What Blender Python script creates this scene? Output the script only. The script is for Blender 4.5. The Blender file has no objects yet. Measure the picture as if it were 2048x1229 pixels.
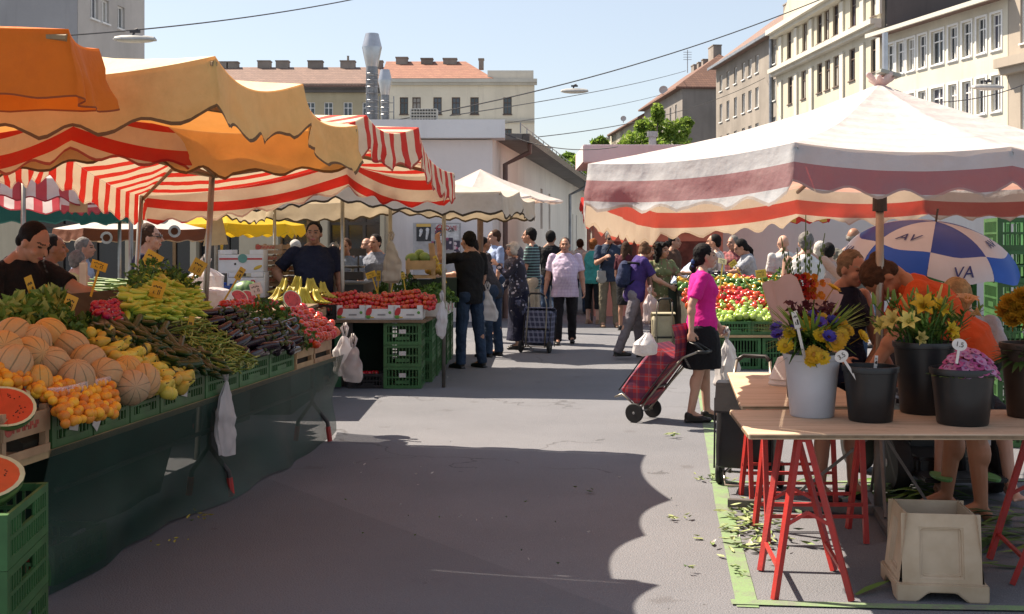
import bpy, bmesh, math, random
from mathutils import Vector, Matrix, Euler
R = math.radians
rnd = random.Random(7)
SC = bpy.context.scene
COL = SC.collection
# ---------------------------------------------------------------- camera
F, CX, HY, EYE = 2400.0, 1024.0, 485.0, 1.58
def gp(px, py):
    d = F * EYE / (py - HY)
    return Vector(((px - CX) / F * d, d, 0))
def at(px, py, d):
    return Vector(((px - CX) / F * d, d, EYE - (py - HY) / F * d))
def atz(px, py, z):
    d = F * (EYE - z) / (py - HY)
    return Vector(((px - CX) / F * d, d, z))
cam = bpy.data.cameras.new('camera'); camo = bpy.data.objects.new('camera', cam); COL.objects.link(camo)
camo.location = (0, 0, EYE); camo.rotation_euler = (R(90), 0, 0)
cam.sensor_width = 36; cam.lens = F / 2048 * 36; cam.shift_y = -(614.5 - HY) / 2048
cam.clip_start = .05; cam.clip_end = 3000
SC.camera = camo
# ---------------------------------------------------------------- materials
MATS = {}
def _n(nt, t, **kw):
    n = nt.nodes.new(t)
    for k, v in kw.items(): setattr(n, k, v)
    return n
def lin(c):
    return tuple((x / 12.92 if x <= .04045 else ((x + .055) / 1.055) ** 2.4) for x in c)
def base(name):
    m = bpy.data.materials.new(name); m.use_nodes = True
    nt = m.node_tree; b = nt.nodes['Principled BSDF']
    return m, nt, b
def coords(nt, kind='Object'):
    return _n(nt, 'ShaderNodeTexCoord').outputs[kind]
def mixc(nt, a, b, fac, mode='MIX'):
    n = _n(nt, 'ShaderNodeMix', data_type='RGBA', blend_type=mode)
    for sock, v in ((n.inputs[6], a), (n.inputs[7], b), (n.inputs[0], fac)):
        if isinstance(v, (tuple, list)): sock.default_value = (v[0], v[1], v[2], 1)
        elif isinstance(v, (int, float)): sock.default_value = v
        else: nt.links.new(v, sock)
    return n.outputs[2]
def math_(nt, op, a, b=None, c=None):
    n = _n(nt, 'ShaderNodeMath', operation=op)
    for i, v in enumerate((a, b, c)):
        if v is None: continue
        if isinstance(v, (int, float)): n.inputs[i].default_value = v
        else: nt.links.new(v, n.inputs[i])
    return n.outputs[0]
def noise(nt, vec, scale, detail=3, rough=.55):
    n = _n(nt, 'ShaderNodeTexNoise'); n.inputs['Scale'].default_value = scale
    n.inputs['Detail'].default_value = detail; n.inputs['Roughness'].default_value = rough
    if vec is not None: nt.links.new(vec, n.inputs['Vector'])
    return n.outputs['Fac']
def ramp(nt, v, lo, hi):
    n = _n(nt, 'ShaderNodeMapRange'); n.inputs[1].default_value = lo; n.inputs[2].default_value = hi
    nt.links.new(v, n.inputs[0]); return n.outputs[0]
def bump(nt, b, h, strength, dist=.01):
    n = _n(nt, 'ShaderNodeBump'); n.inputs['Strength'].default_value = strength; n.inputs['Distance'].default_value = dist
    nt.links.new(h, n.inputs['Height']); nt.links.new(n.outputs[0], b.inputs['Normal'])
def objrand(nt):
    return _n(nt, 'ShaderNodeObjectInfo').outputs['Random']
def M(name, col, rough=.6, var=.18, scale=9, bmp=0, metal=0, trans=0, col2=None, spec=.4, rvar=0, bscale=None, alpha=1, coat=0, bdist=.006):
    """plain surface: base colour with two scales of mottling, optional bump, translucency, per-object variation"""
    if name in MATS: return MATS[name]
    m, nt, b = base(name)
    v = coords(nt)
    c2 = col2 or tuple(x * (1 - var * 1.6) for x in col)
    f = ramp(nt, noise(nt, v, scale, 4), .35, .68)
    c = mixc(nt, col, c2, f)
    f2 = ramp(nt, noise(nt, v, scale * 6, 2), .3, .75)
    c = mixc(nt, c, tuple(x * (1 - var * .8) for x in col), math_(nt, 'MULTIPLY', f2, .5))
    if rvar:
        hs = _n(nt, 'ShaderNodeHueSaturation'); r = objrand(nt)
        nt.links.new(math_(nt, 'MULTIPLY_ADD', r, rvar, 1 - rvar / 2), hs.inputs['Value'])
        nt.links.new(math_(nt, 'MULTIPLY_ADD', r, rvar * .12, .5 - rvar * .06), hs.inputs['Hue'])
        nt.links.new(c, hs.inputs['Color']); c = hs.outputs[0]
    nt.links.new(c, b.inputs['Base Color'])
    b.inputs['Roughness'].default_value = rough; b.inputs['Metallic'].default_value = metal
    b.inputs['Specular IOR Level'].default_value = spec
    if coat: b.inputs['Coat Weight'].default_value = coat
    if bmp: bump(nt, b, noise(nt, v, bscale or scale * 5, 3), bmp, bdist)
    out = nt.nodes['Material Output']
    sh = b.outputs[0]
    if trans:
        t = _n(nt, 'ShaderNodeBsdfTranslucent'); nt.links.new(c, t.inputs[0])
        mx = _n(nt, 'ShaderNodeMixShader'); mx.inputs[0].default_value = trans
        nt.links.new(sh, mx.inputs[1]); nt.links.new(t.outputs[0], mx.inputs[2]); sh = mx.outputs[0]
    if alpha < 1:
        t = _n(nt, 'ShaderNodeBsdfTransparent')
        mx = _n(nt, 'ShaderNodeMixShader'); mx.inputs[0].default_value = alpha
        nt.links.new(t.outputs[0], mx.inputs[1]); nt.links.new(sh, mx.inputs[2]); sh = mx.outputs[0]
    if sh is not b.outputs[0]: nt.links.new(sh, out.inputs[0])
    MATS[name] = m
    return m
def canopy_mat(name, colA, colB=None, freq=6.0, duty=.5, phase=0, trim=(.05, .03, .02), dirt=(.2, .15, .1), dirtamt=.5, trans=.45, trimw=.93, tcol=None, tpair=None):
    m, nt, b = base(name)
    uv = _n(nt, 'ShaderNodeSeparateXYZ'); nt.links.new(_n(nt, 'ShaderNodeUVMap').outputs[0], uv.inputs[0])
    v = coords(nt)
    c = colA; tp = None
    if colB:
        s = math_(nt, 'FRACT', math_(nt, 'MULTIPLY_ADD', uv.outputs[0], freq, phase))
        msk = math_(nt, 'LESS_THAN', s, duty); c = mixc(nt, colA, colB, msk)
        if tpair: tp = mixc(nt, tpair[0], tpair[1], msk)
    d = ramp(nt, noise(nt, v, 2.2, 6, .7), .48, .8)
    c = mixc(nt, c, dirt, math_(nt, 'MULTIPLY', d, dirtamt))
    d2 = ramp(nt, noise(nt, v, 14, 4, .6), .3, .8)
    c = mixc(nt, c, dirt, math_(nt, 'MULTIPLY', d2, .18))
    c = mixc(nt, c, trim, math_(nt, 'GREATER_THAN', uv.outputs[1], trimw))
    nt.links.new(c, b.inputs['Base Color']); b.inputs['Roughness'].default_value = .75; b.inputs['Specular IOR Level'].default_value = .25
    n = math_(nt, 'MULTIPLY_ADD', noise(nt, v, 16, 4), .35, noise(nt, v, 4.5, 3))
    bump(nt, b, n, .45, .035)
    t = _n(nt, 'ShaderNodeBsdfTranslucent')
    tc = mixc(nt, tp if tp is not None else c, tcol if tcol else (1, 1, 1), 1.0, 'MULTIPLY')
    nt.links.new(tc, t.inputs[0])
    mx = _n(nt, 'ShaderNodeMixShader'); mx.inputs[0].default_value = trans
    nt.links.new(b.outputs[0], mx.inputs[1]); nt.links.new(t.outputs[0], mx.inputs[2])
    nt.links.new(mx.outputs[0], nt.nodes['Material Output'].inputs[0])
    return m
def check_mat(name, A, B, C, sx, sz, wid=.5, rough=.8):
    """woven plaid: two crossing sets of bands in the object's own generated space"""
    m, nt, b = base(name); s = _n(nt, 'ShaderNodeSeparateXYZ'); nt.links.new(coords(nt, 'Object'), s.inputs[0])
    h = math_(nt, 'ADD', s.outputs[0], s.outputs[1])
    fx = math_(nt, 'LESS_THAN', math_(nt, 'FRACT', math_(nt, 'MULTIPLY_ADD', h, sx, 100.1)), wid)
    fz = math_(nt, 'LESS_THAN', math_(nt, 'FRACT', math_(nt, 'MULTIPLY_ADD', s.outputs[2], sz, 100.1)), wid)
    c = mixc(nt, A, B, math_(nt, 'MULTIPLY', fx, .62)); c = mixc(nt, c, B, math_(nt, 'MULTIPLY', fz, .62))
    lx = math_(nt, 'LESS_THAN', math_(nt, 'FRACT', math_(nt, 'MULTIPLY_ADD', h, sx, 100.35)), .07)
    lz = math_(nt, 'LESS_THAN', math_(nt, 'FRACT', math_(nt, 'MULTIPLY_ADD', s.outputs[2], sz, 100.35)), .07)
    c = mixc(nt, c, C, math_(nt, 'MULTIPLY', math_(nt, 'MAXIMUM', lx, lz), .6))
    c = mixc(nt, c, tuple(x * .6 for x in A), math_(nt, 'MULTIPLY', noise(nt, coords(nt), 30, 3), .4))
    nt.links.new(c, b.inputs['Base Color']); b.inputs['Roughness'].default_value = rough
    return m
def stripe_mat(name, A, B, freq, axis=2, duty=.5, rough=.8, noisew=0):
    m, nt, b = base(name); s = _n(nt, 'ShaderNodeSeparateXYZ'); nt.links.new(coords(nt, 'Object'), s.inputs[0])
    x = s.outputs[axis]
    if noisew: x = math_(nt, 'MULTIPLY_ADD', noise(nt, coords(nt), 6), noisew, x)
    f = math_(nt, 'LESS_THAN', math_(nt, 'FRACT', math_(nt, 'MULTIPLY_ADD', x, freq, 100.2)), duty)
    c = mixc(nt, A, B, f); c = mixc(nt, c, tuple(q * .6 for q in A), math_(nt, 'MULTIPLY', noise(nt, coords(nt), 25, 3), .4))
    nt.links.new(c, b.inputs['Base Color']); b.inputs['Roughness'].default_value = rough
    return m
def blotch_mat(name, A, B, C, scale, thr=.5, rough=.8):
    """printed cloth: irregular light blobs on a dark ground"""
    m, nt, b = base(name); v = coords(nt)
    vo = _n(nt, 'ShaderNodeTexVoronoi'); vo.inputs['Scale'].default_value = scale; nt.links.new(v, vo.inputs['Vector'])
    f = math_(nt, 'MULTIPLY_ADD', noise(nt, v, scale * 1.3, 3), .5, vo.outputs['Distance'])
    c = mixc(nt, B, A, ramp(nt, f, thr, thr + .06))
    c = mixc(nt, c, C, math_(nt, 'MULTIPLY', ramp(nt, noise(nt, v, scale * .7, 2), .55, .6), .6))
    nt.links.new(c, b.inputs['Base Color']); b.inputs['Roughness'].default_value = rough
    return m
# ---------------------------------------------------------------- mesh builder
class MB:
    def __init__(s): s.v = []; s.f = []; s.m = []; s.uv = None; s.mi = 0
    def add(s, vs, fs):
        o = len(s.v); s.v += [tuple(x) for x in vs]; s.f += [tuple(i + o for i in f) for f in fs]; s.m += [s.mi] * len(fs); return s
    def box(s, c, d, rot=None):
        hx, hy, hz = d[0] / 2, d[1] / 2, d[2] / 2
        vs = [Vector((x, y, z)) for z in (-hz, hz) for y in (-hy, hy) for x in (-hx, hx)]
        if rot is not None: vs = [rot @ q for q in vs]
        vs = [q + Vector(c) for q in vs]
        return s.add(vs, [(0, 2, 3, 1), (4, 5, 7, 6), (0, 1, 5, 4), (2, 6, 7, 3), (0, 4, 6, 2), (1, 3, 7, 5)])
    def bar(s, a, b, w, h=None):
        """square bar between two points"""
        a = Vector(a); b = Vector(b); d = b - a; h = h or w
        if d.length < 1e-6: return s
        q = d.to_track_quat('Z', 'Y').to_matrix()
        return s.box((a + b) / 2, (w, h, d.length), q)
    def loft(s, rings, cap=True):
        n = len(rings[0]); o = len(s.v)
        for r in rings: s.v += [tuple(p) for p in r]
        fs = []
        for i in range(len(rings) - 1):
            for j in range(n):
                k = (j + 1) % n
                fs.append((o + i * n + j, o + i * n + k, o + (i + 1) * n + k, o + (i + 1) * n + j))
        if cap:
            fs.append(tuple(o + j for j in reversed(range(n)))); e = o + (len(rings) - 1) * n
            fs.append(tuple(e + j for j in range(n)))
        s.f += fs; s.m += [s.mi] * len(fs); return s
    def tube(s, pts, r, n=8, cap=True):
        pts = [Vector(p) for p in pts]; rs = r if isinstance(r, (list, tuple)) else [r] * len(pts)
        rings = []; ref = None
        for i, p in enumerate(pts):
            d = (pts[min(i + 1, len(pts) - 1)] - pts[max(i - 1, 0)])
            if d.length < 1e-9: d = Vector((0, 0, 1))
            d.normalize()
            if ref is None: ref = Vector((0, 0, 1)) if abs(d.z) < .9 else Vector((1, 0, 0))
            x = ref - d * ref.dot(d)
            if x.length < 1e-5: x = d.orthogonal()
            x.normalize(); ref = x; y = d.cross(x)
            rings.append([p + x * rs[i] * math.cos(2 * math.pi * j / n) + y * rs[i] * math.sin(2 * math.pi * j / n) for j in range(n)])
        return s.loft(rings, cap)
    def capsule(s, a, b, r0, r1=None, n=10):
        a = Vector(a); b = Vector(b); r1 = r0 if r1 is None else r1; d = (b - a)
        L = d.length or 1e-6; d = d / L
        pts = []; rs = []
        for t in (-.97, -.7, -.35, 0): pts.append(a + d * r0 * t); rs.append(r0 * math.sqrt(max(0, 1 - t * t)))
        for t in (0, .35, .7, .97): pts.append(b + d * r1 * t); rs.append(r1 * math.sqrt(max(0, 1 - t * t)))
        return s.tube(pts, rs, n)
    def ell(s, c, r, rot=None, nu=14, nv=9):
        c = Vector(c); r = (r, r, r) if isinstance(r, (int, float)) else r
        rings = []
        for i in range(nv):
            th = math.pi * (i + .15) / (nv - 1 + .3)
            ring = []
            for j in range(nu):
                ph = 2 * math.pi * j / nu
                q = Vector((r[0] * math.sin(th) * math.cos(ph), r[1] * math.sin(th) * math.sin(ph), -r[2] * math.cos(th)))
                if rot is not None: q = rot @ q
                ring.append(c + q)
            rings.append(ring)
        return s.loft(rings)
    def lathe(s, prof, n=20, c=(0, 0, 0), rot=None, cap=True):
        c = Vector(c); rings = []
        for r, z in prof:
            ring = []
            for j in range(n):
                q = Vector((r * math.cos(2 * math.pi * j / n), r * math.sin(2 * math.pi * j / n), z))
                if rot is not None: q = rot @ q
                ring.append(c + q)
            rings.append(ring)
        return s.loft(rings, cap)
    def prism(s, poly, z0, z1):
        """extrude plan polygon"""
        n = len(poly); vs = [(p[0], p[1], z0) for p in poly] + [(p[0], p[1], z1) for p in poly]
        fs = [tuple(reversed(range(n))), tuple(range(n, 2 * n))] + [(i, (i + 1) % n, n + (i + 1) % n, n + i) for i in range(n)]
        return s.add(vs, fs)
    def mesh(s, name, mats, smooth=False, origin=None):
        me = bpy.data.meshes.new(name)
        vs = s.v if origin is None else [tuple(Vector(p) - origin) for p in s.v]
        me.from_pydata(vs, [], s.f)
        for m in (mats if isinstance(mats, (list, tuple)) else [mats]): me.materials.append(m)
        me.polygons.foreach_set('material_index', s.m)
        if s.uv:
            l = me.uv_layers.new(name='UVMap')
            for lo in me.loops: l.data[lo.index].uv = s.uv[lo.vertex_index]
        if smooth: me.polygons.foreach_set('use_smooth', [True] * len(me.polygons))
        me.update()
        return me
    def build(s, name, mats, parent=None, world=True, smooth=False, origin=None):
        """world=True: vertices are world coordinates; they are re-based on the parent (or on the thing's own base)"""
        if parent is not None:
            org = wloc(parent) if world else None
            o = bpy.data.objects.new(name, s.mesh(name, mats, smooth, org)); o.parent = parent
        else:
            if world:
                xs = [p[0] for p in s.v]; ys = [p[1] for p in s.v]; zs = [p[2] for p in s.v]
                org = Vector(origin) if origin is not None else Vector(((min(xs) + max(xs)) / 2, (min(ys) + max(ys)) / 2, min(zs)))
                o = bpy.data.objects.new(name, s.mesh(name, mats, smooth, org)); o.location = org
            else:
                o = bpy.data.objects.new(name, s.mesh(name, mats, smooth))
        COL.objects.link(o); return o
def wloc(o):
    p = Vector((0, 0, 0))
    while o is not None: p += o.location; o = o.parent
    return p
def smooth_angle(o, a=40):
    """smooth shading with the creases kept sharp"""
    me = o.data; bm = bmesh.new(); bm.from_mesh(me)
    for e in bm.edges:
        if len(e.link_faces) == 2 and e.calc_face_angle(0) > R(a): e.smooth = False
    for f in bm.faces: f.smooth = True
    bm.to_mesh(me); bm.free(); return o
def bevel(o, w, seg=2):
    bm = bmesh.new(); bm.from_mesh(o.data)
    es = [e for e in bm.edges if len(e.link_faces) == 2 and e.calc_face_angle(0) > R(35)]
    bmesh.ops.bevel(bm, geom=es, offset=w, segments=seg, affect='EDGES', clamp_overlap=True)
    bm.to_mesh(o.data); bm.free(); return o
def tag(o, label, cat, group=None):
    o['label'] = label; o['category'] = cat
    if group: o['group'] = group
    return o
def struct(o, kind='structure'):
    o['kind'] = kind; return o
def thing(name, loc, label, cat, group=None, rz=0):
    o = bpy.data.objects.new(name, None); COL.objects.link(o); o.location = loc; o.rotation_euler = (0, 0, rz)
    o.empty_display_size = .1
    return tag(o, label, cat, group)
def dup(root, loc, rot=None, label=None, group=None, scale=None):
    c = root.copy(); COL.objects.link(c); c.location = loc
    if rot is not None: c.rotation_euler = rot
    if scale is not None: c.scale = (scale,) * 3 if isinstance(scale, (int, float)) else scale
    if label: c['label'] = label
    if group: c['group'] = group
    for ch in list(root.children):
        k = ch.copy(); COL.objects.link(k); k.parent = c
        for g in list(ch.children):
            h = g.copy(); COL.objects.link(h); h.parent = k
    return c
def kill(o):
    for ch in list(o.children): kill(ch)
    bpy.data.objects.remove(o)
def text_mb(s, size, extrude=.002):
    """lettering as mesh in the XY plane, centred"""
    cu = bpy.data.curves.new('t', 'FONT'); cu.body = s; cu.size = size; cu.extrude = extrude; cu.align_x = 'CENTER'; cu.align_y = 'CENTER'
    ob = bpy.data.objects.new('t', cu); COL.objects.link(ob)
    dg = bpy.context.evaluated_depsgraph_get(); me = bpy.data.meshes.new_from_object(ob.evaluated_get(dg))
    mb = MB(); mb.add([v.co.copy() for v in me.vertices], [tuple(p.vertices) for p in me.polygons])
    bpy.data.objects.remove(ob); bpy.data.curves.remove(cu); bpy.data.meshes.remove(me)
    return mb
def xform(mb, mat):
    mb.v = [tuple(mat @ Vector(p)) for p in mb.v]; return mb
_cl = {}
def clouds(s):
    if s not in _cl:
        t = bpy.data.textures.new('folds', 'CLOUDS'); t.noise_scale = s; t.noise_depth = 2; _cl[s] = t
    return _cl[s]
def remeshed(mb, name, mats, voxel, parent=None, smooth_it=3, extra=None, disp=None):
    """union of the overlapping closed solids in mb as one continuous skin"""
    me = mb.mesh('tmp', []); ob = bpy.data.objects.new('tmp', me); COL.objects.link(ob)
    md = ob.modifiers.new('r', 'REMESH'); md.mode = 'VOXEL'; md.voxel_size = voxel; md.adaptivity = 0
    if smooth_it:
        sm = ob.modifiers.new('s', 'SMOOTH'); sm.factor = .5; sm.iterations = smooth_it
    if disp:
        dm = ob.modifiers.new('d', 'DISPLACE'); dm.texture = clouds(disp[0]); dm.strength = disp[1]; dm.mid_level = .5
    dg = bpy.context.evaluated_depsgraph_get()
    out = bpy.data.meshes.new_from_object(ob.evaluated_get(dg)); out.name = name
    bpy.data.objects.remove(ob); bpy.data.meshes.remove(me)
    out.materials.clear()
    for m in (mats if isinstance(mats, (list, tuple)) else [mats]): out.materials.append(m)
    out.polygons.foreach_set('use_smooth', [True] * len(out.polygons))
    if extra: extra(out)
    o = bpy.data.objects.new(name, out); COL.objects.link(o)
    if parent is not None: o.parent = parent
    return o
# ---------------------------------------------------------------- light
SUN_H = Vector((-.875, .485, 0)).normalized(); TAN = 1.28
elev = math.atan(TAN)
sd = Vector((SUN_H.x * math.cos(elev), SUN_H.y * math.cos(elev), math.sin(elev)))
sl = bpy.data.lights.new('sun', 'SUN'); slo = bpy.data.objects.new('sun', sl); COL.objects.link(slo)
sl.energy = 5.0; sl.angle = R(.5); sl.color = (1, .86, .7)
slo.rotation_euler = (-sd).to_track_quat('-Z', 'Y').to_euler(); slo.location = (-20, 10, 30)
w = bpy.data.worlds.new('World'); SC.world = w; w.use_nodes = True
nt = w.node_tree; bg = nt.nodes['Background']
sky = nt.nodes.new('ShaderNodeTexSky'); sky.sky_type = 'NISHITA'; sky.sun_disc = False
sky.sun_elevation = elev; sky.sun_rotation = math.atan2(SUN_H.x, SUN_H.y); sky.air_density = 1.0; sky.dust_density = 1.2; sky.ozone_density = 1.0
nt.links.new(mixc(nt, sky.outputs[0], (4.9, 4.9, 5.0), .4), bg.inputs[0]); bg.inputs[1].default_value = .074
SC.view_settings.view_transform = 'Standard'; SC.view_settings.look = 'None'; SC.view_settings.gamma = 1
SC.view_settings.exposure = 1.26
SC.cycles.max_bounces = 8; SC.cycles.transparent_max_bounces = 12
SC.cycles.use_denoising = True; SC.cycles.sample_clamp_indirect = 6
# ---------------------------------------------------------------- ground
def _sepx(nt, c):
    s = _n(nt, 'ShaderNodeSeparateColor'); nt.links.new(c, s.inputs[0]); return s.outputs[0]
def asphalt():
    m, nt, b = base('asphalt'); v = coords(nt)
    c = mixc(nt, (.162, .167, .183), (.128, .133, .147), ramp(nt, noise(nt, v, .6, 5, .6), .35, .7))
    c = mixc(nt, c, (.06, .057, .06), math_(nt, 'MULTIPLY', ramp(nt, noise(nt, v, 120, 2, .7), .55, .7), .5))
    c = mixc(nt, c, (.36, .34, .33), math_(nt, 'MULTIPLY', ramp(nt, noise(nt, v, 160, 1, .5), .62, .7), .55))
    vo = _n(nt, 'ShaderNodeTexVoronoi'); vo.inputs['Scale'].default_value = 1.1; nt.links.new(v, vo.inputs['Vector'])
    st = math_(nt, 'MULTIPLY', ramp(nt, math_(nt, 'MULTIPLY_ADD', noise(nt, v, 9, 3), .35, vo.outputs['Distance']), .27, .2), .35)
    c = mixc(nt, c, (.07, .062, .06), st)
    pt = _n(nt, 'ShaderNodeTexVoronoi'); pt.inputs['Scale'].default_value = .16; nt.links.new(v, pt.inputs['Vector'])
    c = mixc(nt, c, (.102, .109, .122), math_(nt, 'MULTIPLY', math_(nt, 'LESS_THAN', _sepx(nt, pt.outputs['Color']), .3), .45))
    ck = _n(nt, 'ShaderNodeTexVoronoi', feature='DISTANCE_TO_EDGE'); ck.inputs['Scale'].default_value = .33
    wv = _n(nt, 'ShaderNodeVectorMath', operation='ADD'); nz = _n(nt, 'ShaderNodeTexNoise'); nz.inputs['Scale'].default_value = 1.6; nz.inputs['Detail'].default_value = 6; nt.links.new(v, nz.inputs['Vector']); nt.links.new(v, wv.inputs[0]); nt.links.new(nz.outputs['Color'], wv.inputs[1]); nt.links.new(wv.outputs[0], ck.inputs['Vector'])
    crk = math_(nt, 'MULTIPLY', math_(nt, 'LESS_THAN', ck.outputs['Distance'], .003), math_(nt, 'GREATER_THAN', noise(nt, v, .4, 2), .5))
    c = mixc(nt, c, (.05, .047, .047), math_(nt, 'MULTIPLY', crk, .5))
    gum = _n(nt, 'ShaderNodeTexVoronoi'); gum.inputs['Scale'].default_value = 3.1; nt.links.new(v, gum.inputs['Vector'])
    c = mixc(nt, c, (.075, .07, .07), math_(nt, 'MULTIPLY', math_(nt, 'LESS_THAN', gum.outputs['Distance'], .055), math_(nt, 'MULTIPLY', math_(nt, 'GREATER_THAN', _sepx(nt, gum.outputs['Color']), .55), .6)))
    nt.links.new(c, b.inputs['Base Color']); b.inputs['Roughness'].default_value = .85; b.inputs['Specular IOR Level'].default_value = .25
    bump(nt, b, noise(nt, v, 110, 2), .7, .01)
    return m
g = MB(); g.add([(-900, -60, 0), (900, -60, 0), (900, 1500, 0), (-900, 1500, 0)], [(0, 1, 2, 3)])
struct(g.build('ground', asphalt(), world=False))
def worn_paint(name, col):
    m, nt, b = base(name); v = coords(nt)
    f = ramp(nt, noise(nt, v, 5, 8, .8), .46, .6)
    c = mixc(nt, col, (.16, .16, .145), math_(nt, 'MULTIPLY', f, .85))
    c = mixc(nt, c, (.1, .1, .09), math_(nt, 'MULTIPLY', ramp(nt, noise(nt, v, 110, 2), .52, .7), .45))
    nt.links.new(c, b.inputs['Base Color']); b.inputs['Roughness'].default_value = .8; return m
def ribbon(pts, wd, z, name, mat):
    mb = MB(); vs = []; 
    for i, p in enumerate(pts):
        d = (pts[min(i + 1, len(pts) - 1)] - pts[max(i - 1, 0)]).normalized(); n = Vector((-d.y, d.x, 0))
        vs += [p - n * wd / 2 + Vector((0, 0, z)), p + n * wd / 2 + Vector((0, 0, z))]
    mb.add(vs, [(2 * i, 2 * i + 1, 2 * i + 3, 2 * i + 2) for i in range(len(pts) - 1)])
    return struct(mb.build(name, mat))
GP = worn_paint('green_paint', (.17, .27, .12))
a, b_ = gp(1484, 1212), gp(1422, 878)
dirn = (b_ - a).normalized()
ribbon([a + Vector((0.02, -.03, 0)), a + dirn * 2, a + dirn * 4.2, a + dirn * 8, a + dirn * 14], .095, .004, 'painted_line', GP)
ribbon([gp(1462, 1207), gp(1780, 1216), gp(2150, 1222)], .07, .008, 'painted_line', GP)
ribbon([gp(1420, 966), gp(1700, 965), gp(2200, 962)], .05, .006, 'painted_line', GP)
# ================================================================ buildings
GLASS = M('window_glass', (.05, .06, .075), .08, .3, .6, spec=.9, rvar=1.2); CURT = M('window_curtain', (.42, .4, .36), .6, .25, 6, spec=.6, rvar=.5)
WHITEF = M('white_window_paint', (.78, .78, .76), .5, .08)
DARKF = M('brown_window_paint', (.13, .09, .07), .5, .15)
def plaster(n, c, v=.1):
    if n in MATS: return MATS[n]
    m, nt, b = base(n); p = coords(nt); s = _n(nt, 'ShaderNodeMapping'); s.inputs['Scale'].default_value = (1.3, 1.3, .12); nt.links.new(p, s.inputs[0])
    c_ = mixc(nt, c, tuple(x * (1 - v * 1.6) for x in c), ramp(nt, noise(nt, p, .35, 5), .35, .7))
    c_ = mixc(nt, c_, tuple(x * .62 for x in c), math_(nt, 'MULTIPLY', ramp(nt, noise(nt, s.outputs[0], 1.1, 5, .7), .52, .78), .45 + v))
    c_ = mixc(nt, c_, tuple(x * .8 for x in c), math_(nt, 'MULTIPLY', ramp(nt, noise(nt, p, 6, 4, .7), .5, .75), .3))
    nt.links.new(c_, b.inputs['Base Color']); b.inputs['Roughness'].default_value = .9; b.inputs['Specular IOR Level'].default_value = .2; bump(nt, b, noise(nt, p, 12, 3), .25, .01)
    MATS[n] = m; return m
def roof_tiles(name, c, c2):
    m, nt, b = base(name); v = coords(nt)
    br = _n(nt, 'ShaderNodeTexBrick'); br.inputs['Scale'].default_value = 1; br.inputs['Brick Width'].default_value = .32; br.inputs['Row Height'].default_value = .26
    br.inputs['Mortar Size'].default_value = .03; br.inputs['Color1'].default_value = (*c, 1); br.inputs['Color2'].default_value = (*c2, 1); br.inputs['Mortar'].default_value = tuple(x * .45 for x in c) + (1,)
    s = _n(nt, 'ShaderNodeSeparateXYZ'); nt.links.new(v, s.inputs[0]); cb = _n(nt, 'ShaderNodeCombineXYZ')
    nt.links.new(math_(nt, 'ADD', s.outputs[0], s.outputs[1]), cb.inputs[0]); nt.links.new(s.outputs[2], cb.inputs[1]); nt.links.new(cb.outputs[0], br.inputs['Vector'])
    col = mixc(nt, br.outputs[0], tuple(x * .55 for x in c), ramp(nt, noise(nt, v, 1.2, 5, .7), .4, .8))
    nt.links.new(col, b.inputs['Base Color']); b.inputs['Roughness'].default_value = .85; return m
TILE_R = roof_tiles('red_roof_tiles', (.36, .17, .11), (.28, .12, .085)); TILE_M = roof_tiles('weathered_red_tiles', (.22, .115, .08), (.16, .085, .065)); TILE_B = roof_tiles('brown_roof_tiles', (.26, .165, .13), (.19, .12, .1))
CHIM = plaster('chimney_render', (.3, .27, .24), .3); ZINC = M('zinc', (.32, .34, .37), .45, .25, 3, metal=.6)
def frame_of(O, U, N):
    O = Vector(O); U = Vector((U[0], U[1], 0)).normalized(); N = Vector((N[0], N[1], 0)).normalized()
    return lambda u, n, z: O + U * u + N * n + Vector((0, 0, z))
def bx(mb, P, u0, u1, n0, n1, z0, z1):
    c = [P(u, n, z) for z in (z0, z1) for n in (n0, n1) for u in (u0, u1)]
    mb.add(c, [(0, 2, 3, 1), (4, 5, 7, 6), (0, 1, 5, 4), (2, 6, 7, 3), (0, 4, 6, 2), (1, 3, 7, 5)])
def wall_holes(mb, P, L, z0, z1, wins, rev=.22, n=0):
    us = sorted({0, L} | {w[0] for w in wins} | {w[1] for w in wins}); zs = sorted({z0, z1} | {w[2] for w in wins} | {w[3] for w in wins})
    for i in range(len(us) - 1):
        for j in range(len(zs) - 1):
            uc, zc = (us[i] + us[i + 1]) / 2, (zs[j] + zs[j + 1]) / 2
            if any(w[0] < uc < w[1] and w[2] < zc < w[3] for w in wins): continue
            mb.add([P(us[i], n, zs[j]), P(us[i + 1], n, zs[j]), P(us[i + 1], n, zs[j + 1]), P(us[i], n, zs[j + 1])], [(0, 1, 2, 3)])
    for a, b, c, d in wins:
        q = [P(a, n, c), P(b, n, c), P(b, n, d), P(a, n, d), P(a, n - rev, c), P(b, n - rev, c), P(b, n - rev, d), P(a, n - rev, d)]
        mb.add(q, [(0, 1, 5, 4), (1, 2, 6, 5), (2, 3, 7, 6), (3, 0, 4, 7)])
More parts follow.
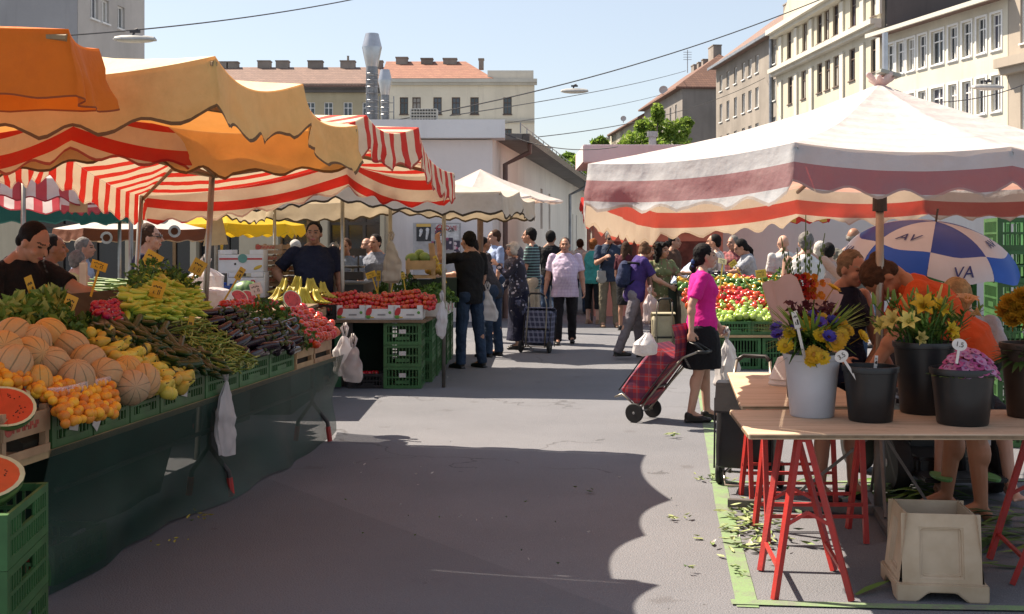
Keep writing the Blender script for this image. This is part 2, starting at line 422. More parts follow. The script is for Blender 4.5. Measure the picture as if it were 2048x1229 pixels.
def window(t, P, w, fm, style=0, rev=.2, sill=True):
    a, b, c, d = w; mb = MB(); fw = min(.09, (b - a) * .13)
    for u0, u1, z0, z1 in ((a, a + fw, c, d), (b - fw, b, c, d), (a + fw, b - fw, c, c + fw), (a + fw, b - fw, d - fw, d)):
        bx(mb, P, u0, u1, -rev, -rev + .07, z0, z1)
    if style >= 1:
        m = (a + b) / 2; bx(mb, P, m - fw * .4, m + fw * .4, -rev, -rev + .06, c + fw, d - fw)
    if style >= 2:
        h = c + (d - c) * .68; bx(mb, P, a + fw, b - fw, -rev, -rev + .064, h - fw * .4, h + fw * .4)
    if style >= 3:
        e = .13
        for u0, u1, z0, z1 in ((a - e, a - .004, c - e, d + e), (b + .004, b + e, c - e, d + e), (a - .004, b + .004, d + .004, d + e), (a - .004, b + .004, c - e, c - .004)): bx(mb, P, u0, u1, -.0, .04, z0, z1)
    if sill: bx(mb, P, a - .06, b + .06, -.05, .1, c - .09, c - .005)
    fo = mb.build('window', fm, t)
    g = MB(); bx(g, P, a + fw * .5, b - fw * .5, -rev - .03, -rev - .01, c + fw * .5, d - fw * .5)
    g.build('pane', CURT if rnd.random() < .28 else GLASS, fo)
def shell(mb, P, L, D, z0, z1):
    """side, back and top faces of a block whose front is built separately"""
    q = [P(0, 0, z0), P(L, 0, z0), P(L, -D, z0), P(0, -D, z0), P(0, 0, z1), P(L, 0, z1), P(L, -D, z1), P(0, -D, z1)]
    mb.add(q, [(1, 2, 6, 5), (2, 3, 7, 6), (3, 0, 4, 7), (4, 5, 6, 7)])
def gable_roof(P, L, D, z, h, over=.5, e=.3, hip0=0, hip1=0):
    mb = MB()
    def prof(u, hu):
        return [P(u, over, z - .15), P(u, over, z + .05), P(hu, -D / 2, z + h), P(u, -D - over, z + .05), P(u, -D - over, z - .15)]
    mb.loft([prof(-e, -e + hip0), prof(L + e, L + e - hip1)])
    return mb
def chimney(t, P, u, n, z, w, d, h, pots=0):
    mb = MB(); bx(mb, P, u - w / 2, u + w / 2, n - d / 2, n + d / 2, z, z + h); bx(mb, P, u - w / 2 - .06, u + w / 2 + .06, n - d / 2 - .06, n + d / 2 + .06, z + h, z + h + .12)
    for k in range(pots):
        c = P(u - w / 2 + (k + .5) * w / max(pots, 1), n, z + h + .1); mb.lathe([(.13, 0), (.11, .5), (.15, .55)], 8, c)
    return mb.build('chimney', CHIM, t)
def block(name, label, O, U, N, L, D, H, wins, wm, fm, style, roof=None, roofm=None, rh=4, hip=(0, 0), over=.5, bands=(), bandm=None, sill=True, cat='building'):
    P = frame_of(O, U, N); t = thing(name, Vector(O), label, cat)
    mb = MB(); wall_holes(mb, P, L, 0, H, wins); shell(mb, P, L, D, 0, H); mb.build('wall', wm, t)
    for w in wins: window(t, P, w, fm, style, sill=sill)
    rt = None
    if roof: rt = smooth_angle(gable_roof(P, L, D, H, rh, over, .3, *hip).build('roof', roofm, t), 20)
    for (u0, u1, z, hh, out, nm) in bands:
        b = MB(); bx(b, P, u0, u1, .004, out, z, z + hh); bx(b, P, u0, u1, .004, out * .6, z - hh * .7, z - .002); b.build(nm, bandm or wm, t)
    return t, P, rt
# --- right-hand row: facades along one receding line
FU, FN = (-.0725, 1), (-1, -.0725)
def fy(px): return 29.6 / ((px - CX) / F + .0725)
def fo(Y): return (29.6 - .0725 * Y, Y, 0)
LEN = math.hypot(1, .0725)
def wins_right(Y0, rows, wd, list_px):
    o = []
    for (z0, z1), pxs in zip(rows, list_px):
        for p in pxs:
            u = (fy(p) - Y0) * LEN; o.append((u - wd / 2, u + wd / 2, z0, z1))
    return o
YB0, YB1, YA1 = 78., 101., 122.
wB = wins_right(YB0, [(16.5, 18.7), (12.8, 15.0), (8.8, 11.2)], 1.15, [(1578, 1609, 1638.5, 1653, 1671, 1706, 1748), (1580, 1607, 1639, 1655, 1672, 1704, 1748), (1580, 1607, 1639, 1655, 1672, 1704, 1748)])
CREAM = plaster('cream_plaster', (.53, .49, .39)); CREAM2 = plaster('pale_cream_plaster', (.62, .585, .48)); GREYP = plaster('grey_plaster', (.3, .27, .235), .18); GREY2 = plaster('warm_grey_plaster', (.25, .23, .21), .15)
TRIM = plaster('stone_trim', (.58, .56, .49))
LB = (YB1 - YB0) * LEN
t, P, rt = block('apartment_building', 'ornate cream apartment block with heavy cornices and a pointed gable on the roofline', fo(YB0), FU, FN, LB, 12, 19.2, wB, CREAM, DARKF, 2, True, TILE_B, 4.5,
    bands=[(-.2, LB + .2, 15.75, .35, .75, 'cornice'), (-.3, LB + .3, 19.0, .4, .9, 'cornice')], bandm=TRIM)
for p in (1563, 1594, 1624, 1686, 1727, 1760):   # pilasters between the window bays
    u = (fy(p) - YB0) * LEN; m = MB(); bx(m, P, u - .35, u + .35, .004, .16, 8, 15.0); bx(m, P, u - .35, u + .35, .004, .16, 16.4, 18.6); m.build('pilaster', TRIM, t)
u = (fy(1600) - YB0) * LEN; m = MB(); pr = lambda n: [P(u - 4.2, n, 19.45), P(u + 4.2, n, 19.45), P(u + 4.2, n, 20.4), P(u + 2.0, n, 22.2), P(u, n, 25.4), P(u - 2.0, n, 22.2), P(u - 4.2, n, 20.4)]
m.loft([pr(.05), pr(-.6)]); m.build('gable', CREAM, t)
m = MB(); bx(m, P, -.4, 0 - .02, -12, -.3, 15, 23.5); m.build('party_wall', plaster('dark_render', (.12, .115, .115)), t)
LA = (YA1 - YB1) * LEN
wA = wins_right(YB1, [(16.7, 18.3), (13.6, 15.4), (10.2, 12.2)], 1.1, [(1442, 1456, 1471, 1487, 1500, 1514, 1548)] * 3)
t, P, rt = block('apartment_building', 'plain grey apartment block with small white windows, left of the ornate cream one', fo(YB1 + .02), FU, FN, LA, 12, 19.3, wA, GREYP, WHITEF, 1, True, TILE_B, 5, over=.7)
chimney(rt, P, 6.0, -5, 22.4, 3.2, 2.2, 3.2); chimney(rt, P, 14, -5.5, 22.8, 1.2, 1, 1.6)
m = MB(); bx(m, P, -.3, LA + .3, .72, .86, 19.05, 19.3); m.build('gutter', ZINC, t)
m = MB(); m.tube([P(1.2, .15, 0), P(1.2, .15, 19.1)], .16, 8); m.build('downpipe', ZINC, t)
# pale cream block nearer, its facade turned a little
CUv = Vector((.248, -1, 0)).normalized(); CN = (-1, -.248)
def cy(px): return 43.12 / ((px - CX) / F + .248)
C0 = Vector((23.9, 77.45, 0)); cl = lambda px: (77.45 - cy(px)) / -CUv.y * -1 if False else (77.45 - cy(px)) / abs(CUv.y)
wC = []
for z0, z1 in ((12.2, 14.2), (8.8, 10.8), (5.4, 7.4)):
    for p in (1781, 1801, 1822, 1845, 1875, 1906, 1934, 1963, 1993):
        uu = cl(p); wC.append((uu - .42, uu + .42, z0, z1) if p != 1875 else (uu - .62, uu + .62, z0, z1))
LC = cl(2016)
t, P, rt = block('apartment_building', 'pale yellow-cream apartment block with closely spaced white framed windows, upper right', C0, CUv, CN, LC, 11, 15.0, wC, CREAM2, WHITEF, 3, True, TILE_B, 1.5, over=.9)
m = MB(); bx(m, P, -.3, LC + .02, .92, 1.08, 14.75, 15.0); m.build('gutter', M('cream_gutter', (.58, .56, .49), .6, .1), t)
D0 = C0 + CUv * (LC + .05)
wD = [(1.0, 2.6, 12.2, 14.6), (1.0, 2.6, 7.5, 10), (4, 5.6, 12.2, 14.6), (4, 5.6, 7.5, 10)]
block('apartment_building', 'tan apartment block with a heavy cornice cut by the right edge of the picture', D0, CUv, CN, 14, 11, 20, wD, plaster('tan_plaster', (.4, .35, .29)), WHITEF, 1, bands=[(-.2, 14, 11.0, .5, .8, 'cornice')])
# hip-roofed house and the ones beyond it
wE = wins_right(138, [(15.8, 17.8), (12.5, 14.5)], 1.0, [(1298, 1307, 1318, 1330, 1341, 1352)] * 2)
t, P, rt = block('house', 'grey house with a hipped red tile roof and chimneys standing beyond the green tree', fo(138), FU, FN, 24, 11, 19.4, wE, GREY2, WHITEF, 1, True, TILE_M, 4.6, hip=(5, 0), over=.8)
for u, w_, h in ((7, 2.6, 1.9), (11.5, .9, 1.0), (14, .9, 1.0), (17, 1.6, 1.1)): chimney(rt, P, u, -5.5, 23.3, w_, 1, h)
def dish(name, c, r, label):
    d = thing(name, c, label, 'satellite dish')
    q = Vector((-.2, -1, .25)).to_track_quat('Z', 'Y').to_matrix()
    m = MB(); m.lathe([(.01, 0), (r * .6, .06 * r), (r, .22 * r), (r, .26 * r), (r * .6, .1 * r), (.01, .04 * r)], 20, rot=q); smooth_angle(m.build('reflector', M('dish_grey', (.42, .42, .42), .5, .1), d, world=False), 50)
    m = MB(); m.tube([(0, .05, -.05), (0, .25, -r * 1.3)], .05, 6); m.build('mast', ZINC, d, world=False)
dish('satellite_dish', at(1327, 181, 150), .55, 'grey satellite dish at the eave of the hip-roofed house')
dish('satellite_dish', at(1247, 238, 176), .42, 'smaller grey satellite dish on the farthest roofs above the trees')
m = MB(); c = at(1375, 146, 146); m.tube([c, c + Vector((0, 0, 2.8))], .05, 6)
for k in range(4): m.bar(c + Vector((-.5, 0, 1.6 + k * .3)), c + Vector((.5, 0, 1.6 + k * .3)), .05)
tag(m.build('aerial', ZINC), 'thin television aerial on the red hipped roof', 'aerial')
wF = wins_right(164, [(15.5, 17.5), (12, 14)], 1.0, [(1268, 1276, 1284)] * 2)
t, P, rt = block('house', 'greenish grey house with red tiled roof showing above the green tree, beyond the hip-roofed house', fo(163.5), FU, FN, 27, 10, 18.6, wF, plaster('olive_plaster', (.27, .26, .2)), WHITEF, 1, True, TILE_M, 3.2, over=.7)
chimney(rt, P, 8, -5, 21.2, 2.2, 1, 2.0)
wG = wins_right(192, [(15.3, 17.3)], 1.0, [(1240, 1248)])
block('house', 'pale cream house at the far end of the street row', fo(192), FU, FN, 20, 10, 18.5, wG, CREAM, WHITEF, 1, True, ZINC, 2, over=.4)
# --- buildings closing the square (face the camera)
def sx(px, Y=120.): return (px - CX) / F * Y
def sz(py, Y=120.): return EYE + (HY - py) / F * Y
X0, X1 = sx(763), sx(1069)
wins = [(sx(p) - X0 - .42, sx(p) - X0 + .42, sz(229), sz(195)) for p in (808, 833, 875, 912, 949, 1015)] + [(sx(p) - X0 - .42, sx(p) - X0 + .42, sz(292), sz(258)) for p in (808, 833, 875, 912, 949, 1015)]
t, P, rt = block('apartment_building', 'cream apartment block with orange tile roof closing the square behind the market hall', (X0, 120, 0), (1, 0), (0, -1), X1 - X0, 11, sz(166), wins, plaster('ivory_plaster', (.78, .72, .58)), DARKF, 2, bands=[(-.1, X1 - X0 + .25, sz(166), .35, .5, 'cornice'), (0, X1 - X0, sz(243), .22, .25, 'ledge')], bandm=TRIM)
Lr = sx(985) - X0; Q = frame_of((X0, 120, sz(166) + .36), (1, 0), (0, -1))
rt = smooth_angle(gable_roof(Q, Lr, 11, 0, 2.6, .3, .1, 0, 3).build('roof', TILE_R, t), 20)
m = MB(); bx(m, P, sx(975) - X0, X1 - X0 - .1, -8, -.1, sz(166) + .36, sz(141)); m.build('parapet', plaster('grey_parapet', (.6, .57, .5)), t)
for p, h, w_ in ((795, 1.5, 1.2), (847, 1.35, 1.2), (895, 1.35, 1.4), (960, 1.3, .5)): chimney(rt, P, sx(p) - X0, -5, sz(125), w_, 1, h * .75)
m = MB(); bx(m, P, sx(872) - X0, sx(886) - X0, -3.4, -1.6, sz(157), sz(148)); m.build('skylight', ZINC, rt)
X2 = sx(395); wins = [(sx(p) - X2 - .45, sx(p) - X2 + .45, sz(240), sz(204)) for p in (430, 470, 510, 550, 590, 620, 656, 695, 733)]
t, P, rt = block('apartment_building', 'dull tan apartment block with brown tiled roof and many chimneys behind the yellow canopy', (X2, 120.3, 0), (1, 0), (0, -1), X0 - X2 - .05, 11, sz(172), wins, plaster('drab_plaster', (.46, .4, .27)), WHITEF, 2, True, TILE_B, 2.7, over=.6, bands=[(-.1, X0 - X2 - .06, sz(178), .5, .5, 'cornice')], bandm=plaster('dark_cornice', (.14, .13, .12)))
for p, w_, h in ((370, 1.3, .8), (412, 1.5, .9), (440, 1.0, .9), (505, 1.3, 1.0), (543, 1.3, 1.0), (612, 1.5, 1.0), (680, 1.5, 1.0), (745, .8, 1.0)): chimney(rt, P, sx(p) - X2, -5.6, sz(127), w_, 1, h, 1 if p in (680,) else 0)
# far-left grey block
GW = plaster('grey_wall_light', (.5, .47, .44), .12); GD = plaster('grey_wall_shaded', (.33, .325, .33), .1)
s0 = lambda px: (px - CX) / F * 60.; z0_ = lambda py: EYE + (HY - py) / F * 60.
wn = [(u - .4, u + .4, 13.05, 14.25) for u in (1.65, 2.8, 4.55)] + [(u - .4, u + .4, 9.6, 10.8) for u in (1.65, 2.8, 4.55)]
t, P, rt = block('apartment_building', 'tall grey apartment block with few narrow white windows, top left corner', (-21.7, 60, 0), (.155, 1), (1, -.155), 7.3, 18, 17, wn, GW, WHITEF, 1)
m = MB(); bx(m, P, -.06, -.004, -17.9, -.02, 0, 16.9); m.build('shaded_front', GD, t)  # thin panel painting the shade of the camera-facing side as a darker grey
# --- market hall
HC = Vector((-.39, 24, 0)); HU = Vector((.133, 1, 0)).normalized(); HN = (1, -.133)
MAUVE = plaster('mauve_plaster', (.76, .69, .67), .1); HALLC = plaster('hall_cream_plaster', (.86, .83, .74), .12)
LH = 26.5; wl = lambda px: ((.39 + 3.192) / (.133 - (px - CX) / F) - 24) if False else 0
def hl(px):
    a = (px - CX) / F; Y = (-.39 - .133 * 24) / (a - .133); return (Y - 24) * math.hypot(1, .133)
P = frame_of(HC, HU, HN); t = thing('market_hall', HC, 'long single-storey market hall with mauve gable end and cream side wall along the lane', 'market hall')
wh = [(hl(1083) - .28, hl(1083) + .28, 1.95, 3.05), (hl(1099) - .28, hl(1099) + .28, 1.95, 3.0), (hl(1146) - .3, hl(1146) + .1, .6, 2.6), (hl(1153) - .2, hl(1153) + .2, .6, 2.6)]
m = MB(); wall_holes(m, P, LH, 0, 3.7, wh); shell(m, P, LH, 9, 0, 3.7); m.build('side_wall', HALLC, t)
for w_ in wh: window(t, P, w_, DARKF, 0, sill=False)
m = MB(); bx(m, P, -.02, LH, .003, .06, 0, .45); m.build('plinth', plaster('plinth_grey', (.24, .23, .22)), t)
PF = frame_of(HC, (-1, .0), (0, -1)); m = MB(); bx(m, PF, -.0, 2.0, 0.004, .12, 0, 3.62); m.build('gable_wall', MAUVE, t)
m = MB(); bx(m, PF, -.25, 2.6, -.3, .35, 3.64, 4.0); m.build('parapet', plaster('white_fascia', (.72, .71, .72), .08), t)
m = MB(); m.loft([[P(u, .55, 3.66), P(u, .55, 3.78), P(u, -4.5, 4.0), P(u, -9.4, 3.78), P(u, -9.4, 3.66)] for u in (.4, LH + .4)]); m.build('roof', M('grey_sheet_roof', (.2, .19, .18), .6, .3, 1), t)
m = MB(); bx(m, P, .38, LH + .45, .56, .7, 3.62, 3.78); m.build('gutter', M('dark_gutter', (.11, .095, .085), .5, .3), t)
for u in (1.0, hl(1133)):
    m = MB(); m.tube([P(u, .63, 3.65), P(u, .63, 3.45), P(u, .12, 3.2), P(u, .12, 0)], .055, 8); smooth_angle(m.build('downpipe', ZINC if u > 2 else M('brown_pipe', (.16, .1, .085), .5, .2), t))
m = MB()
for k in range(22): m.tube([P(.5 + k * 1.1, .5, 3.8), P(.5 + k * 1.1, .5, 4.02)], .012, 5)
m.tube([P(.5, .5, 4.0), P(24, .5, 4.0)], .012, 5); m.build('roof_rail', ZINC, t)
# poster board and bottles of colour on it
b = thing('poster_board', at(873, 560, 23.4), 'grey board of torn event posters fixed in front of the mauve hall gable', 'poster board')
Yb = 23.4; pz = lambda py: EYE + (HY - py) / F * Yb; pxx = lambda px: (px - CX) / F * Yb
m = MB(); m.box(((pxx(826) + pxx(922)) / 2, Yb, (pz(446) + .55) / 2), (pxx(922) - pxx(826), .04, pz(446) - .55)); m.build('panel', M('pale_board', (.42, .4, .4), .7, .25, 5), b)
def poster(x0, y0, x1, y1, mat, k=0):
    m = MB(); m.box(((pxx(x0) + pxx(x1)) / 2, Yb - .024 - k * .004, (pz(y0) + pz(y1)) / 2), (pxx(x1) - pxx(x0), .004, pz(y0) - pz(y1))); m.build('poster', mat, b)
PK = M('poster_black', (.035, .035, .04), .5, .3, 30); PW = M('poster_white', (.62, .6, .6), .6, .25, 20); PR = M('poster_red', (.5, .05, .06), .5, .3, 20); PP = blotch_mat('poster_print', (.05, .04, .06), (.5, .42, .44), (.5, .1, .18), 9); PY = M('poster_yellow', (.6, .38, .1), .6, .1)
poster(833, 449, 862, 483, PK); poster(833, 448, 862, 454, PY, 1); poster(872, 449, 918, 480, PW); poster(863, 483, 885, 506, PP); poster(908, 482, 920, 512, PP); poster(870, 456, 890, 472, PP, 1); poster(887, 476, 906, 500, PP, 2)
for x0, y0, x1, y1 in ((838, 458, 846, 472), (851, 456, 859, 478)):
    m = MB(); m.ell(at((x0 + x1) / 2, y0 + 4, Yb - .03), (.035, .006, .04)); m.capsule(at((x0 + x1) / 2, y0 + 8, Yb - .03), at((x0 + x1) / 2 - 2, y1, Yb - .03), .03, .02, 6); m.build('figure_print', PW, b)
for s_, px, py, sz_, mt in (('GROVE', 893, 457, .13, PR), ('OR', 884, 455, .14, PR), ('GR', 902, 461, .1, PK)):
    q = xform(text_mb(s_, sz_), Matrix.Translation(at(px, py, Yb - .034)) @ Matrix.Rotation(R(90), 4, 'X')); q.build('lettering', mt, b)
# exhaust flues and air conditioner on the hall roof
FL = M('galvanised', (.5, .51, .53), .32, .15, 4, metal=.85); FLB = M('dull_steel', (.28, .29, .31), .45, .3, 6, metal=.7)
def flue(px, ytop, ymid, yneck, ybot, d, rc, rp, label):
    zt, zm, zn, zb = [EYE + (HY - y) / F * d for y in (ytop, ymid, yneck, ybot)]
    c = Vector(((px - CX) / F * d, d, zb)); t = thing('exhaust_flue', c, label, 'flue', 'flues on the market hall roof')
    m = MB(); m.lathe([(rp, zn - zb - .05), (rc, zm - zb), (rc * .98, zm - zb + .02), (rc * .66, zt - zb), (rc * .6, zt - zb), (rc * .5, zt - zb - .05)], 22); smooth_angle(m.build('cowl', FL, t, world=False), 30)
    m = MB(); m.lathe([(rp, 0), (rp, zn - zb)], 18); smooth_angle(m.build('pipe', FLB, t, world=False))
    m = MB(); k = 0; z = .15
    while z < zn - zb - .1: m.lathe([(rp + .004, z), (rp + .012, z + .008), (rp + .004, z + .016)], 18, cap=False); z += .15
    m.build('seam_ring', FL, t, world=False)
    m = MB()
    for s in (-.16, .16): m.tube([(rp * .5 + s, -rp - .05, 0), (rp * .5 + s, -rp - .05, (zn - zb) * .85)], .012, 5)
    z = .2
    while z < (zn - zb) * .85: m.tube([(rp * .5 - .16, -rp - .05, z), (rp * .5 + .16, -rp - .05, z)], .009, 5); z += .2
    m.build('ladder', FLB, t, world=False)
flue(744, 68, 96, 130, 242, 27, .225, .135, 'tall steel flue with conical cowl and ladder rising over the striped canopy')
flue(770, 140, 162, 186, 244, 26.5, .155, .095, 'shorter steel flue with conical cowl beside the tall flue')
t = thing('air_conditioner', at(851, 244, 26), 'white louvred air conditioner box on the hall roof', 'air conditioner')
m = MB(); m.box(at(848, 231, 26.2), (.6, .35, .26)); bevel(m.build('casing', M('ac_white', (.55, .54, .5), .5, .15), t), .01)
m = MB()
for i in range(9):
    for j in range(4): m.box(at(825 + i * 5.6, 221 + j * 6.2, 26.018), (.042, .012, .036))
m.build('grille', M('grille_dark', (.06, .06, .055), .6, .2), t)
m = MB(); m.box(at(858, 244.5, 26.2), (1.1, .4, .06)); m.build('stand', ZINC, t)
# --- shops behind the left stalls
SH = thing('shop_row', (-8, 23.5, 0), 'row of dark shop fronts with cream piers behind the left stalls', 'shop')
P = frame_of((-14, 23.5, 0), (1, 0), (0, -1)); sxx = lambda px: (px - CX) / F * 23.5 + 14
openings = [(sxx(-150), sxx(-40), .0, 2.5), (sxx(45), sxx(250), 0, 2.35), (sxx(262), sxx(380), 0, 2.35), (sxx(392), sxx(478), 0, 2.35), (sxx(556), sxx(640), .5, 2.3), (sxx(655), sxx(760), .0, 2.4)]
m = MB(); wall_holes(m, P, sxx(768), 0, 3.5, openings, .3); shell(m, P, sxx(768), .4, 0, 3.5); m.build('wall', plaster('shop_cream', (.5, .43, .31)), SH)
DG = M('dark_shop_glass', (.012, .016, .022), .12, .3, 1.5, spec=.7)
for k, (a_, b_, c_, d_) in enumerate(openings):
    m = MB(); bx(m, P, a_, b_, -.36, -.33, c_, d_); m.build('shop_window', DG, SH)
    m = MB(); n = 3
    for i in range(n + 1): bx(m, P, a_ + (b_ - a_) * i / n - .03, a_ + (b_ - a_) * i / n + .03, -.32, -.26, c_, d_)
    bx(m, P, a_, b_, -.32, -.255, d_ * .8, d_ * .8 + .06); m.build('frame', M('shop_frame', (.08, .06, .045), .5, .2) if k % 2 else M('shop_frame_wood', (.3, .17, .07), .5, .2), SH)
m = MB(); bx(m, P, sxx(556), sxx(640), -.25, -.2, 2.02, 2.28); m.build('sign_band', M('sign_cream', (.62, .53, .25), .5, .2), SH)
# --- pink kiosk right of the lane and the pale stall wall behind the big umbrella
K0 = at(1166, 485, 25.5); K0.z = 0
PINK = plaster('salmon_plaster', (.55, .27, .21), .15)
t = thing('kiosk', K0, 'flat-roofed kiosk with pale pink roof edge and salmon walls right of the lane', 'kiosk')
P = frame_of(K0, (1, -.0), (0, -1))
m = MB(); bx(m, P, 0, 12, -3, .0, 3.27, 3.66); bevel(m.build('roof', plaster('pink_fascia', (.68, .56, .56), .08), t), .02)
m = MB(); bx(m, P, .25, 3.0, -2.8, -.15, 0, 3.25); m.build('wall', PINK, t)
m = MB(); bx(m, P, 3.02, 12, -2.8, -.6, 0, 3.25); m.build('white_wall', plaster('kiosk_white', (.7, .65, .62), .08), t)
BR = M('stained_board', (.16, .06, .05), .7, .4, 6)
for i in range(3):
    for j in range(2): m = MB(); bx(m, P, .55 + i * .75, 1.15 + i * .75, -.14, -.10, 1.0 + j * .8, 1.6 + j * .8); m.build('shutter', BR, t)
m = MB(); m.tube([at(1770, 165, 30), at(1770, 66, 30)], .075, 10); tag(smooth_angle(m.build('vent_pipe', FL)), 'slim steel vent pipe rising behind the peak of the big umbrella', 'pipe')
m = MB(); m.tube([at(1305, 300, 28), at(1305, 274, 28)], .09, 10); m.lathe([(.13, 0), (.13, .12)], 10, at(1305, 274, 28)); tag(m.build('vent_pipe', FLB), 'short dark vent pipe beside the green tree on the kiosk roof', 'pipe')
for px, y0, y1, d, l in ((1095, 330, 298, 52, 'white chimney pipe above the end of the hall roof'), (1154, 372, 352, 48, 'small grey vent cap over the hall eave by the far trees')):
    m = MB(); m.tube([at(px, y0, d), at(px, y1, d)], .13, 10); m.lathe([(.17, 0), (.17, .1), (.05, .16)], 10, at(px, y1, d)); tag(m.build('vent_pipe', M('pipe_white', (.5, .49, .46), .6, .2)), l, 'pipe')
# --- wires and hanging street lamps
CABLE = M('cable', (.05, .05, .055), .6, .1)
def wire(p0, p1, sag, label, r=.014):
    pts = []
    for i in range(25):
        t = i / 24; p = p0.lerp(p1, t); p.z -= sag * 4 * t * (1 - t); pts.append(p)
    tag(MB().tube(pts, r * .68, 5).build('overhead_wire', CABLE), label, 'wire')
wire(at(60, 76, 22), at(760, -12, 30), .15, 'dark wire carrying the hanging lamp at the upper left', .022)
wire(at(760, 246, 34), at(1760, -52, 40), .55, 'thick wire carrying the hanging lamp in the middle of the sky', .028)
wire(at(900, 232, 60), at(1372, 142, 146), .3, 'second wire running just under the middle lamp to the red hipped roof', .04)
wire(at(880, 264, 60), at(1330, 188, 146), .3, 'thin wire running to the satellite dish', .035)
wire(at(1060, 276, 60), at(1530, 156, 104), .8, 'lowest thin wire running up to the plain grey block', .035)
wire(at(975, 252, 24.5), at(1235, 294, 23), .22, 'sagging black cable from the hall corner to the pink kiosk', .014)
wire(at(1870, 205, 28), at(2110, 140, 31), .2, 'wire carrying the hanging lamp at the right', .018)
def lamp(px, py, d, yaw, label, L=.82):
    t = thing('street_lamp', at(px, py, d), label, 'street lamp', 'lamps hanging over the square', R(yaw))
    m = MB(); rings = []
    for u, wv, h in ((-.5, .06, .03), (-.46, .11, .07), (-.3, .13, .095), (0, .13, .105), (.3, .13, .095), (.46, .11, .07), (.5, .06, .03)):
        rings.append([(u * L, wv * math.cos(a), max(0, h * math.sin(a))) for a in [math.pi * k / 8 for k in range(9)]])
    m.loft(rings); smooth_angle(m.build('housing', M('lamp_grey', (.42, .42, .4), .45, .15), t, world=False), 30)
    m = MB(); m.ell((0, 0, -.005), (L * .46, .115, .05), nu=16); m.build('diffuser', M('lamp_glass', (.5, .49, .43), .25, .1), t, world=False, smooth=True)
    m = MB(); m.tube([(-.04, 0, .09), (.0, 0, .2), (.06, 0, .22)], .022, 6); m.box((0, 0, .17), (.2, .05, .05)); m.build('bracket', CABLE, t, world=False)
lamp(270, 81, 23.5, 4, 'grey hanging street lamp above the orange canopy'); lamp(1149, 184, 35.5, -3, 'grey hanging street lamp in the middle of the sky'); lamp(1975, 177, 29.5, 8, 'flat pale hanging street lamp in front of the pale cream block at right')
# --- trees
LEAF = [M('leaf_%s' % k, c, .5, .3, 3, trans=.6, rvar=.0) for k, c in (('mid', (.23, .36, .055)), ('light', (.37, .5, .09)), ('dark', (.13, .23, .04)))]
BARK = M('bark', (.1, .08, .06), .9, .3, 6, bmp=.5)
def leaf_cloud(mb, c, r, n, size, rr):
    for _ in range(n):
        while True:
            q = Vector((rr.uniform(-1, 1), rr.uniform(-1, 1), rr.uniform(-1, 1)))
            if .15 < q.length < 1: break
        q = q * (q.length ** -.35) * rr.choice((1, 1, .95, 1.18))
        p = Vector(c) + Vector((q.x * r[0], q.y * r[1], q.z * r[2]))
        d = Vector((rr.gauss(0, 1), rr.gauss(0, 1), rr.gauss(.3, .8))).normalized(); e = d.orthogonal().normalized()
        e.rotate(Matrix.Rotation(rr.uniform(0, 6.3), 3, d)); f = d.cross(e); s = size * rr.uniform(.6, 1.3)
        mb.mi = 0 if rr.random() < .55 else (1 if rr.random() < .6 else 2)
        mb.add([p - e * s, p + f * s * .55 + d * s * .12, p + e * s, p - f * s * .55 + d * s * .12], [(0, 1, 2, 3)])
def tree(basep, H, clumps, label, mats, size=.13, n=500, seed=1, trunk=.16):
    rr = random.Random(seed); t = thing('tree', basep, label, 'tree')
    m = MB(); m.tube([(0, 0, 0), (.1, 0, H * .3), (0, .1, H * .55), (.1, 0, H * .8)], [trunk, trunk * .8, trunk * .55, trunk * .2], 8)
    for c, r in clumps: m.tube([(0, .0, H * .4), (c[0] * .5, c[1] * .5, (H * .4 + c[2]) / 2), c], [trunk * .5, trunk * .3, trunk * .1], 6)
    m.build('trunk', BARK, t, world=False, smooth=True)
    m = MB()
    for c, r in clumps: leaf_cloud(m, c, r, n, size, rr)
    m.build('crown', mats, t, world=False)
p = at(1312, 300, 46); z = p.z; p.z = 0; s = 46 / F
tree(p, 6.4, [((dx * s, rr_ , EYE + (HY - py) * s), (w_ * s, w_ * s, h * s)) for dx, py, w_, h, rr_ in ((-40, 283, 26, 20, 0), (-14, 262, 26, 26, .3), (2, 228, 13, 18, -.2), (14, 258, 24, 26, .5), (44, 262, 24, 22, 0), (62, 246, 13, 12, .2), (-58, 290, 16, 12, .3), (24, 290, 50, 22, .2), (0, 310, 60, 30, 0), (-30, 252, 10, 10, .1))], 'bright green tree in front of the hip-roofed house', LEAF, .085, 620, 3)
p = at(1150, 350, 62); p.z = 0; s = 62 / F
tree(p, 5, [((dx * s, rr_, EYE + (HY - py) * s), (w_ * s, w_ * s, h * s)) for dx, py, w_, h, rr_ in ((-5, 342, 22, 22, 0), (8, 325, 14, 14, .3), (16, 350, 22, 26, 0), (-14, 365, 20, 20, 0), (0, 385, 36, 26, 0))], 'light green tree above the end of the market hall roof', LEAF, .15, 330, 5)
p = at(1125, 330, 75); p.z = 0; s = 75 / F
tree(p, 6.5, [((dx * s, rr_, EYE + (HY - py) * s), (w_ * s, w_ * s, h * s)) for dx, py, w_, h, rr_ in ((0, 328, 16, 15, 0), (14, 318, 14, 12, .3), (-6, 345, 18, 16, 0), (26, 326, 12, 12, 0))], 'dark green tree just left of the light green one', [LEAF[2], LEAF[2], LEAF[0]], .2, 380, 6)
p = at(1200, 290, 190); p.z = 0; s = 190 / F
tree(p, 17, [((dx * s, 0, EYE + (HY - py) * s), (w_ * s, w_ * s, h * s)) for dx, py, w_, h in ((-10, 287, 8, 7), (2, 282, 9, 9), (10, 290, 8, 7))], 'small dark roof-garden shrub far off at the end of the row', [LEAF[2], LEAF[0], LEAF[2]], .5, 90, 8, .3)
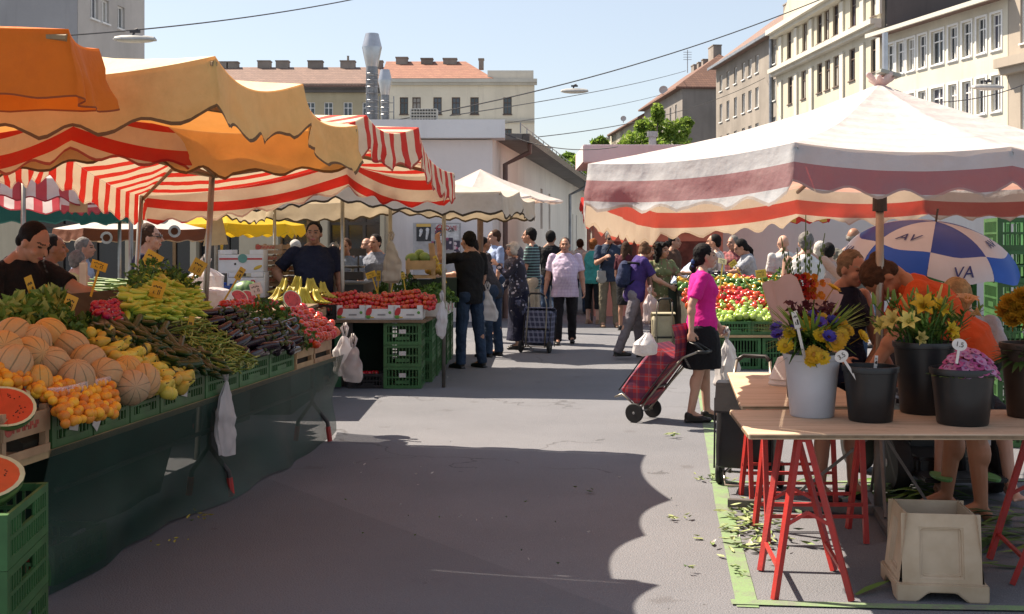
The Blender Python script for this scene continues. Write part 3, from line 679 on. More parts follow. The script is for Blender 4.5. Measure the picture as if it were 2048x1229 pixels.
# ================================================================ canopies
STEEL = M('pole_steel', (.36, .33, .28), .35, .25, 6, metal=.8); WOODP = M('pole_wood', (.3, .2, .1), .6, .25, 8)
DARKP = M('pole_dark', (.05, .045, .04), .5, .2)
import mathutils.noise as MN
def canopy(label, cat, tips, apex, mat, drop=.22, amp=.05, nsc=5, sagz=.05, sagin=.05, axis=None, roofsag=.06, seed=0, stripe_par=None,
           group=None, name='canopy', ribs=True, ribmat=None, centre=None, cz=None, poles=(), hub=None, roofmat=None, flare=.03, polemat=None, pr=.022, ripple=.012, dropvar=None, band=False):
    rr = random.Random(seed); tips = [Vector(p) for p in tips]; apex = Vector(apex); n = len(tips); NT, NR, NV = 40, 7, 6
    base_ = Vector((apex.x, apex.y, 0)) if centre is None else Vector((centre[0], centre[1], 0))
    t = thing(name, base_, label, cat, group)
    cxy = Vector((apex.x, apex.y)); axis = Vector(axis or (0, 1))
    mb = MB(); uv = []; edge = []; info = []
    for i in range(n):
        a, b = tips[i], tips[(i + 1) % n]; ed = (b - a); L = ed.length; e2 = Vector((ed.x, ed.y)).normalized()
        par = abs(e2.dot(axis)) < .6
        ns = max(2, round(L / (nsc if isinstance(nsc, float) else .27)))
        dd = (dropvar[i] if dropvar else drop)
        for k in range(NT):
            s = k / NT; p = a.lerp(b, s); sg = 4 * s * (1 - s); p.z -= sagz * sg
            inn = Vector((apex.x - p.x, apex.y - p.y, 0)).normalized(); p += inn * sagin * sg
            edge.append(p); info.append((par, s * ns, -inn, dd))
    N = len(edge)
    for r in range(NR + 1):
        s = r / NR
        for p in edge:
            q = p.lerp(apex, s); q.z -= roofsag * 4 * s * (1 - s) - (.014 * MN.noise(q * 4.5) + .006 * MN.noise(q * 13)) * min(1, s * 6) * (1 - s ** 4)
            mb.v.append(tuple(q)); uv.append(((Vector((q.x, q.y)) - cxy).dot(axis) if not band else (1 - s) * 2.0, 0))
    for r in range(NR):
        for k in range(N):
            k2 = (k + 1) % N; f = (r * N + k, r * N + k2, (r + 1) * N + k2, (r + 1) * N + k)
            mb.f.append(f)
    mb.m += [0] * (NR * N)
    nroof = len(mb.f)
    if roofmat is None: roofmat = mat
    root = mb; root.uv = uv
    o = root.build('roof_cloth', roofmat, t, smooth=True); smooth_angle(o, 25)
    vb = MB(); uv = []
    ph = rr.uniform(0, 6)
    for r in range(NV + 1):
        s = r / NV
        for k, (p, (par, sc, out, dd)) in enumerate(zip(edge, info)):
            av = amp * (.8 + .5 * MN.noise(Vector((math.floor(sc + .5) * 3.7, seed, p.y))))
            dr = (dd + av * (.5 - .5 * math.cos(2 * math.pi * sc)) * 1.6 - amp * .8) * s
            q = p + out * (flare * s + .004 + s * (.03 * MN.noise(p * 3.1 + Vector((0, 0, s * 2.5))) + .014 * MN.noise(p * 9 + Vector((0, 0, s * 4))))) + out * ripple * s * math.sin(k * .45 + ph + 2 * math.sin(k * .115)) + Vector((0, 0, -dr))
            vb.v.append(tuple(q)); c = (Vector((p.x, p.y)) - cxy).dot(axis)
            uv.append((c + (math.copysign(dr, c) if par else 0) if not band else dr, s))
    for r in range(NV):
        for k in range(N):
            k2 = (k + 1) % N; vb.f.append((r * N + k, r * N + k2, (r + 1) * N + k2, (r + 1) * N + k))
    vb.m = [0] * len(vb.f); vb.uv = uv
    vb.build('valance', mat, t, smooth=True)
    rm = ribmat or WOODP
    if ribs:
        hz = cz if cz is not None else apex.z - .35
        for p in tips:
            q = Vector((p.x, p.y, p.z - .03)); a = Vector((apex.x, apex.y, apex.z - .06)); pts = [q, q.lerp(a, .5) + Vector((0, 0, -roofsag - .02)), a]
            MB().tube(pts, .014, 6).build('rib', rm, t)
            if hub: MB().tube([Vector((apex.x, apex.y, hub)), q.lerp(a, .45) + Vector((0, 0, -roofsag - .02))], .011, 6).build('strut', rm, t)
    for pp in poles:
        a, b = Vector(pp[0]), Vector(pp[1]); MB().tube([a, b], pr, 10).build('pole', polemat or STEEL, t, smooth=True)
    return t
UA = Vector((.142, .99, 0)).normalized(); UB = Vector((.99, -.142, 0)).normalized()
ORANGE = canopy_mat('orange_cloth', (.72, .17, .012), trim=(.3, .07, .02), dirt=(.35, .07, .015), dirtamt=.4, trans=.2, trimw=.97)
YELL = canopy_mat('yellow_cloth', (.8, .53, .2), trim=(.17, .105, .05), dirt=(.36, .21, .06), dirtamt=.5, trans=.26, tcol=(1, .5, .16), trimw=.935)
REDW = canopy_mat('red_striped_cloth', (.72, .6, .44), (.55, .03, .02), freq=5.7, phase=.18, duty=.45, trim=(.3, .02, .02), dirt=(.3, .14, .08), dirtamt=.4, trans=.2, tpair=((.85, .68, .46), (.75, .035, .02)))
REDW2 = canopy_mat('red_striped_cloth_small', (.62, .56, .55), (.45, .06, .08), freq=5.2, duty=.48, trim=(.28, .04, .05), dirt=(.3, .2, .18), dirtamt=.3, trans=.4)
WHITEC = canopy_mat('white_cloth', (.62, .57, .5), trim=(.06, .045, .03), dirt=(.34, .28, .2), dirtamt=.45, trans=.32, tcol=(1, .88, .66), trimw=.9)
PARA = canopy_mat('parasol_cloth', (.78, .74, .7), trim=(.6, .5, .44), dirt=(.5, .4, .35), dirtamt=.2, trans=.45, tcol=(1, .75, .6))
GREENC = canopy_mat('green_awning_cloth', (.025, .11, .085), trim=(.05, .16, .12), dirt=(.02, .06, .05), dirtamt=.5, trans=.3)
BIGU = canopy_mat('shaded_striped_cloth', (.44, .47, .5), (.25, .155, .165), freq=4.6, phase=.62, duty=.47, trim=(.3, .27, .25), dirt=(.24, .22, .2), dirtamt=.5, trans=.23, tpair=((.85, .66, .46), (.75, .07, .03)), trimw=.94)  # valance copy of the umbrella cloth, toned as seen in shade
BIGR = canopy_mat('sunlit_striped_cloth', (.72, .7, .68), (.69, .62, .61), freq=5.2, phase=.1, duty=.5, dirt=(.4, .34, .3), dirtamt=.3, trans=.36, tcol=(1, .6, .45))  # roof copy of the same cloth, overexposed sunlight painted into the pale stripes
BROWNC = canopy_mat('brown_cloth', (.17, .06, .03), trim=(.4, .3, .2), dirt=(.1, .04, .02), dirtamt=.4, trans=.35)
YTOP = canopy_mat('sunlit_faded_cloth', (.78, .68, .46), dirt=(.5, .38, .2), dirtamt=.4, trans=.3, tcol=(1, .42, .08))  # roof of the yellow canopy: fading plus sunlit cream painted into the colour
SUNY = canopy_mat('sun_yellow_cloth', (.75, .5, .02), trim=(.6, .4, .02), dirt=(.6, .4, .05), dirtamt=.2, trans=.5)
# orange one, nearest
o1 = Vector((-1.50, 4.05, 2.30)); o2 = Vector((-1.56, 4.52, 2.31))
canopy('orange market canopy filling the top left corner', 'canopy', [o1, o2, o2 - UB * 2.6 + Vector((0, 0, .08)), o1 - UB * 2.6 + Vector((0, 0, .1)), o1 - UB * 1.3 + Vector((.0, 0, .12))],
       o1 - UB * 1.3 + UA * .2 + Vector((0, 0, .3)), ORANGE, .235, .006, 5, .02, .02, axis=UA.xy[:], poles=[(o2 - UB * 2.5 - Vector((0, 0, 2.1)), o2 - UB * 2.5)], flare=.06, ripple=.02)
# yellow
t1, t2, t3 = Vector((-1.15, 4.64, 2.30)), Vector((-1.0, 5.72, 2.335)), Vector((-.825, 6.36, 2.2))
canopy('faded yellow market canopy with brown scalloped trim over the melons', 'canopy', [t1, t2, t3, t3 - UB * 1.45 + UA * .2 + Vector((0, 0, .1)), t3 - UB * 2.9 + UA * .2 + Vector((0, 0, .02)), t1 - UB * 2.9 + UA * 1.0, t1 - UB * 2.9, t1 - UB * 1.45 + Vector((0, 0, .02))],
       (-2.45, 5.85, 2.58), YELL, .225, .034, 5, .075, .06, axis=UA.xy[:], roofmat=YTOP, roofsag=.05, poles=[(t3 - UB * 2.8 - Vector((0, 0, 2.2)), t3 - UB * 2.8)])
# red and white striped
r0 = Vector((-1.1, 6.5, 2.3)); r1, r2, r3 = Vector((-.895, 7.36, 2.36)), Vector((-.645, 8.25, 2.37)), Vector((-.47, 9.72, 2.14))
l3 = Vector((-3.17, 10.3, 1.98)); lm = Vector((-3.42, 8.95, 2.29)); l1 = Vector((-3.69, 6.85, 2.2)); fm = Vector((-1.38, 9.95, 2.25)); nm = (r0 + l1) / 2 + Vector((-.03, -.03, .05))
canopy('red and white striped market canopy over the aubergines and tomatoes', 'canopy', [r0, r1, r2, r3, fm, l3, lm, l1, nm], (-2.12, 8.6, 2.62), REDW, .235, .035, 5, .07, .05, axis=UA.xy[:], roofsag=.05, stripe_par=1,
       poles=[((-2.29, 8.72, 0), (-2.12, 8.6, 2.6)), ((-3.3, 10.35, 0), (-3.17, 10.25, 1.98))], hub=2.05)
# white one over the second stall
w1 = Vector((-.12, 12.75, 2.12)); w2 = w1 + UA * 2.9; wl1 = w1 - UB * 3.6; wl2 = wl1 + UA * 2.9
canopy('off-white market canopy with dark scalloped edging over the boxed tomatoes', 'canopy', [w1, w1.lerp(w2, .5) + Vector((0, 0, .06)), w2, w2.lerp(wl2, .5) + Vector((0, 0, .08)), wl2, wl1.lerp(wl2, .5), wl1 + Vector((0, 0, .05)), wl1.lerp(w1, .5) + Vector((0, 0, .16))],
       (w1 + wl2) / 2 + Vector((0, 0, .42)), WHITEC, .24, .03, 5, .06, .04, axis=UA.xy[:], roofsag=.06,
       poles=[((-.745, 13.07, 0), (-.74, 13.07, 2.3)), (at(685, 485, 13.2) * Vector((1, 1, 0)) if False else (-1.865, 13.2, 0), (-1.865, 13.2, 2.25)), ((-1.43, 14.1, 0), (-1.43, 14.1, 2.3)), (wl2 - Vector((-.1, .1, 2.1)), wl2 - Vector((-.1, .1, 0)))], ripple=.02)
# parasol with the brown post
pc = Vector((-.46, 17.4, 2.52)); rp = 1.18
canopy('pale parasol with pointed corners beyond the white canopy', 'parasol', [pc + Vector((rp * math.cos(R(a)), rp * math.sin(R(a)), -.3 - (.0 if k % 2 else .03))) for k, a in enumerate(range(-8, 352, 45))], pc + Vector((0, 0, .12)), PARA, .035, .0, 5, .03, .05, roofsag=.03, poles=[((pc.x, pc.y, 0), pc)], polemat=M('parasol_post', (.12, .075, .045), .5, .2), pr=.045, hub=2.0)
# small red/white awning, green awning, brown and yellow umbrellas behind the left stall
s1 = at(262, 374, 11.2); s2 = at(-40, 336, 10.4)
ax = (s1 - s2); ax.z = 0; ax.normalize(); nx = Vector((-ax.y, ax.x, 0))
canopy('small faded red and white striped canopy behind the vendor in black', 'canopy', [s2 - ax * .3, s1.lerp(s2, .5), s1, s1 + nx * 2.2, s1.lerp(s2, .5) + nx * 2.2, s2 + nx * 2.2], (s1 + s2) / 2 + nx * 1.1 + Vector((0, 0, .24)), REDW2, .2, .03, 5, .03, .03, axis=ax.xy[:], roofsag=.03, poles=[(s1 * Vector((1, 1, 0)), s1), ((s2 + ax * 1.23) * Vector((1, 1, 0)) if 0 else (s2 + ax * .36) * Vector((1, 1, 0)), s2 + ax * .36)])
g1, g2 = at(242, 404, 14.6), at(-30, 400, 14.2)
canopy('dark green awning with a deep skirt behind the small striped canopy', 'awning', [g2, g1.lerp(g2, .4), g1, g1 + Vector((.3, 1.8, .25)), g2 + Vector((0, 1.8, .25))], (g1 + g2) / 2 + Vector((0, 1.2, .42)), GREENC, .26, .03, 5, .02, .02, poles=[(g1 * Vector((1, 1, 0)) + Vector((-.05, .1, 0)), g1 + Vector((-.05, .1, 0)))])
m = MB(); c = at(157, 412, 10.9); m.box(c, (.165, .006, .12)); tag(m.build('cardboard_sign', M('cardboard', (.42, .25, .12), .8, .15)), 'blank brown cardboard card hanging from the small striped canopy', 'sign')
bu = Vector(((275 - CX) / F * 17.5, 17.5, EYE + (485 - 425) / F * 17.5)); rb = 1.15
canopy('brown and cream advertising umbrella with round badges, behind the man in sunglasses', 'umbrella', [bu + Vector((rb * math.cos(R(a)), rb * math.sin(R(a)), -.24)) for a in range(-20, 340, 45)], bu + Vector((0, 0, .16)), BROWNC, .17, .02, 5, .02, .02, poles=[((bu.x - .25, bu.y, 0), bu + Vector((-.02, 0, .1)))], roofmat=PARA, hub=bu.z - .2)
bth = bpy.context.scene.objects.get('canopy')
root = [o for o in COL.objects if o.get('label', '').startswith('brown and cream')][0]
for px, py in ((213, 476), (326, 436), (349, 463)):
    m = MB(); m.lathe([(.085, 0), (.085, .006)], 18, at(px, py, 16.33 + .1), Matrix.Rotation(R(90), 3, 'X')); m.build('badge', PW, root)
    m = MB(); m.lathe([(.05, 0), (.05, .004)], 14, at(px, py, 16.32 + .1), Matrix.Rotation(R(90), 3, 'X')); m.ell(at(px, py, 16.42), (.02, .004, .04)); m.build('badge_print', BROWNC, root)
m = MB(); m.box(at(250, 440, 16.31), (.5, .012, .11)); m.build('print_band', M('cream_print_band', (.62, .52, .38), .7, .1), root)
xform(text_mb('ZUMTORF', .105), Matrix.Translation(at(252, 440, 16.29)) @ Matrix.Rotation(R(-6), 4, 'Y') @ Matrix.Rotation(R(90), 4, 'X')).build('lettering', BROWNC, root)
yu = Vector(((450 - CX) / F * 18.5, 18.5, EYE + (485 - 420) / F * 18.5)); ry = 1.2
canopy('bright yellow umbrella in front of the shop row', 'umbrella', [yu + Vector((ry * math.cos(R(a)), ry * math.sin(R(a)), -.22)) for a in range(-30, 330, 45)], yu + Vector((0, 0, .2)), SUNY, .17, .04, 5, .02, .02, poles=[((yu.x - .16, yu.y, 0), yu + Vector((0, 0, .1)))], hub=yu.z - .2)
m = MB(); c = at(430, 455, 14.0); m.add([c + Vector((-.06, 0, .2)), c + Vector((.06, 0, .2)), c + Vector((.15, 0, -.2)), c + Vector((-.14, .0, -.22))], [(0, 1, 2, 3)]); m.add([c + Vector((-.06, .02, .2)), c + Vector((.06, .02, .2)), c + Vector((.15, .02, -.2)), c + Vector((-.14, .02, -.22))], [(0, 1, 2, 3)])
tag(m.build('paper_bag', M('kraft_paper', (.5, .38, .22), .8, .15, bmp=.3)), 'flat brown paper bag hung on a pole in front of the yellow umbrella', 'paper bag')
m = MB(); m.tube([(c.x, c.y + .05, 0), (c.x, c.y + .05, 1.95)], .022, 8); tag(m.build('tent_pole', STEEL), 'thin steel pole carrying the flat brown paper bag', 'pole')
# red and yellow awning of the pink kiosk
k1, k2 = at(1172, 425, 23.4), at(1330, 420, 23.4)
RYW = canopy_mat('red_yellow_cloth', (.6, .02, .03), (.62, .42, .08), freq=1.6, phase=.75, duty=.3, trim=(.5, .02, .03), dirt=(.5, .3, .1), dirtamt=.2, trans=.4)
canopy('red, white and yellow awning on the pink kiosk, behind the big umbrella', 'awning', [k1, k2, k2 + Vector((3.2, 0, 0)), k2 + Vector((3.2, 1.6, .35)), k1 + Vector((0, 1.6, .35))], k1.lerp(k2, 1.2) + Vector((0, 1.3, .4)), RYW, .24, .05, 5, .04, .03, axis=(1, 0), poles=[((k1.x + .12, k1.y + .1, 0), k1 + Vector((.12, .1, 0)))])
# the big striped umbrella on the right, its roof painted sun-washed
C8 = Vector((2.13, 6.95, 2.5))
T8 = [(.38, 5.95, 1.97), (1.19, 5.04, 2.0), (2.14, 5.15, 1.99), (3.25, 5.8, 1.98), (3.82, 7.85, 1.97), (3.01, 8.76, 1.97), (2.06, 8.65, 1.97), (.98, 8.0, 1.86)]
big = canopy('big sunlit red and white striped umbrella over the flower table', 'umbrella', T8, C8, BIGU, .19, .03, 5, .03, .03, axis=(.2, .98), roofsag=.05, roofmat=BIGR, band=True,
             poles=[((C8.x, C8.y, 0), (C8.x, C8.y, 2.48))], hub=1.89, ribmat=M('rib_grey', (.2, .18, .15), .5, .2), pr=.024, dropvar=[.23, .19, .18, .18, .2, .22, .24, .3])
m = MB(); m.lathe([(.042, 1.76), (.04, 1.85), (.062, 1.87), (.062, 1.905), (.03, 1.92)], 14, (C8.x, C8.y, 0)); m.build('hub', DARKP, big, smooth=False)
m = MB()
for k in range(6): a = k * 1.1; m.capsule(C8 + Vector((.0, 0, -.01)), C8 + Vector((.07 * math.cos(a), .06 * math.sin(a), .03 + .02 * (k % 2))), .022, .018, 8)
remeshed(xform(m, Matrix.Translation(-Vector((C8.x, C8.y, 0)))), 'peak_knot', BIGR, .01, big); m = MB()
m.box(C8 + Vector((.05, 0, .055)), (.12, .1, .02), Matrix.Rotation(R(15), 3, 'Y')); m.build('peak_cap', M('peak_cap_green', (.28, .3, .27), .6, .2), big)
# ---- blue and white golf umbrella
def golf(c, rad, h, tilt):
    t = thing('golf_umbrella', c, 'blue and white golf umbrella open above the mobility scooter', 'umbrella')
    rot = Euler(tilt).to_matrix(); npan = 8
    BL = M('umbrella_blue', (.008, .055, .33), .4, .15, 3, trans=.15); WT = M('umbrella_white', (.6, .63, .68), .45, .1, 3, trans=.2); BR_ = M('umbrella_bright_blue', (.02, .12, .6), .4, .1, 3, trans=.35)
    def P(a, s):   # s 0 apex .. 1 rim
        th = s * R(78); r = rad * math.sin(th) / math.sin(R(78)); z = h * (math.cos(th) - math.cos(R(78))) / (1 - math.cos(R(78)))
        k = (a / (2 * math.pi / npan)) % 1; sc = 1 - .05 * s * math.sin(math.pi * k)
        return rot @ Vector((r * sc * math.cos(a), r * sc * math.sin(a), z - .04 * s * s * (1 - abs(2 * k - 1)) * -1))
    off = R(-110)
    for i in range(npan):
        for (s0_, s1_, mt) in ((0.02, .68, BL if i % 2 == 0 else WT), (.68, 1, WT if i % 2 == 0 else BR_)):
            m = MB(); A, S = 8, 8
            for sd_ in range(S + 1):
                for k in range(A + 1): m.v.append(tuple(P(off + (i + k / A) * 2 * math.pi / npan, s0_ + (s1_ - s0_) * sd_ / S)))
            m.f = [(q * (A + 1) + k, q * (A + 1) + k + 1, (q + 1) * (A + 1) + k + 1, (q + 1) * (A + 1) + k) for q in range(S) for k in range(A)]; m.m = [0] * len(m.f)
            m.build('panel', mt, t, world=False, smooth=True)
    m = MB()
    for i in range(npan): m.tube([P(off + i * 2 * math.pi / npan, .02 + s / 8 * .98) - rot @ Vector((0, 0, .008)) for s in range(9)], .005, 5)
    m.build('rib_set', DARKP, t, world=False)
    m = MB(); m.tube([rot @ Vector((0, 0, h + .09)), rot @ Vector((0, 0, -.86))], .008, 8); m.build('shaft', M('umbrella_shaft', (.08, .06, .05), .4, .1), t, world=False)
    def logo(i, s, u, txt, size, mt):
        a = off + (i + u) * 2 * math.pi / npan; p = P(a, s); e = (P(a + .03, s) - P(a - .03, s)).normalized(); d = (P(a, s - .04) - P(a, s + .04)).normalized(); n = e.cross(d)
        if n.dot(p) < 0: n = -n
        tm = text_mb(txt, size, .001); sh = Matrix.Identity(4); sh[0][1] = .25 * (1 if txt == 'VA' else 1)
        mat = Matrix((e, d, n)).transposed().to_4x4()
        xform(tm, Matrix.Translation(p + n * .006) @ mat @ sh)
        tm.build('logo', mt, t, world=False)
    LB_ = M('logo_navy', (.02, .035, .16), .5, .1)
    logo(7, .5, .5, 'AV', .11, LB_); logo(0, .86, .5, 'VA', .12, LB_); logo(1, .5, .5, 'AV', .1, LB_); logo(6, .86, .5, 'VA', .09, LB_)
    return t
golf(at(1858, 536, 8.4), .62, .33, (R(10), R(5), 0))
# ================================================================ crates, stalls, produce
GC = M('green_crate_plastic', (.055, .16, .05), .45, .25, 5, rvar=.25); WCR = M('crate_wood', (.5, .33, .18), .75, .25, 5, bmp=.3, rvar=.2); CARD = M('white_carton', (.66, .64, .6), .6, .1, 5)
def crate_mesh(w, d, h, name='green_crate'):
    """perforated fruit crate: rails, posts and slats (one mesh); origin at base centre"""
    m = MB(); th = .014
    for sx_ in (-1, 1):
        for sy in (-1, 1): m.box((sx_ * (w / 2 - .02), sy * (d / 2 - .02), h / 2), (.04, .04, h))
    m.box((0, 0, .01), (w - .082, d - .02, .012))
    for sy in (-1, 1):
        y = sy * (d / 2 - th / 2)
        for z, hh in ((h - .016, .03), (.018, .036), (h * .52, .016)): m.box((0, y, z), (w - .082, th, hh))
        n = max(4, int((w - .08) / .034))
        for i in range(n): m.box((-w / 2 + .04 + (i + .5) * (w - .08) / n, y, h / 2), (.011, th * .7, h - .066))
        m.box((0, y, h * .3), (w * .36, th * .8, h * .16))
    for sx_ in (-1, 1):
        x = sx_ * (w / 2 - th / 2)
        for z, hh in ((h - .016, .03), (.018, .036), (h * .52, .016)): m.box((x, 0, z), (th, d - .082, hh))
        n = max(4, int((d - .08) / .034))
        for i in range(n):
            if abs(i - (n - 1) / 2) < n * .17: m.box((x, -d / 2 + .04 + (i + .5) * (d - .08) / n, h * .3), (th * .7, .011, h * .42))
            else: m.box((x, -d / 2 + .04 + (i + .5) * (d - .08) / n, h / 2), (th * .7, .011, h - .066))
    return m
_cr = {}
CRLAB = M('crate_card', (.62, .58, .54), .7, .15, 20)
def crate(w, d, h, loc, rz, label, mat=None, card=None, group='green plastic crates'):
    k = (w, d, h, id(mat))
    if k not in _cr: _cr[k] = crate_mesh(w, d, h).mesh('green_crate', mat or GC)
    o = bpy.data.objects.new('crate', _cr[k]); COL.objects.link(o); o.location = loc; o.rotation_euler = (0, 0, rz); tag(o, label, 'crate', group)
    if card:
        m = MB(); m.box((card[0], -d / 2 - .006, h * card[1]), (card[2], .003, card[3]), Matrix.Rotation(R(card[4] if len(card) > 4 else 0), 3, 'Y')); m.build('label_card', CRLAB, o, world=False)
    return o
def tray_mesh(w, d, h):
    """thin-slat wooden tray with corner posts"""
    m = MB()
    for sx_ in (-1, 1):
        for sy in (-1, 1): m.box((sx_ * (w / 2 - .015), sy * (d / 2 - .015), h * .55), (.03, .03, h * 1.1))
    m.box((0, 0, .008), (w - .02, d - .02, .008))
    for sy in (-1, 1):
        m.box((0, sy * (d / 2 + .003), h * .74), (w, .006, h * .5)); m.box((0, sy * (d / 2 + .003), .018), (w, .006, .036))
    for sx_ in (-1, 1):
        m.box((sx_ * (w / 2 + .003), 0, h * .74), (.006, d, h * .5)); m.box((sx_ * (w / 2 + .003), 0, .018), (.006, d, .036))
    return m
_tr = {}
TINK = M('crate_print_red', (.5, .1, .07), .7, .2, 30)
def tray(w, d, h, loc, rz, label, prt=True, group='wooden trays', mat=None):
    k = (w, d, h)
    if k not in _tr: _tr[k] = tray_mesh(w, d, h).mesh('wooden_tray', mat or WCR)
    o = bpy.data.objects.new('wooden_tray', _tr[k]); COL.objects.link(o); o.location = loc; o.rotation_euler = (0, 0, rz); tag(o, label, 'tray', group)
    if prt:
        m = MB(); y = -d / 2 - .0075
        for i in range(14): m.box((-w * .3 + i * w * .04, y, h * .72 + .008 * math.sin(i * 2.1)), (w * .026, .002, .018 + .014 * (i % 3 == 0)))
        m.lathe([(.03, -.001), (.03, .001)], 14, (-w * .4, y, h * .74), Matrix.Rotation(R(90), 3, 'X')); m.build('print', TINK, o, world=False)
    return o
# --- front line of the long left stall
def FLx(Y): return -2.82 + .144 * Y
def sp(Y0, v, z=0):
    """stall coordinates: Y0 along the front edge, v inwards from it"""
    return Vector((FLx(Y0), Y0, z)) - UB * v
RZ1 = math.atan2(UA.y, UA.x)          # local +x runs along the stall
TZ = .655; SL0, SL1 = .83, .62          # heap surface: z = SL0 + SL1*v
def heap(px, py, dz=0):
    """point of the sloping display under a picture position"""
    a, b = (px - CX) / F, (py - HY) / F
    # v=.99*(-2.82+(.144-a)t); EYE-b t = SL0+dz+SL1*v
    k = .99; t = (EYE - SL0 - dz + SL1 * k * 2.82) / (b + SL1 * k * (.144 - a))
    v = k * (-2.82 + (.144 - a) * t); 
    return (t - .142 * v * 1.0, v)
ST1 = thing('market_stall', sp(7.5, .5), 'long trestle stall on the left piled with fruit and vegetables, hung with green netting', 'market stall')
ng = M('stall_green_paint', (.03, .09, .05), .6, .25, 6); REDP = M('red_paint', (.44, .03, .025), .45, .25, 14, bmp=.2, col2=(.3, .035, .03)); SLEG = M('leg_dark_steel', (.05, .045, .045), .5, .25)
m = MB(); m.loft([[sp(Y, 0, TZ - .03), sp(Y, 1.15, TZ - .03), sp(Y, 1.15, TZ), sp(Y, 0, TZ)] for Y in (4.9, 9.7)]); m.build('tabletop', WCR, ST1)
m = MB(); m.loft([[sp(Y, .05, TZ + .006), sp(Y, w_, TZ + .006), sp(Y, w_, SL0 + SL1 * w_ - .12), sp(Y, .42, SL0 + SL1 * .42 - .12), sp(Y, .05, TZ + .05)] for Y, w_ in ((5.2, .9), (7.75, .9), (8.15, .5), (9.6, .45))]); m.build('display_board', M('display_board_dark', (.05, .045, .03), .8, .3), ST1)
for Y in (5.6, 7.4, 9.45):
    for v in (.12 if Y > 6 else .42, 1.0):
        m = MB()
        for s in (-1, 1): m.tube([sp(Y, v, TZ - .03), sp(Y, v, .32), sp(Y + .02, v + s * .12, .16), sp(Y + .02, v + s * .14, .012)], .016, 8)
        m.build('leg', SLEG, ST1, smooth=True)
        for s in (-1, 1): MB().tube([sp(Y + .02, v + s * .1245, .125), sp(Y + .02, v + s * .14, .01)], .02, 8).build('foot_sleeve', REDP, ST1)
m = MB(); m.tube([sp(5.6, .12, .42), sp(9.45, .12, .42)], .014, 8); m.build('rail', SLEG, ST1)
# netting: one hanging sheet with folds, open weave
def net_mat():
    m, nt, b = base('green_netting'); v = coords(nt)
    b.inputs['Roughness'].default_value = .6
    c = mixc(nt, (.003, .026, .017), (.006, .045, .03), ramp(nt, noise(nt, v, 2.5, 4), .35, .7)); nt.links.new(c, b.inputs['Base Color'])
    uv = _n(nt, 'ShaderNodeSeparateXYZ'); nt.links.new(_n(nt, 'ShaderNodeUVMap').outputs[0], uv.inputs[0])
    hole = math_(nt, 'MULTIPLY', math_(nt, 'GREATER_THAN', math_(nt, 'FRACT', math_(nt, 'MULTIPLY', uv.outputs[0], 160)), .38), math_(nt, 'GREATER_THAN', math_(nt, 'FRACT', math_(nt, 'MULTIPLY', uv.outputs[1], 160)), .38))
    t = _n(nt, 'ShaderNodeBsdfTransparent'); mx = _n(nt, 'ShaderNodeMixShader')
    nt.links.new(math_(nt, 'MULTIPLY', hole, .7), mx.inputs[0]); nt.links.new(b.outputs[0], mx.inputs[1]); nt.links.new(t.outputs[0], mx.inputs[2])
    nt.links.new(mx.outputs[0], nt.nodes['Material Output'].inputs[0]); return m
m = MB(); NU, NV = 150, 26; uv = []; Ya, Yb_ = 5.32, 9.98
for j in range(NV + 1):
    s = j / NV
    for i in range(NU + 1):
        Y = Ya + (Yb_ - Ya) * i / NU; fold = 1.1 * (.018 * math.sin(Y * 7 + 1.2 * math.sin(Y * 3)) + .03 * math.sin(Y * 2.1 + s * 4) + .02 * math.sin(s * 9 + Y * 1.3)) * s
        belly = -.05 * math.sin(math.pi * s) + .0 * s
        z = (TZ - .01) * (1 - s) + .012 + .012 * math.sin(Y * 4.1) * s
        wob = .04 * math.sin(Y * 5) * s * s * (1 if s > .6 else 0)
        p = sp(Y, -(fold + belly + .012) + wob * .3, max(z, .008)); 
        if i > NU - 14 and j > 0: p = p - UB * (.004 * (i - NU + 14) ** 1.6 * .3 * s)
        m.v.append(tuple(p)); uv.append((Y, s * .66))
m.f = [(j * (NU + 1) + i, j * (NU + 1) + i + 1, (j + 1) * (NU + 1) + i + 1, (j + 1) * (NU + 1) + i) for j in range(NV) for i in range(NU)]; m.m = [0] * len(m.f); m.uv = uv
tag(m.build('netting', net_mat(), smooth=True), 'dark green netting hung along the front of the long left stall', 'netting')
# second layer of cloth inside, plain dark green, hung from the rail
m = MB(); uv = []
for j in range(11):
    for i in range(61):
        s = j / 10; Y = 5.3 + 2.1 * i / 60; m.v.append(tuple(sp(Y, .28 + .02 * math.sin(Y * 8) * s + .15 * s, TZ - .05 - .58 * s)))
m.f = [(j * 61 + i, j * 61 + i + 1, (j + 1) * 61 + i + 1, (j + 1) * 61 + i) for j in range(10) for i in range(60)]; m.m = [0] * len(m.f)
tag(m.build('dark_cloth', M('dark_green_cloth', (.012, .045, .03), .8, .3, 3), smooth=True), 'dark cloth hanging inside the green netting of the left stall', 'cloth')
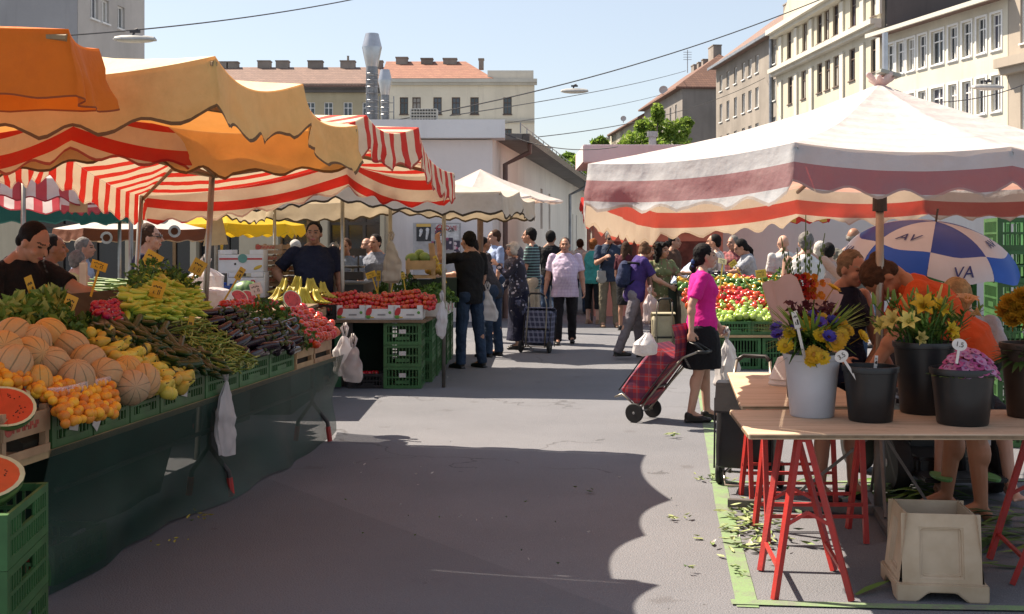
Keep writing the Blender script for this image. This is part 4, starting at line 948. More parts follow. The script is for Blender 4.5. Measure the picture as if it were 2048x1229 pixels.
# crates along the front edge
edges = [5.36, 5.74, 6.12, 6.47, 7.08, 7.62, 8.17, 8.70]
for i in range(len(edges) - 1):
    w_ = edges[i + 1] - edges[i] - .012; Y = (edges[i] + edges[i + 1]) / 2
    what = ['below the apricots', 'below the loose melons, with a torn paper tab', 'under the last melons, by the pears', 'holding the pears', 'holding the cucumbers, white bag hanging at its corner', 'holding the green beans', 'under the aubergines'][i]
    crate(round(w_, 2), .38, .165, sp(Y, .2, TZ), RZ1, 'green crate on the left stall edge ' + what, card=(.0, .55, .08, .07, 12) if i in (0, 3) else ((-.16, .45, .06, .1, 40) if i == 1 else None), group='crates along the left stall edge')
tray(.4, .36, .15, sp(8.93, .19, TZ), RZ1, 'pale carton tray at the stall edge under the parsley', False, 'pale trays at the end of the left stall')
tray(.44, .36, .15, sp(9.38, .19, TZ), RZ1, 'pale carton tray at the far end of the left stall under the red tomatoes', False, 'pale trays at the end of the left stall')
tray(.37, .4, .19, sp(5.14, .2, TZ + .002), RZ1, 'pale wooden tray with red print under the watermelon slices', True)
tray(.37, .4, .19, sp(4.75, .2, TZ + .002), RZ1, 'pale wooden tray with red print cut by the left edge of the picture', True)
# stack of crates bottom left
cb = gp(20, 1300); cb = Vector((-2.02, 4.55, 0))
for k in range(3): crate(.4, .6, .2, cb + Vector((-.02, 0, .002 + k * .202)), R(8), ['bottom green crate of the stack in the lower left corner', 'middle green crate of the stack in the lower left corner', 'top green crate of the stack in the lower left corner, under the watermelon slices'][k], card=(.02, .5, .16, .09), group='crate stack in the lower left corner')
crate(.5, .35, .18, sp(5.75, .25, 0), RZ1, 'green crate on the ground half hidden by the netting near the corner stack')
# ------------------------------------------------------------- produce prototypes
def proto(mb, name, mats, smooth=True):
    me = mb.mesh(name, mats, smooth); return me
def put(me, name, loc, rot, label, cat, group, scale=1):
    o = bpy.data.objects.new(name, me); COL.objects.link(o); o.location = loc; o.rotation_euler = rot; o.scale = tuple(scale * rnd.uniform(.93, 1.07) for _ in range(3)) if not isinstance(scale, tuple) else scale
    return tag(o, label, cat, group)
def bent(r_fn, L, bend, n=9, seg=10):
    pts, rs = [], []
    for i in range(n):
        s = i / (n - 1); a = (s - .5) * bend; pts.append(((s - .5) * L, 0, (math.cos(a) - 1) * L / max(abs(bend), .2) * (1 if bend > 0 else -1))); rs.append(max(.0012, r_fn(s)))
    return pts, rs
cap_ = lambda s, p=.5: max(0, 1 - abs(2 * s - 1) ** 6) ** p
def melon_mat():
    m, nt, b = base('melon_skin'); v = coords(nt)
    s = _n(nt, 'ShaderNodeSeparateXYZ'); nt.links.new(v, s.inputs[0])
    ang = math_(nt, 'MULTIPLY_ADD', objrand(nt), 5.0, math_(nt, 'ARCTAN2', s.outputs[1], s.outputs[0]))
    f = math_(nt, 'PINGPONG', math_(nt, 'MULTIPLY_ADD', ang, 9 / (2 * math.pi), math_(nt, 'MULTIPLY', noise(nt, v, 9, 2), .22)), .5)
    net = ramp(nt, noise(nt, v, 42, 4, .7), .4, .62)
    c = mixc(nt, (.55, .29, .055), (.52, .32, .09), net); c = mixc(nt, c, (.58, .24, .04), math_(nt, 'MULTIPLY', ramp(nt, noise(nt, v, 5, 2), .4, .7), .5))
    c = mixc(nt, (.11, .11, .035), c, math_(nt, 'MAXIMUM', ramp(nt, f, .02, .08), math_(nt, 'MULTIPLY', noise(nt, v, 14, 3), .65)))
    hs = _n(nt, 'ShaderNodeHueSaturation'); r = objrand(nt); nt.links.new(math_(nt, 'MULTIPLY_ADD', r, .3, .8), hs.inputs['Value']); nt.links.new(math_(nt, 'MULTIPLY_ADD', r, .3, .7), hs.inputs['Saturation']); nt.links.new(c, hs.inputs['Color'])
    nt.links.new(hs.outputs[0], b.inputs['Base Color']); b.inputs['Roughness'].default_value = .65; bump(nt, b, net, .4, .004); return m
mm = MB(); rings = []
for i in range(15):
    th = math.pi * (i + .05) / 14.1; ring = []
    for j in range(36):
        ph = 2 * math.pi * j / 36; rib = 1 - .022 * abs(math.cos(ph * 4.5)) ** 6
        ring.append((.1 * math.sin(th) * math.cos(ph) * rib, .1 * math.sin(th) * math.sin(ph) * rib, -.108 * math.cos(th)))
    rings.append(ring)
mm.loft(rings); MELON = proto(mm, 'melon', melon_mat())
for px, py, r, tl, extra in ((25, 672, 46, 60, 'behind the top ones at the left edge'), (100, 672, 42, 35, 'at the back of the pile'), (66, 690, 50, 20, 'topmost on the pile'), (142, 697, 45, 50, 'right of the topmost melon'), (24, 735, 44, 40, 'at the left edge above the apricots'), (102, 730, 43, 55, 'in the middle of the pile, facing the lane'), (176, 727, 44, 60, 'right of the middle of the pile'), (207, 752, 38, 70, 'low in the pile above the punnet'), (78, 762, 30, 10, 'half buried behind the apricots'), (232, 748, 26, 30, 'small, half hidden behind the punnet'), (262, 776, 38, 80, 'lowest, resting on the crate edge with its stem end forward'), (287, 763, 36, 60, 'behind the lowest one on the crate edge'), (254, 742, 30, 20, 'pale, between the punnet and the pears'), (5, 700, 44, 70, 'cut by the left edge'), (60, 655 + 55, 44, 80, 'hidden in the heart of the pile'), (150, 760, 40, 15, 'under the front row')):
    Y0, v = heap(px, py, .05); d_ = sp(Y0, v).y; rad = min(.098, r / F * d_) * .95
    put(MELON, 'melon', sp(Y0, v, SL0 + SL1 * v + .05), (R(tl), R(rnd.uniform(-30, 30)), R(px * 7)), 'ribbed orange netted melon ' + extra, 'melon', 'melons on the left stall', rad / .1)
def scatter(poly, spacing, fn, jit=.3, layers=1, lift=.0, dz=0, seed=1):
    """fill a patch of the display (corner points given as picture positions) with individuals"""
    rr = random.Random(seed); q = [heap(*p, dz) for p in poly]; us = [p[0] for p in q]; vs = [p[1] for p in q]; n = 0
    def inside(u, v):
        c = False; j = len(q) - 1
        for i in range(len(q)):
            if (q[i][1] > v) != (q[j][1] > v) and u < (q[j][0] - q[i][0]) * (v - q[i][1]) / (q[j][1] - q[i][1]) + q[i][0]: c = not c
            j = i
        return c
    for L in range(layers):
        row = 0; v = min(vs) + L * spacing * .4
        while v < max(vs):
            u = min(us) + (row % 2) * spacing / 2 + L * spacing * .3
            while u < max(us):
                a, b = u + rr.uniform(-jit, jit) * spacing, v + rr.uniform(-jit, jit) * spacing
                if inside(a, b): fn(sp(a, b, SL0 + SL1 * b + dz + L * spacing * .55 + rr.uniform(0, lift)), rr, L); n += 1
                u += spacing
            row += 1; v += spacing * .86
    return n
rot3 = lambda rr: (rr.uniform(0, 6.3), rr.uniform(0, 6.3), rr.uniform(0, 6.3))
m = MB(); m.ell((0, 0, 0), (.024, .0235, .0225), nu=12, nv=8); APRI = proto(m, 'apricot', M('apricot_skin', (.75, .35, .03), .5, .2, 30, col2=(.7, .25, .02), rvar=.35))
ap = lambda p, rr, L: put(APRI, 'apricot', p, rot3(rr), 'small orange apricot in the heap in front of the melons', 'apricot', 'apricots in the front heap', rr.uniform(.85, 1.15))
scatter([(-30, 738), (60, 765), (130, 772), (215, 775), (232, 792), (232, 835), (125, 852), (98, 810), (60, 785), (-30, 762)], .043, ap, .22, 2, .012, .03, 4)
m = MB(); m.lathe([(.003, -.034), (.022, -.03), (.033, -.012), (.032, .006), (.022, .026), (.014, .042), (.010, .05), (.002, .053)], 14); m.mi = 1; m.tube([(0, 0, .05), (.004, 0, .07)], .0025, 5)
PEAR = proto(m, 'pear', [M('pear_skin', (.6, .48, .08), .45, .22, 14, col2=(.52, .4, .06), rvar=.25), BARK])
pe = lambda p, rr, L: put(PEAR, 'pear', p, (R(90) + rr.uniform(-.9, .9), rr.uniform(-.6, .6), rr.uniform(0, 6.3)), 'yellow pear in the heap between the melons and cucumbers', 'pear', 'pears on the left stall', rr.uniform(.9, 1.2))
scatter([(165, 680), (215, 678), (275, 692), (312, 738), (395, 762), (392, 778), (320, 796), (290, 770), (240, 742), (205, 712)], .07, pe, .22, 2, .02, .0, 5)
m = MB(); m.tube(*bent(lambda s: .021 * cap_(s, .55) * (1 - .15 * s), .27, .3), n=10); CUC = proto(m, 'cucumber', M('cucumber_skin', (.013, .036, .01), .36, .3, 12, col2=(.026, .062, .014), rvar=.3, spec=.5))
cu = lambda p, rr, L: put(CUC, 'cucumber', p + Vector((0, 0, .01)), (rr.uniform(0, 6.3), rr.uniform(-.25, .25) + .25, R(-40) + rr.gauss(0, .35)), 'dark green cucumber in the heap between pears and beans', 'cucumber', 'cucumbers on the left stall', rr.uniform(.85, 1.15))
scatter([(165, 668), (250, 655), (300, 665), (345, 692), (420, 735), (440, 752), (345, 748), (318, 735), (280, 700), (215, 690)], .058, cu, .3, 2, .02, .015, 6)
m = MB(); m.tube(*bent(lambda s: .02 * cap_(s, .6) * (1.15 - .75 * s) + .001, .15, .5), n=9); m.mi = 1; m.tube([(-.073, 0, -.002), (-.1, 0, .006)], .004, 5)
PPEP = proto(m, 'pointed_pepper', [M('pale_pepper_skin', (.47, .56, .07), .3, .2, 9, col2=(.38, .5, .06), rvar=.2, spec=.5), M('pepper_stem', (.15, .24, .05), .5, .2)])
pp = lambda p, rr, L: put(PPEP, 'pointed_pepper', p + Vector((0, 0, .012)), (rr.uniform(0, 6.3), rr.uniform(-.3, .3), R(-20) + rr.gauss(0, .7)), 'pale yellow-green pointed pepper in the tall heap', 'pepper', 'pointed peppers on the left stall', rr.uniform(.85, 1.2))
scatter([(248, 640), (252, 598), (292, 566), (325, 556), (365, 575), (395, 606), (415, 632), (345, 650)], .058, pp, .3, 2, .03, .05, 7)
scatter([(275, 600), (315, 560), (365, 585), (340, 630)], .06, pp, .3, 1, .03, .11, 17)
m = MB(); m.tube(*bent(lambda s: .03 * cap_(s, .5) * (.62 + .5 * s), .19, .3), n=12); m.mi = 1; m.tube([(-.088, 0, -.004), (-.105, 0, .0)], [.02, .012], 8); m.tube([(-.1, 0, 0), (-.13, 0, .01)], .005, 6)
EGG = proto(m, 'aubergine', [M('aubergine_skin', (.018, .008, .018), .2, .3, 6, spec=.6, rvar=.2), M('aubergine_cap', (.07, .1, .03), .6, .2)])
eg = lambda p, rr, L: put(EGG, 'aubergine', p + Vector((0, 0, .02)), (rr.uniform(0, 6.3), rr.uniform(-.2, .2) + .15, R(-115) + rr.gauss(0, .45)), 'glossy black aubergine in the dark heap on the left stall', 'aubergine', 'aubergines on the left stall', rr.uniform(.85, 1.15))
scatter([(405, 645), (440, 632), (480, 645), (500, 655), (585, 672), (590, 712), (520, 722), (478, 708), (420, 665)], .085, eg, .25, 2, .02, .02, 8)
def tomato_mesh(nm, r):
    m = MB(); rings = []
    for i in range(9):
        th = math.pi * (i + .1) / 8.2; ring = []
        for j in range(14):
            ph = 2 * math.pi * j / 14; q = 1 + .03 * math.cos(ph * 5) * math.sin(th); ring.append((r * math.sin(th) * math.cos(ph) * q, r * math.sin(th) * math.sin(ph) * q, -r * .86 * math.cos(th) - (.15 * r if i == 8 else 0)))
        rings.append(ring)
    m.loft(rings); m.mi = 1
    for k in range(5):
        a = k * 1.257; m.add([(.003 * math.cos(a + 1.5), .003 * math.sin(a + 1.5), r * .86), (r * .5 * math.cos(a), r * .5 * math.sin(a), r * .84), (.003 * math.cos(a - 1.5), .003 * math.sin(a - 1.5), r * .87)], [(0, 1, 2)])
    m.tube([(0, 0, r * .8), (.002, 0, r * 1.1)], .0025, 5); return proto(m, nm, [M('tomato_skin', (.5, .025, .012), .22, .18, 8, col2=(.55, .06, .015), rvar=.25, spec=.6), M('tomato_calyx', (.06, .13, .03), .6, .2)])
TOM = tomato_mesh('tomato', .036)
TL = []
to = lambda p, rr, L: TL.append((0 if L else 3, TOM, p, (rr.gauss(0, .6), rr.gauss(0, .6), rr.uniform(0, 6.3)), rr.uniform(.85, 1.15), 'red tomato in the heap at the far end of the left stall', 'tomatoes on the left stall'))
scatter([(556, 632), (575, 615), (620, 622), (670, 655), (676, 672), (622, 690), (592, 660)], .066, to, .16, 1, .02, .0, 9)
scatter([(610, 650), (640, 645), (672, 662), (676, 676), (622, 694), (600, 672)], .066, to, .16, 1, .015, .045, 39)
scatter([(440, 612), (470, 605), (560, 608), (540, 622), (470, 630)], .066, lambda p, rr, L: TL.append((1, TOM, p, (rr.gauss(0, .6), rr.gauss(0, .6), rr.uniform(0, 6.3)), rr.uniform(.85, 1.1), 'red tomato in the row behind the aubergines', 'tomatoes behind the aubergines')), .16, 1, .01, .02, 19)
m = MB(); m.ell((0, 0, 0), (.019, .019, .02), nu=10, nv=7); m.mi = 1; m.tube([(0, 0, -.02), (0, .002, -.034)], [.004, .0008], 5); RAD = proto(m, 'radish', [M('radish_skin', (.42, .01, .05), .35, .2, 20, rvar=.2, spec=.5), PW])
scatter([(178, 618), (190, 610), (235, 606), (245, 640), (240, 655), (196, 640)], .042, lambda p, rr, L: put(RAD, 'radish', p, rot3(rr), 'red radish in the bunch behind the cucumbers', 'radish', 'radishes on the left stall', rr.uniform(.85, 1.2)), .2, 2, .015, .05, 10)
# beans and herbs: nobody could count them
def stuff(mb, name, mats, label, cat, smooth=False):
    o = mb.build(name, mats, smooth=smooth); tag(o, label, cat); o['kind'] = 'stuff'; return o
def fill(poly, n, fn, dz=0, seed=1, layer=.05):
    rr = random.Random(seed); q = [heap(*p, dz) for p in poly]; us = [p[0] for p in q]; vs = [p[1] for p in q]
    def inside(u, v):
        c = False; j = len(q) - 1
        for i in range(len(q)):
            if (q[i][1] > v) != (q[j][1] > v) and u < (q[j][0] - q[i][0]) * (v - q[i][1]) / (q[j][1] - q[i][1]) + q[i][0]: c = not c
            j = i
        return c
    k = 0
    while k < n:
        u, v = rr.uniform(min(us), max(us)), rr.uniform(min(vs), max(vs))
        if inside(u, v): fn(sp(u, v, SL0 + SL1 * v + dz + rr.uniform(-.02, layer)), rr); k += 1
BEAN = [M('bean_green', (.24, .36, .07), .45, .25, 8), M('bean_pale', (.36, .45, .13), .45, .2, 8), M('bean_dark', (.13, .22, .045), .45, .25, 8)]
mb = MB()
def bean(p, rr):
    a = R(-75) + rr.gauss(0, .6); d = Vector((math.cos(a), math.sin(a), rr.uniform(-.35, .2))); L = rr.uniform(.05, .085); s = Vector((-d.y, d.x, 0)) * rr.uniform(-.015, .015); mb.mi = rr.choice((0, 0, 1, 2))
    mb.tube([p - d * L, p - d * L * .6, p + s, p + d * L * .6, p + d * L], [.002, .005, .0055, .005, .0015], 5)
fill([(345, 655), (410, 640), (440, 655), (470, 690), (512, 722), (510, 735), (440, 748), (400, 720), (365, 690)], 520, bean, .045, 11)
stuff(mb, 'green_beans', BEAN, 'heap of thin green beans between the cucumbers and the aubergines', 'beans')
HERB = [M('herb_mid', (.08, .19, .03), .55, .3, 6, trans=.25), M('herb_light', (.18, .32, .06), .55, .25, 6, trans=.25), M('herb_dark', (.04, .105, .02), .55, .3, 6, trans=.2)]
def leafy(mb, p, rr, s, up=.3, mi=None):
    d = Vector((rr.gauss(0, 1), rr.gauss(0, 1), abs(rr.gauss(up, .6)))).normalized(); e = d.orthogonal().normalized(); e.rotate(Matrix.Rotation(rr.uniform(0, 6.3), 3, d)); f = d.cross(e); s *= rr.uniform(.6, 1.4)
    mb.mi = rr.choice((0, 0, 1, 2)) if mi is None else mi
    mb.add([p - e * s, p - e * s * .2 + f * s * .5 + d * s * .2, p + e * s, p - e * s * .2 - f * s * .5 + d * s * .25, p - e * s * .1 + d * s * .05], [(0, 4, 1), (1, 4, 2), (2, 4, 3), (3, 4, 0)])
for poly, n, s, dz, lb, ly in (([(-20, 625), (60, 600), (130, 590), (140, 640), (120, 668), (-20, 668)], 420, .045, -.02, 'loose leaf lettuce heap behind the melons', .05), ([(248, 572), (300, 542), (352, 552), (400, 585), (380, 596), (330, 560), (270, 590)], 420, .024, .1, 'dark parsley heaped behind the pale pointed peppers', .1),
        ([(470, 628), (520, 612), (575, 628), (600, 660), (640, 690), (612, 700), (590, 668), (540, 640)], 420, .026, .03, 'bright green herbs between the aubergines and the tomatoes', .07), ([(60, 650), (170, 640), (200, 655), (170, 690), (110, 672)], 260, .03, .0, 'green chard leaves behind the topmost melon', .06), ([(245, 625), (280, 640), (330, 652), (300, 668), (240, 655)], 160, .03, .02, 'pale green salad leaves below the pointed peppers', .05)):
    mb = MB(); fill(poly, n, lambda p, rr: leafy(mb, p, rr, s), dz, int(n + poly[0][0]), ly); stuff(mb, 'leaf_greens', HERB if 'lettuce' not in lb and 'salad' not in lb else [HERB[1], M('lettuce_pale', (.34, .44, .12), .5, .2, 6, trans=.3), HERB[0]], lb, 'greens')
# spring onions and pale leeks at the back
mb = MB(); c0 = at(245, 585, 9.4); rr = random.Random(3)
for k in range(90):
    p = c0 + Vector((rr.uniform(-.14, .2), rr.uniform(-.2, .2), rr.uniform(-.12, .1))); d = Vector((1, rr.uniform(-.2, .2), rr.uniform(-.15, .25))); mb.mi = rr.choice((0, 1, 1)); mb.tube([p - d * .16, p, p + d * .2], [.008, .008, .004], 5)
mb.mi = 2
for k in range(12): mb.ell(c0 + Vector((rr.uniform(-.2, .2), rr.uniform(-.25, -.1), rr.uniform(-.16, -.06))), (.03, .03, .022))
stuff(mb, 'spring_onions', [HERB[0], M('onion_green', (.24, .36, .12), .4, .2, trans=.2), PW], 'bundled spring onions with white bulbs at the back of the left stall', 'spring onions', True)
# apricot punnet
def clear_plastic():
    m, nt, b = base('clear_plastic'); b.inputs['Base Color'].default_value = (.85, .82, .85, 1); b.inputs['Roughness'].default_value = .15
    t = _n(nt, 'ShaderNodeBsdfTransparent'); mx = _n(nt, 'ShaderNodeMixShader'); mx.inputs[0].default_value = .72
    nt.links.new(b.outputs[0], mx.inputs[1]); nt.links.new(t.outputs[0], mx.inputs[2]); nt.links.new(mx.outputs[0], nt.nodes['Material Output'].inputs[0]); return m
CP = clear_plastic()
m = MB()
y0, y1 = 5.38, 6.05
prof = [(-.01, .165), (.0, .17), (.004, .27)]
pl = lambda Y, v, z: sp(Y, v, TZ + z)
path = [(y0, .42), (y0, .03), (y0 + .05, -.005), (y1 - .05, -.005), (y1, .03), (y1, .42)]
m.add([pl(Y, v, z) for z in (.17, .265) for Y, v in path], [(i, i + 1, i + 7, i + 6) for i in range(5)])
for i in range(14): Y = y0 + .04 + i * (y1 - y0 - .08) / 13; m.tube([pl(Y, -.006, .175), pl(Y, -.008, .262)], .003, 5)
m.tube([pl(Y, v, .266) for Y, v in path], .005, 6)
tag(m.build('punnet', CP), 'clear plastic punnet wall holding back the apricots', 'punnet')
# watermelon slices
FLESH = M('watermelon_flesh', (.55, .04, .025), .3, .2, 10, spec=.6); RIND = stripe_mat('watermelon_rind', (.04, .1, .025), (.12, .22, .06), 16, 0, .5, .4, .08); RW = M('rind_white', (.55, .58, .36), .5, .15)
def merge_stuff(items, name, label, cat):
    mb = MB(); mats = []
    for me, loc, rot, s in items:
        T = Matrix.Translation(Vector(loc)) @ Euler(rot).to_matrix().to_4x4() @ Matrix.Scale(s, 4); idx = []
        for mt in me.materials:
            if mt not in mats: mats.append(mt)
            idx.append(mats.index(mt))
        o = len(mb.v); mb.v += [tuple(T @ v.co) for v in me.vertices]
        for p in me.polygons: mb.f.append(tuple(o + i for i in p.vertices)); mb.m.append(idx[p.material_index])
    return stuff(mb, name, mats, label, cat, True)
def melon_slice(c, r, nrm, label, ang=180, flat=.62):
    """wedge of watermelon: sector of a sphere"""
    t = thing('watermelon_slice', c, label, 'watermelon', 'cut watermelon on the left stall'); t.rotation_euler = Vector(nrm).to_track_quat('-X', 'Z').to_euler(); t.scale = (flat, 1, 1)
    n, k = 16, 12; A = R(ang); m = MB(); grid = []
    for i in range(n + 1):
        ph = -A / 2 + A * i / n
        grid.append([(r * math.sin(math.pi * (j + .02) / (k + .04)) * math.cos(ph), r * math.sin(math.pi * (j + .02) / (k + .04)) * math.sin(ph), r * 1.1 * math.cos(math.pi * (j + .02) / (k + .04))) for j in range(k + 1)])
    m.v = [p for g_ in grid for p in g_]; m.f = [(i * (k + 1) + j, i * (k + 1) + j + 1, (i + 1) * (k + 1) + j + 1, (i + 1) * (k + 1) + j) for i in range(n) for j in range(k)]; m.m = [0] * len(m.f)
    m.build('rind', RIND, t, world=False, smooth=True)
    m = MB(); m.mi = 0
    for i in (0, n):
        g_ = grid[i]; f = .9; inner = [tuple(x * f for x in p) for p in g_]
        o = len(m.v); m.v += [tuple(p) for p in inner] + [(0, 0, 0)]; nn = len(inner)
        for j in range(nn - 1): m.f.append((o + j, o + j + 1, o + nn)); m.m.append(0)
        o = len(m.v); m.v += [tuple(p) for p in inner] + [tuple(p) for p in g_]
        for j in range(nn - 1): m.f.append((o + j, o + j + 1, o + nn + j + 1, o + nn + j)); m.m.append(1)
    m.mi = 2; rr = random.Random(int(r * 999))
    for i, s in ((0, -1), (n, 1)):
        ph = -A / 2 + A * i / n
        for q in range(16):
            a = rr.uniform(.2, 2.9); d = r * rr.uniform(.45, .7); p = Vector((d * math.sin(a) * math.cos(ph), d * math.sin(a) * math.sin(ph), d * 1.1 * math.cos(a))); nn_ = Vector((-math.sin(ph), math.cos(ph), 0)) * s
            m.ell(p + nn_ * .001, (.005, .0035, .003), nu=6, nv=5)
    m.build('flesh', [FLESH, RW, M('seed_black', (.012, .008, .006), .3, .1)], t, world=False)
    return t
melon_slice(sp(5.22, .2, TZ + .26), .15, (.2, -.36, .91), 'cut watermelon with its red face up on the wooden tray beside the apricots')
melon_slice(sp(5.05, .05, TZ + .235), .13, (.25, -.42, .87), 'smaller cut watermelon on the wooden tray at the left edge')
melon_slice(cb + Vector((-.03, .0, .69)), .19, (.1, -.26, .96), 'large watermelon half lying on the crate stack in the lower left corner')
for px, py, d, r, l, a in ((478, 598, 11.2, .09, 'cut watermelon piece in clear wrap beyond the eggplants, beside the white bags', 110), (497, 600, 11.6, .1, 'cut watermelon piece leaning under the whole green watermelon', 90), (585, 600, 11.9, .1, 'wrapped watermelon wedge left of the bananas', 100)): melon_slice(at(px, py, d), r, (.3 + px * .0005, -.75, .55), l)
m = MB(); m.ell((0, 0, 0), (.15, .12, .12), nu=22, nv=12); o = m.build('watermelon', RIND, world=False, smooth=True); o.location = at(492, 585, 12.2); tag(o, 'whole striped green watermelon behind the cut pieces', 'watermelon')
# ================================================================ people
def skinm(n, c): return M('skin_' + n, c, .5, .12, 6, col2=(c[0] * .88, c[1] * .78, c[2] * .72), spec=.35)
SKL = skinm('light', (.5, .3, .22)); SKM = skinm('mid', (.4, .22, .15)); SKT = skinm('tan', (.3, .155, .095)); SKD = skinm('deep', (.24, .12, .075))
EYE_M = M('eye_dark', (.03, .022, .02), .3, .1); LIP = M('lip', (.3, .08, .07), .45, .1); BROW = M('brow', (.05, .03, .02), .7, .1); BROWG = M('brow_grey', (.25, .2, .16), .7, .1)
def cloth(n, c, v=.25, b=.8): return M('cloth_' + n, c, .85, v, 5, bmp=b, bscale=13, spec=.2, bdist=.03)
HB = M('hair_black', (.012, .01, .01), .75, .4, 25, bmp=.9, bscale=70, spec=.15); HBR = M('hair_brown', (.07, .035, .02), .75, .4, 25, bmp=.9, bscale=70, spec=.15); HG = M('hair_grey', (.2, .185, .17), .75, .35, 25, bmp=.9, bscale=70, spec=.15)
HW = M('hair_white', (.5, .48, .44), .75, .2, 25, bmp=.9, bscale=70, spec=.15); HR = M('hair_red', (.3, .1, .03), .75, .4, 25, bmp=.9, bscale=70, spec=.15); HBL = M('hair_blond', (.4, .27, .13), .75, .35, 25, bmp=.9, bscale=70, spec=.15); HLB = M('hair_light_brown', (.17, .09, .05), .75, .4, 25, bmp=.9, bscale=70, spec=.15); HSH = M('hair_shaved', (.05, .035, .028), .7, .3, 25)
BLACK = cloth('black', (.012, .012, .014)); NAVY = cloth('navy', (.018, .02, .05)); JEANS = cloth('jeans', (.035, .06, .11), .35); DGREY = cloth('dark_grey', (.045, .043, .05)); KHAKI = cloth('khaki', (.2, .17, .12)); GREYT = cloth('grey_trousers', (.2, .18, .2)); SHOE = M('shoe_black', (.015, .014, .014), .4, .2); SHOEB = M('shoe_tan', (.25, .15, .09), .6, .2)
def person(x, y, face, label, H=1.75, lean=0, girth=1, belly=0, fem=False, head=(0, 0), aL=(5, 8, 12, 5), aR=(5, 8, 12, 5), lL=(2, 2, 3), lR=(-2, 2, 3), skin=SKM, top=BLACK, sleeve='short', hem=-.13, bottom=('trousers', JEANS),
           hair=('short', HB), shoes=SHOE, hipz=None, vox=.009, fingers=True, brow=BROW, z0=0, twist=0, roll=0, glasses=False, twohem=None, neckline=0, curl=35):
    k = H / 1.75; f = R(face)
    t = thing('person', (x, y, z0), label, 'person', None, -f)
    V = Vector
    rl = Matrix.Rotation(-R(lean), 3, 'X'); tw = Matrix.Rotation(R(twist), 3, 'Z'); TR = rl @ Matrix.Rotation(R(roll), 3, 'Y') @ tw
    hip = V((0, 0, .92)); legs = []
    for s, (th, kn, out) in ((-1, lL), (1, lR)):
        h = V((s * .09, 0, .90)); d = lambda a, o: V((s * math.sin(R(o)), math.cos(R(o)) * math.sin(R(a)), -math.cos(R(o)) * math.cos(R(a))))
        kne = h + d(th, out) * .42; ank = kne + d(th - kn, out * .4) * .40; legs.append([s, h, kne, ank])
    low = min(l[3].z for l in legs); dz = (.08 - low) if hipz is None else hipz / k - .92
    up = V((0, 0, dz)); hip = hip + up
    for l in legs:
        for i in (1, 2, 3): l[i] = l[i] + up
    spine = lambda a, w=0, dpt=0: hip + (TR @ V((w, dpt, a)) if a > 0 else V((w, dpt, a)))
    neck = hip + TR @ V((0, .0, .53)); hn = rl.lerp(Matrix.Identity(3), .35) if lean else Matrix.Identity(3)
    hy, hp = head; HM = hn @ Matrix.Rotation(-R(hy), 3, 'Z') @ Matrix.Rotation(-R(hp), 3, 'X')
    hc = neck + hn @ V((0, .02, .035)) + HM @ V((0, .018, .092))
    arms = []
    for s, (a, o, e, inn) in ((-1, aL), (1, aR)):
        sh = hip + TR @ V((s * (.168 if fem else .188) * (1 + (girth - 1) * .4), -.01, .465))
        d1 = V((s * math.sin(R(o)), math.cos(R(o)) * math.sin(R(a)), -math.cos(R(o)) * math.cos(R(a)))); el = sh + d1 * .285
        a2 = a + e; o2 = o - inn; d2 = V((s * math.sin(R(o2)), math.cos(R(o2)) * math.sin(R(a2)), -math.cos(R(o2)) * math.cos(R(a2)))); wr = el + d2 * .245
        arms.append((s, sh, el, wr, d2))
    def ring(c, w, d, Mx, n=18, p=2.3):
        return [c + Mx @ V((w * math.copysign(abs(math.cos(q)) ** (2 / p), math.cos(q)), d * math.copysign(abs(math.sin(q)) ** (2 / p), math.sin(q)), 0)) for q in [2 * math.pi * i / n for i in range(n)]]
    g = girth; hipw = (.172 if fem else .162) * g
    ST = [(-.12, .125 * g, .1 * g, 0), (-.04, hipw, .118 * g, -.005), (.06, hipw * .97, .116 * g + belly * .5, belly * .5), (.16, (.128 if fem else .15) * g, .1 * g + belly, belly), (.28, (.14 if fem else .163) * g, .108 * g + belly * .6, belly * .6), (.37, (.155 if fem else .178) * g, .112 * g, .01), (.45, (.15 if fem else .17), .095, -.005), (.50, .105, .075, -.01), (.535, .06, .06, -.004)]
    def torso(mb, infl, a0=-9, a1=9, flare=0):
        rs = [ring(spine(a, 0, d), w + infl + (flare if a <= a0 + .05 else 0), dp + infl, TR if a > 0 else Matrix.Identity(3)) for a, w, dp, d in ST if a0 <= a <= a1]
        mb.loft(rs)
        if fem:
            for s in (-1, 1): mb.ell(spine(.33, s * .07, .085), (.072 + infl * .5, .06 + infl * .6, .068 + infl * .5), TR)
    # ---- body
    b = MB(); torso(b, -.006)
    b.capsule(neck + TR @ V((0, -.005, -.03)), neck + hn @ V((0, .02, .07)), .06 if not fem else .05, .054 if not fem else .046)
    HS = 1.0
    for s, sh, el, wr, d2 in arms: b.capsule(neck + TR @ V((s * .03, -.015, .01)), sh + TR @ V((-s * .05, -.005, -.01)), .042, .04)
    b.ell(hc + HM @ V((0, -.012, .022)), V((.074, .095, .093)) * HS, HM, 16, 12); b.ell(hc + HM @ V((0, .022, -.038)), V((.06, .068, .072)) * HS, HM, 16, 12); b.ell(hc + HM @ V((0, .052, -.085)), (.032, .03, .024), HM)
    b.capsule(hc + HM @ V((0, .086, .012)), hc + HM @ V((0, .108, -.022)), .009, .014, 8); b.ell(hc + HM @ V((0, .086, -.06)), (.026, .014, .014), HM); b.ell(hc + HM @ V((0, .078, .03)), (.05, .016, .012), HM)
    for s in (-1, 1):
        b.ell(hc + HM @ V((s * .077, -.008, -.008)), (.012, .02, .033), HM); b.ell(hc + HM @ V((s * .042, .06, -.03)), (.024, .026, .024), HM)
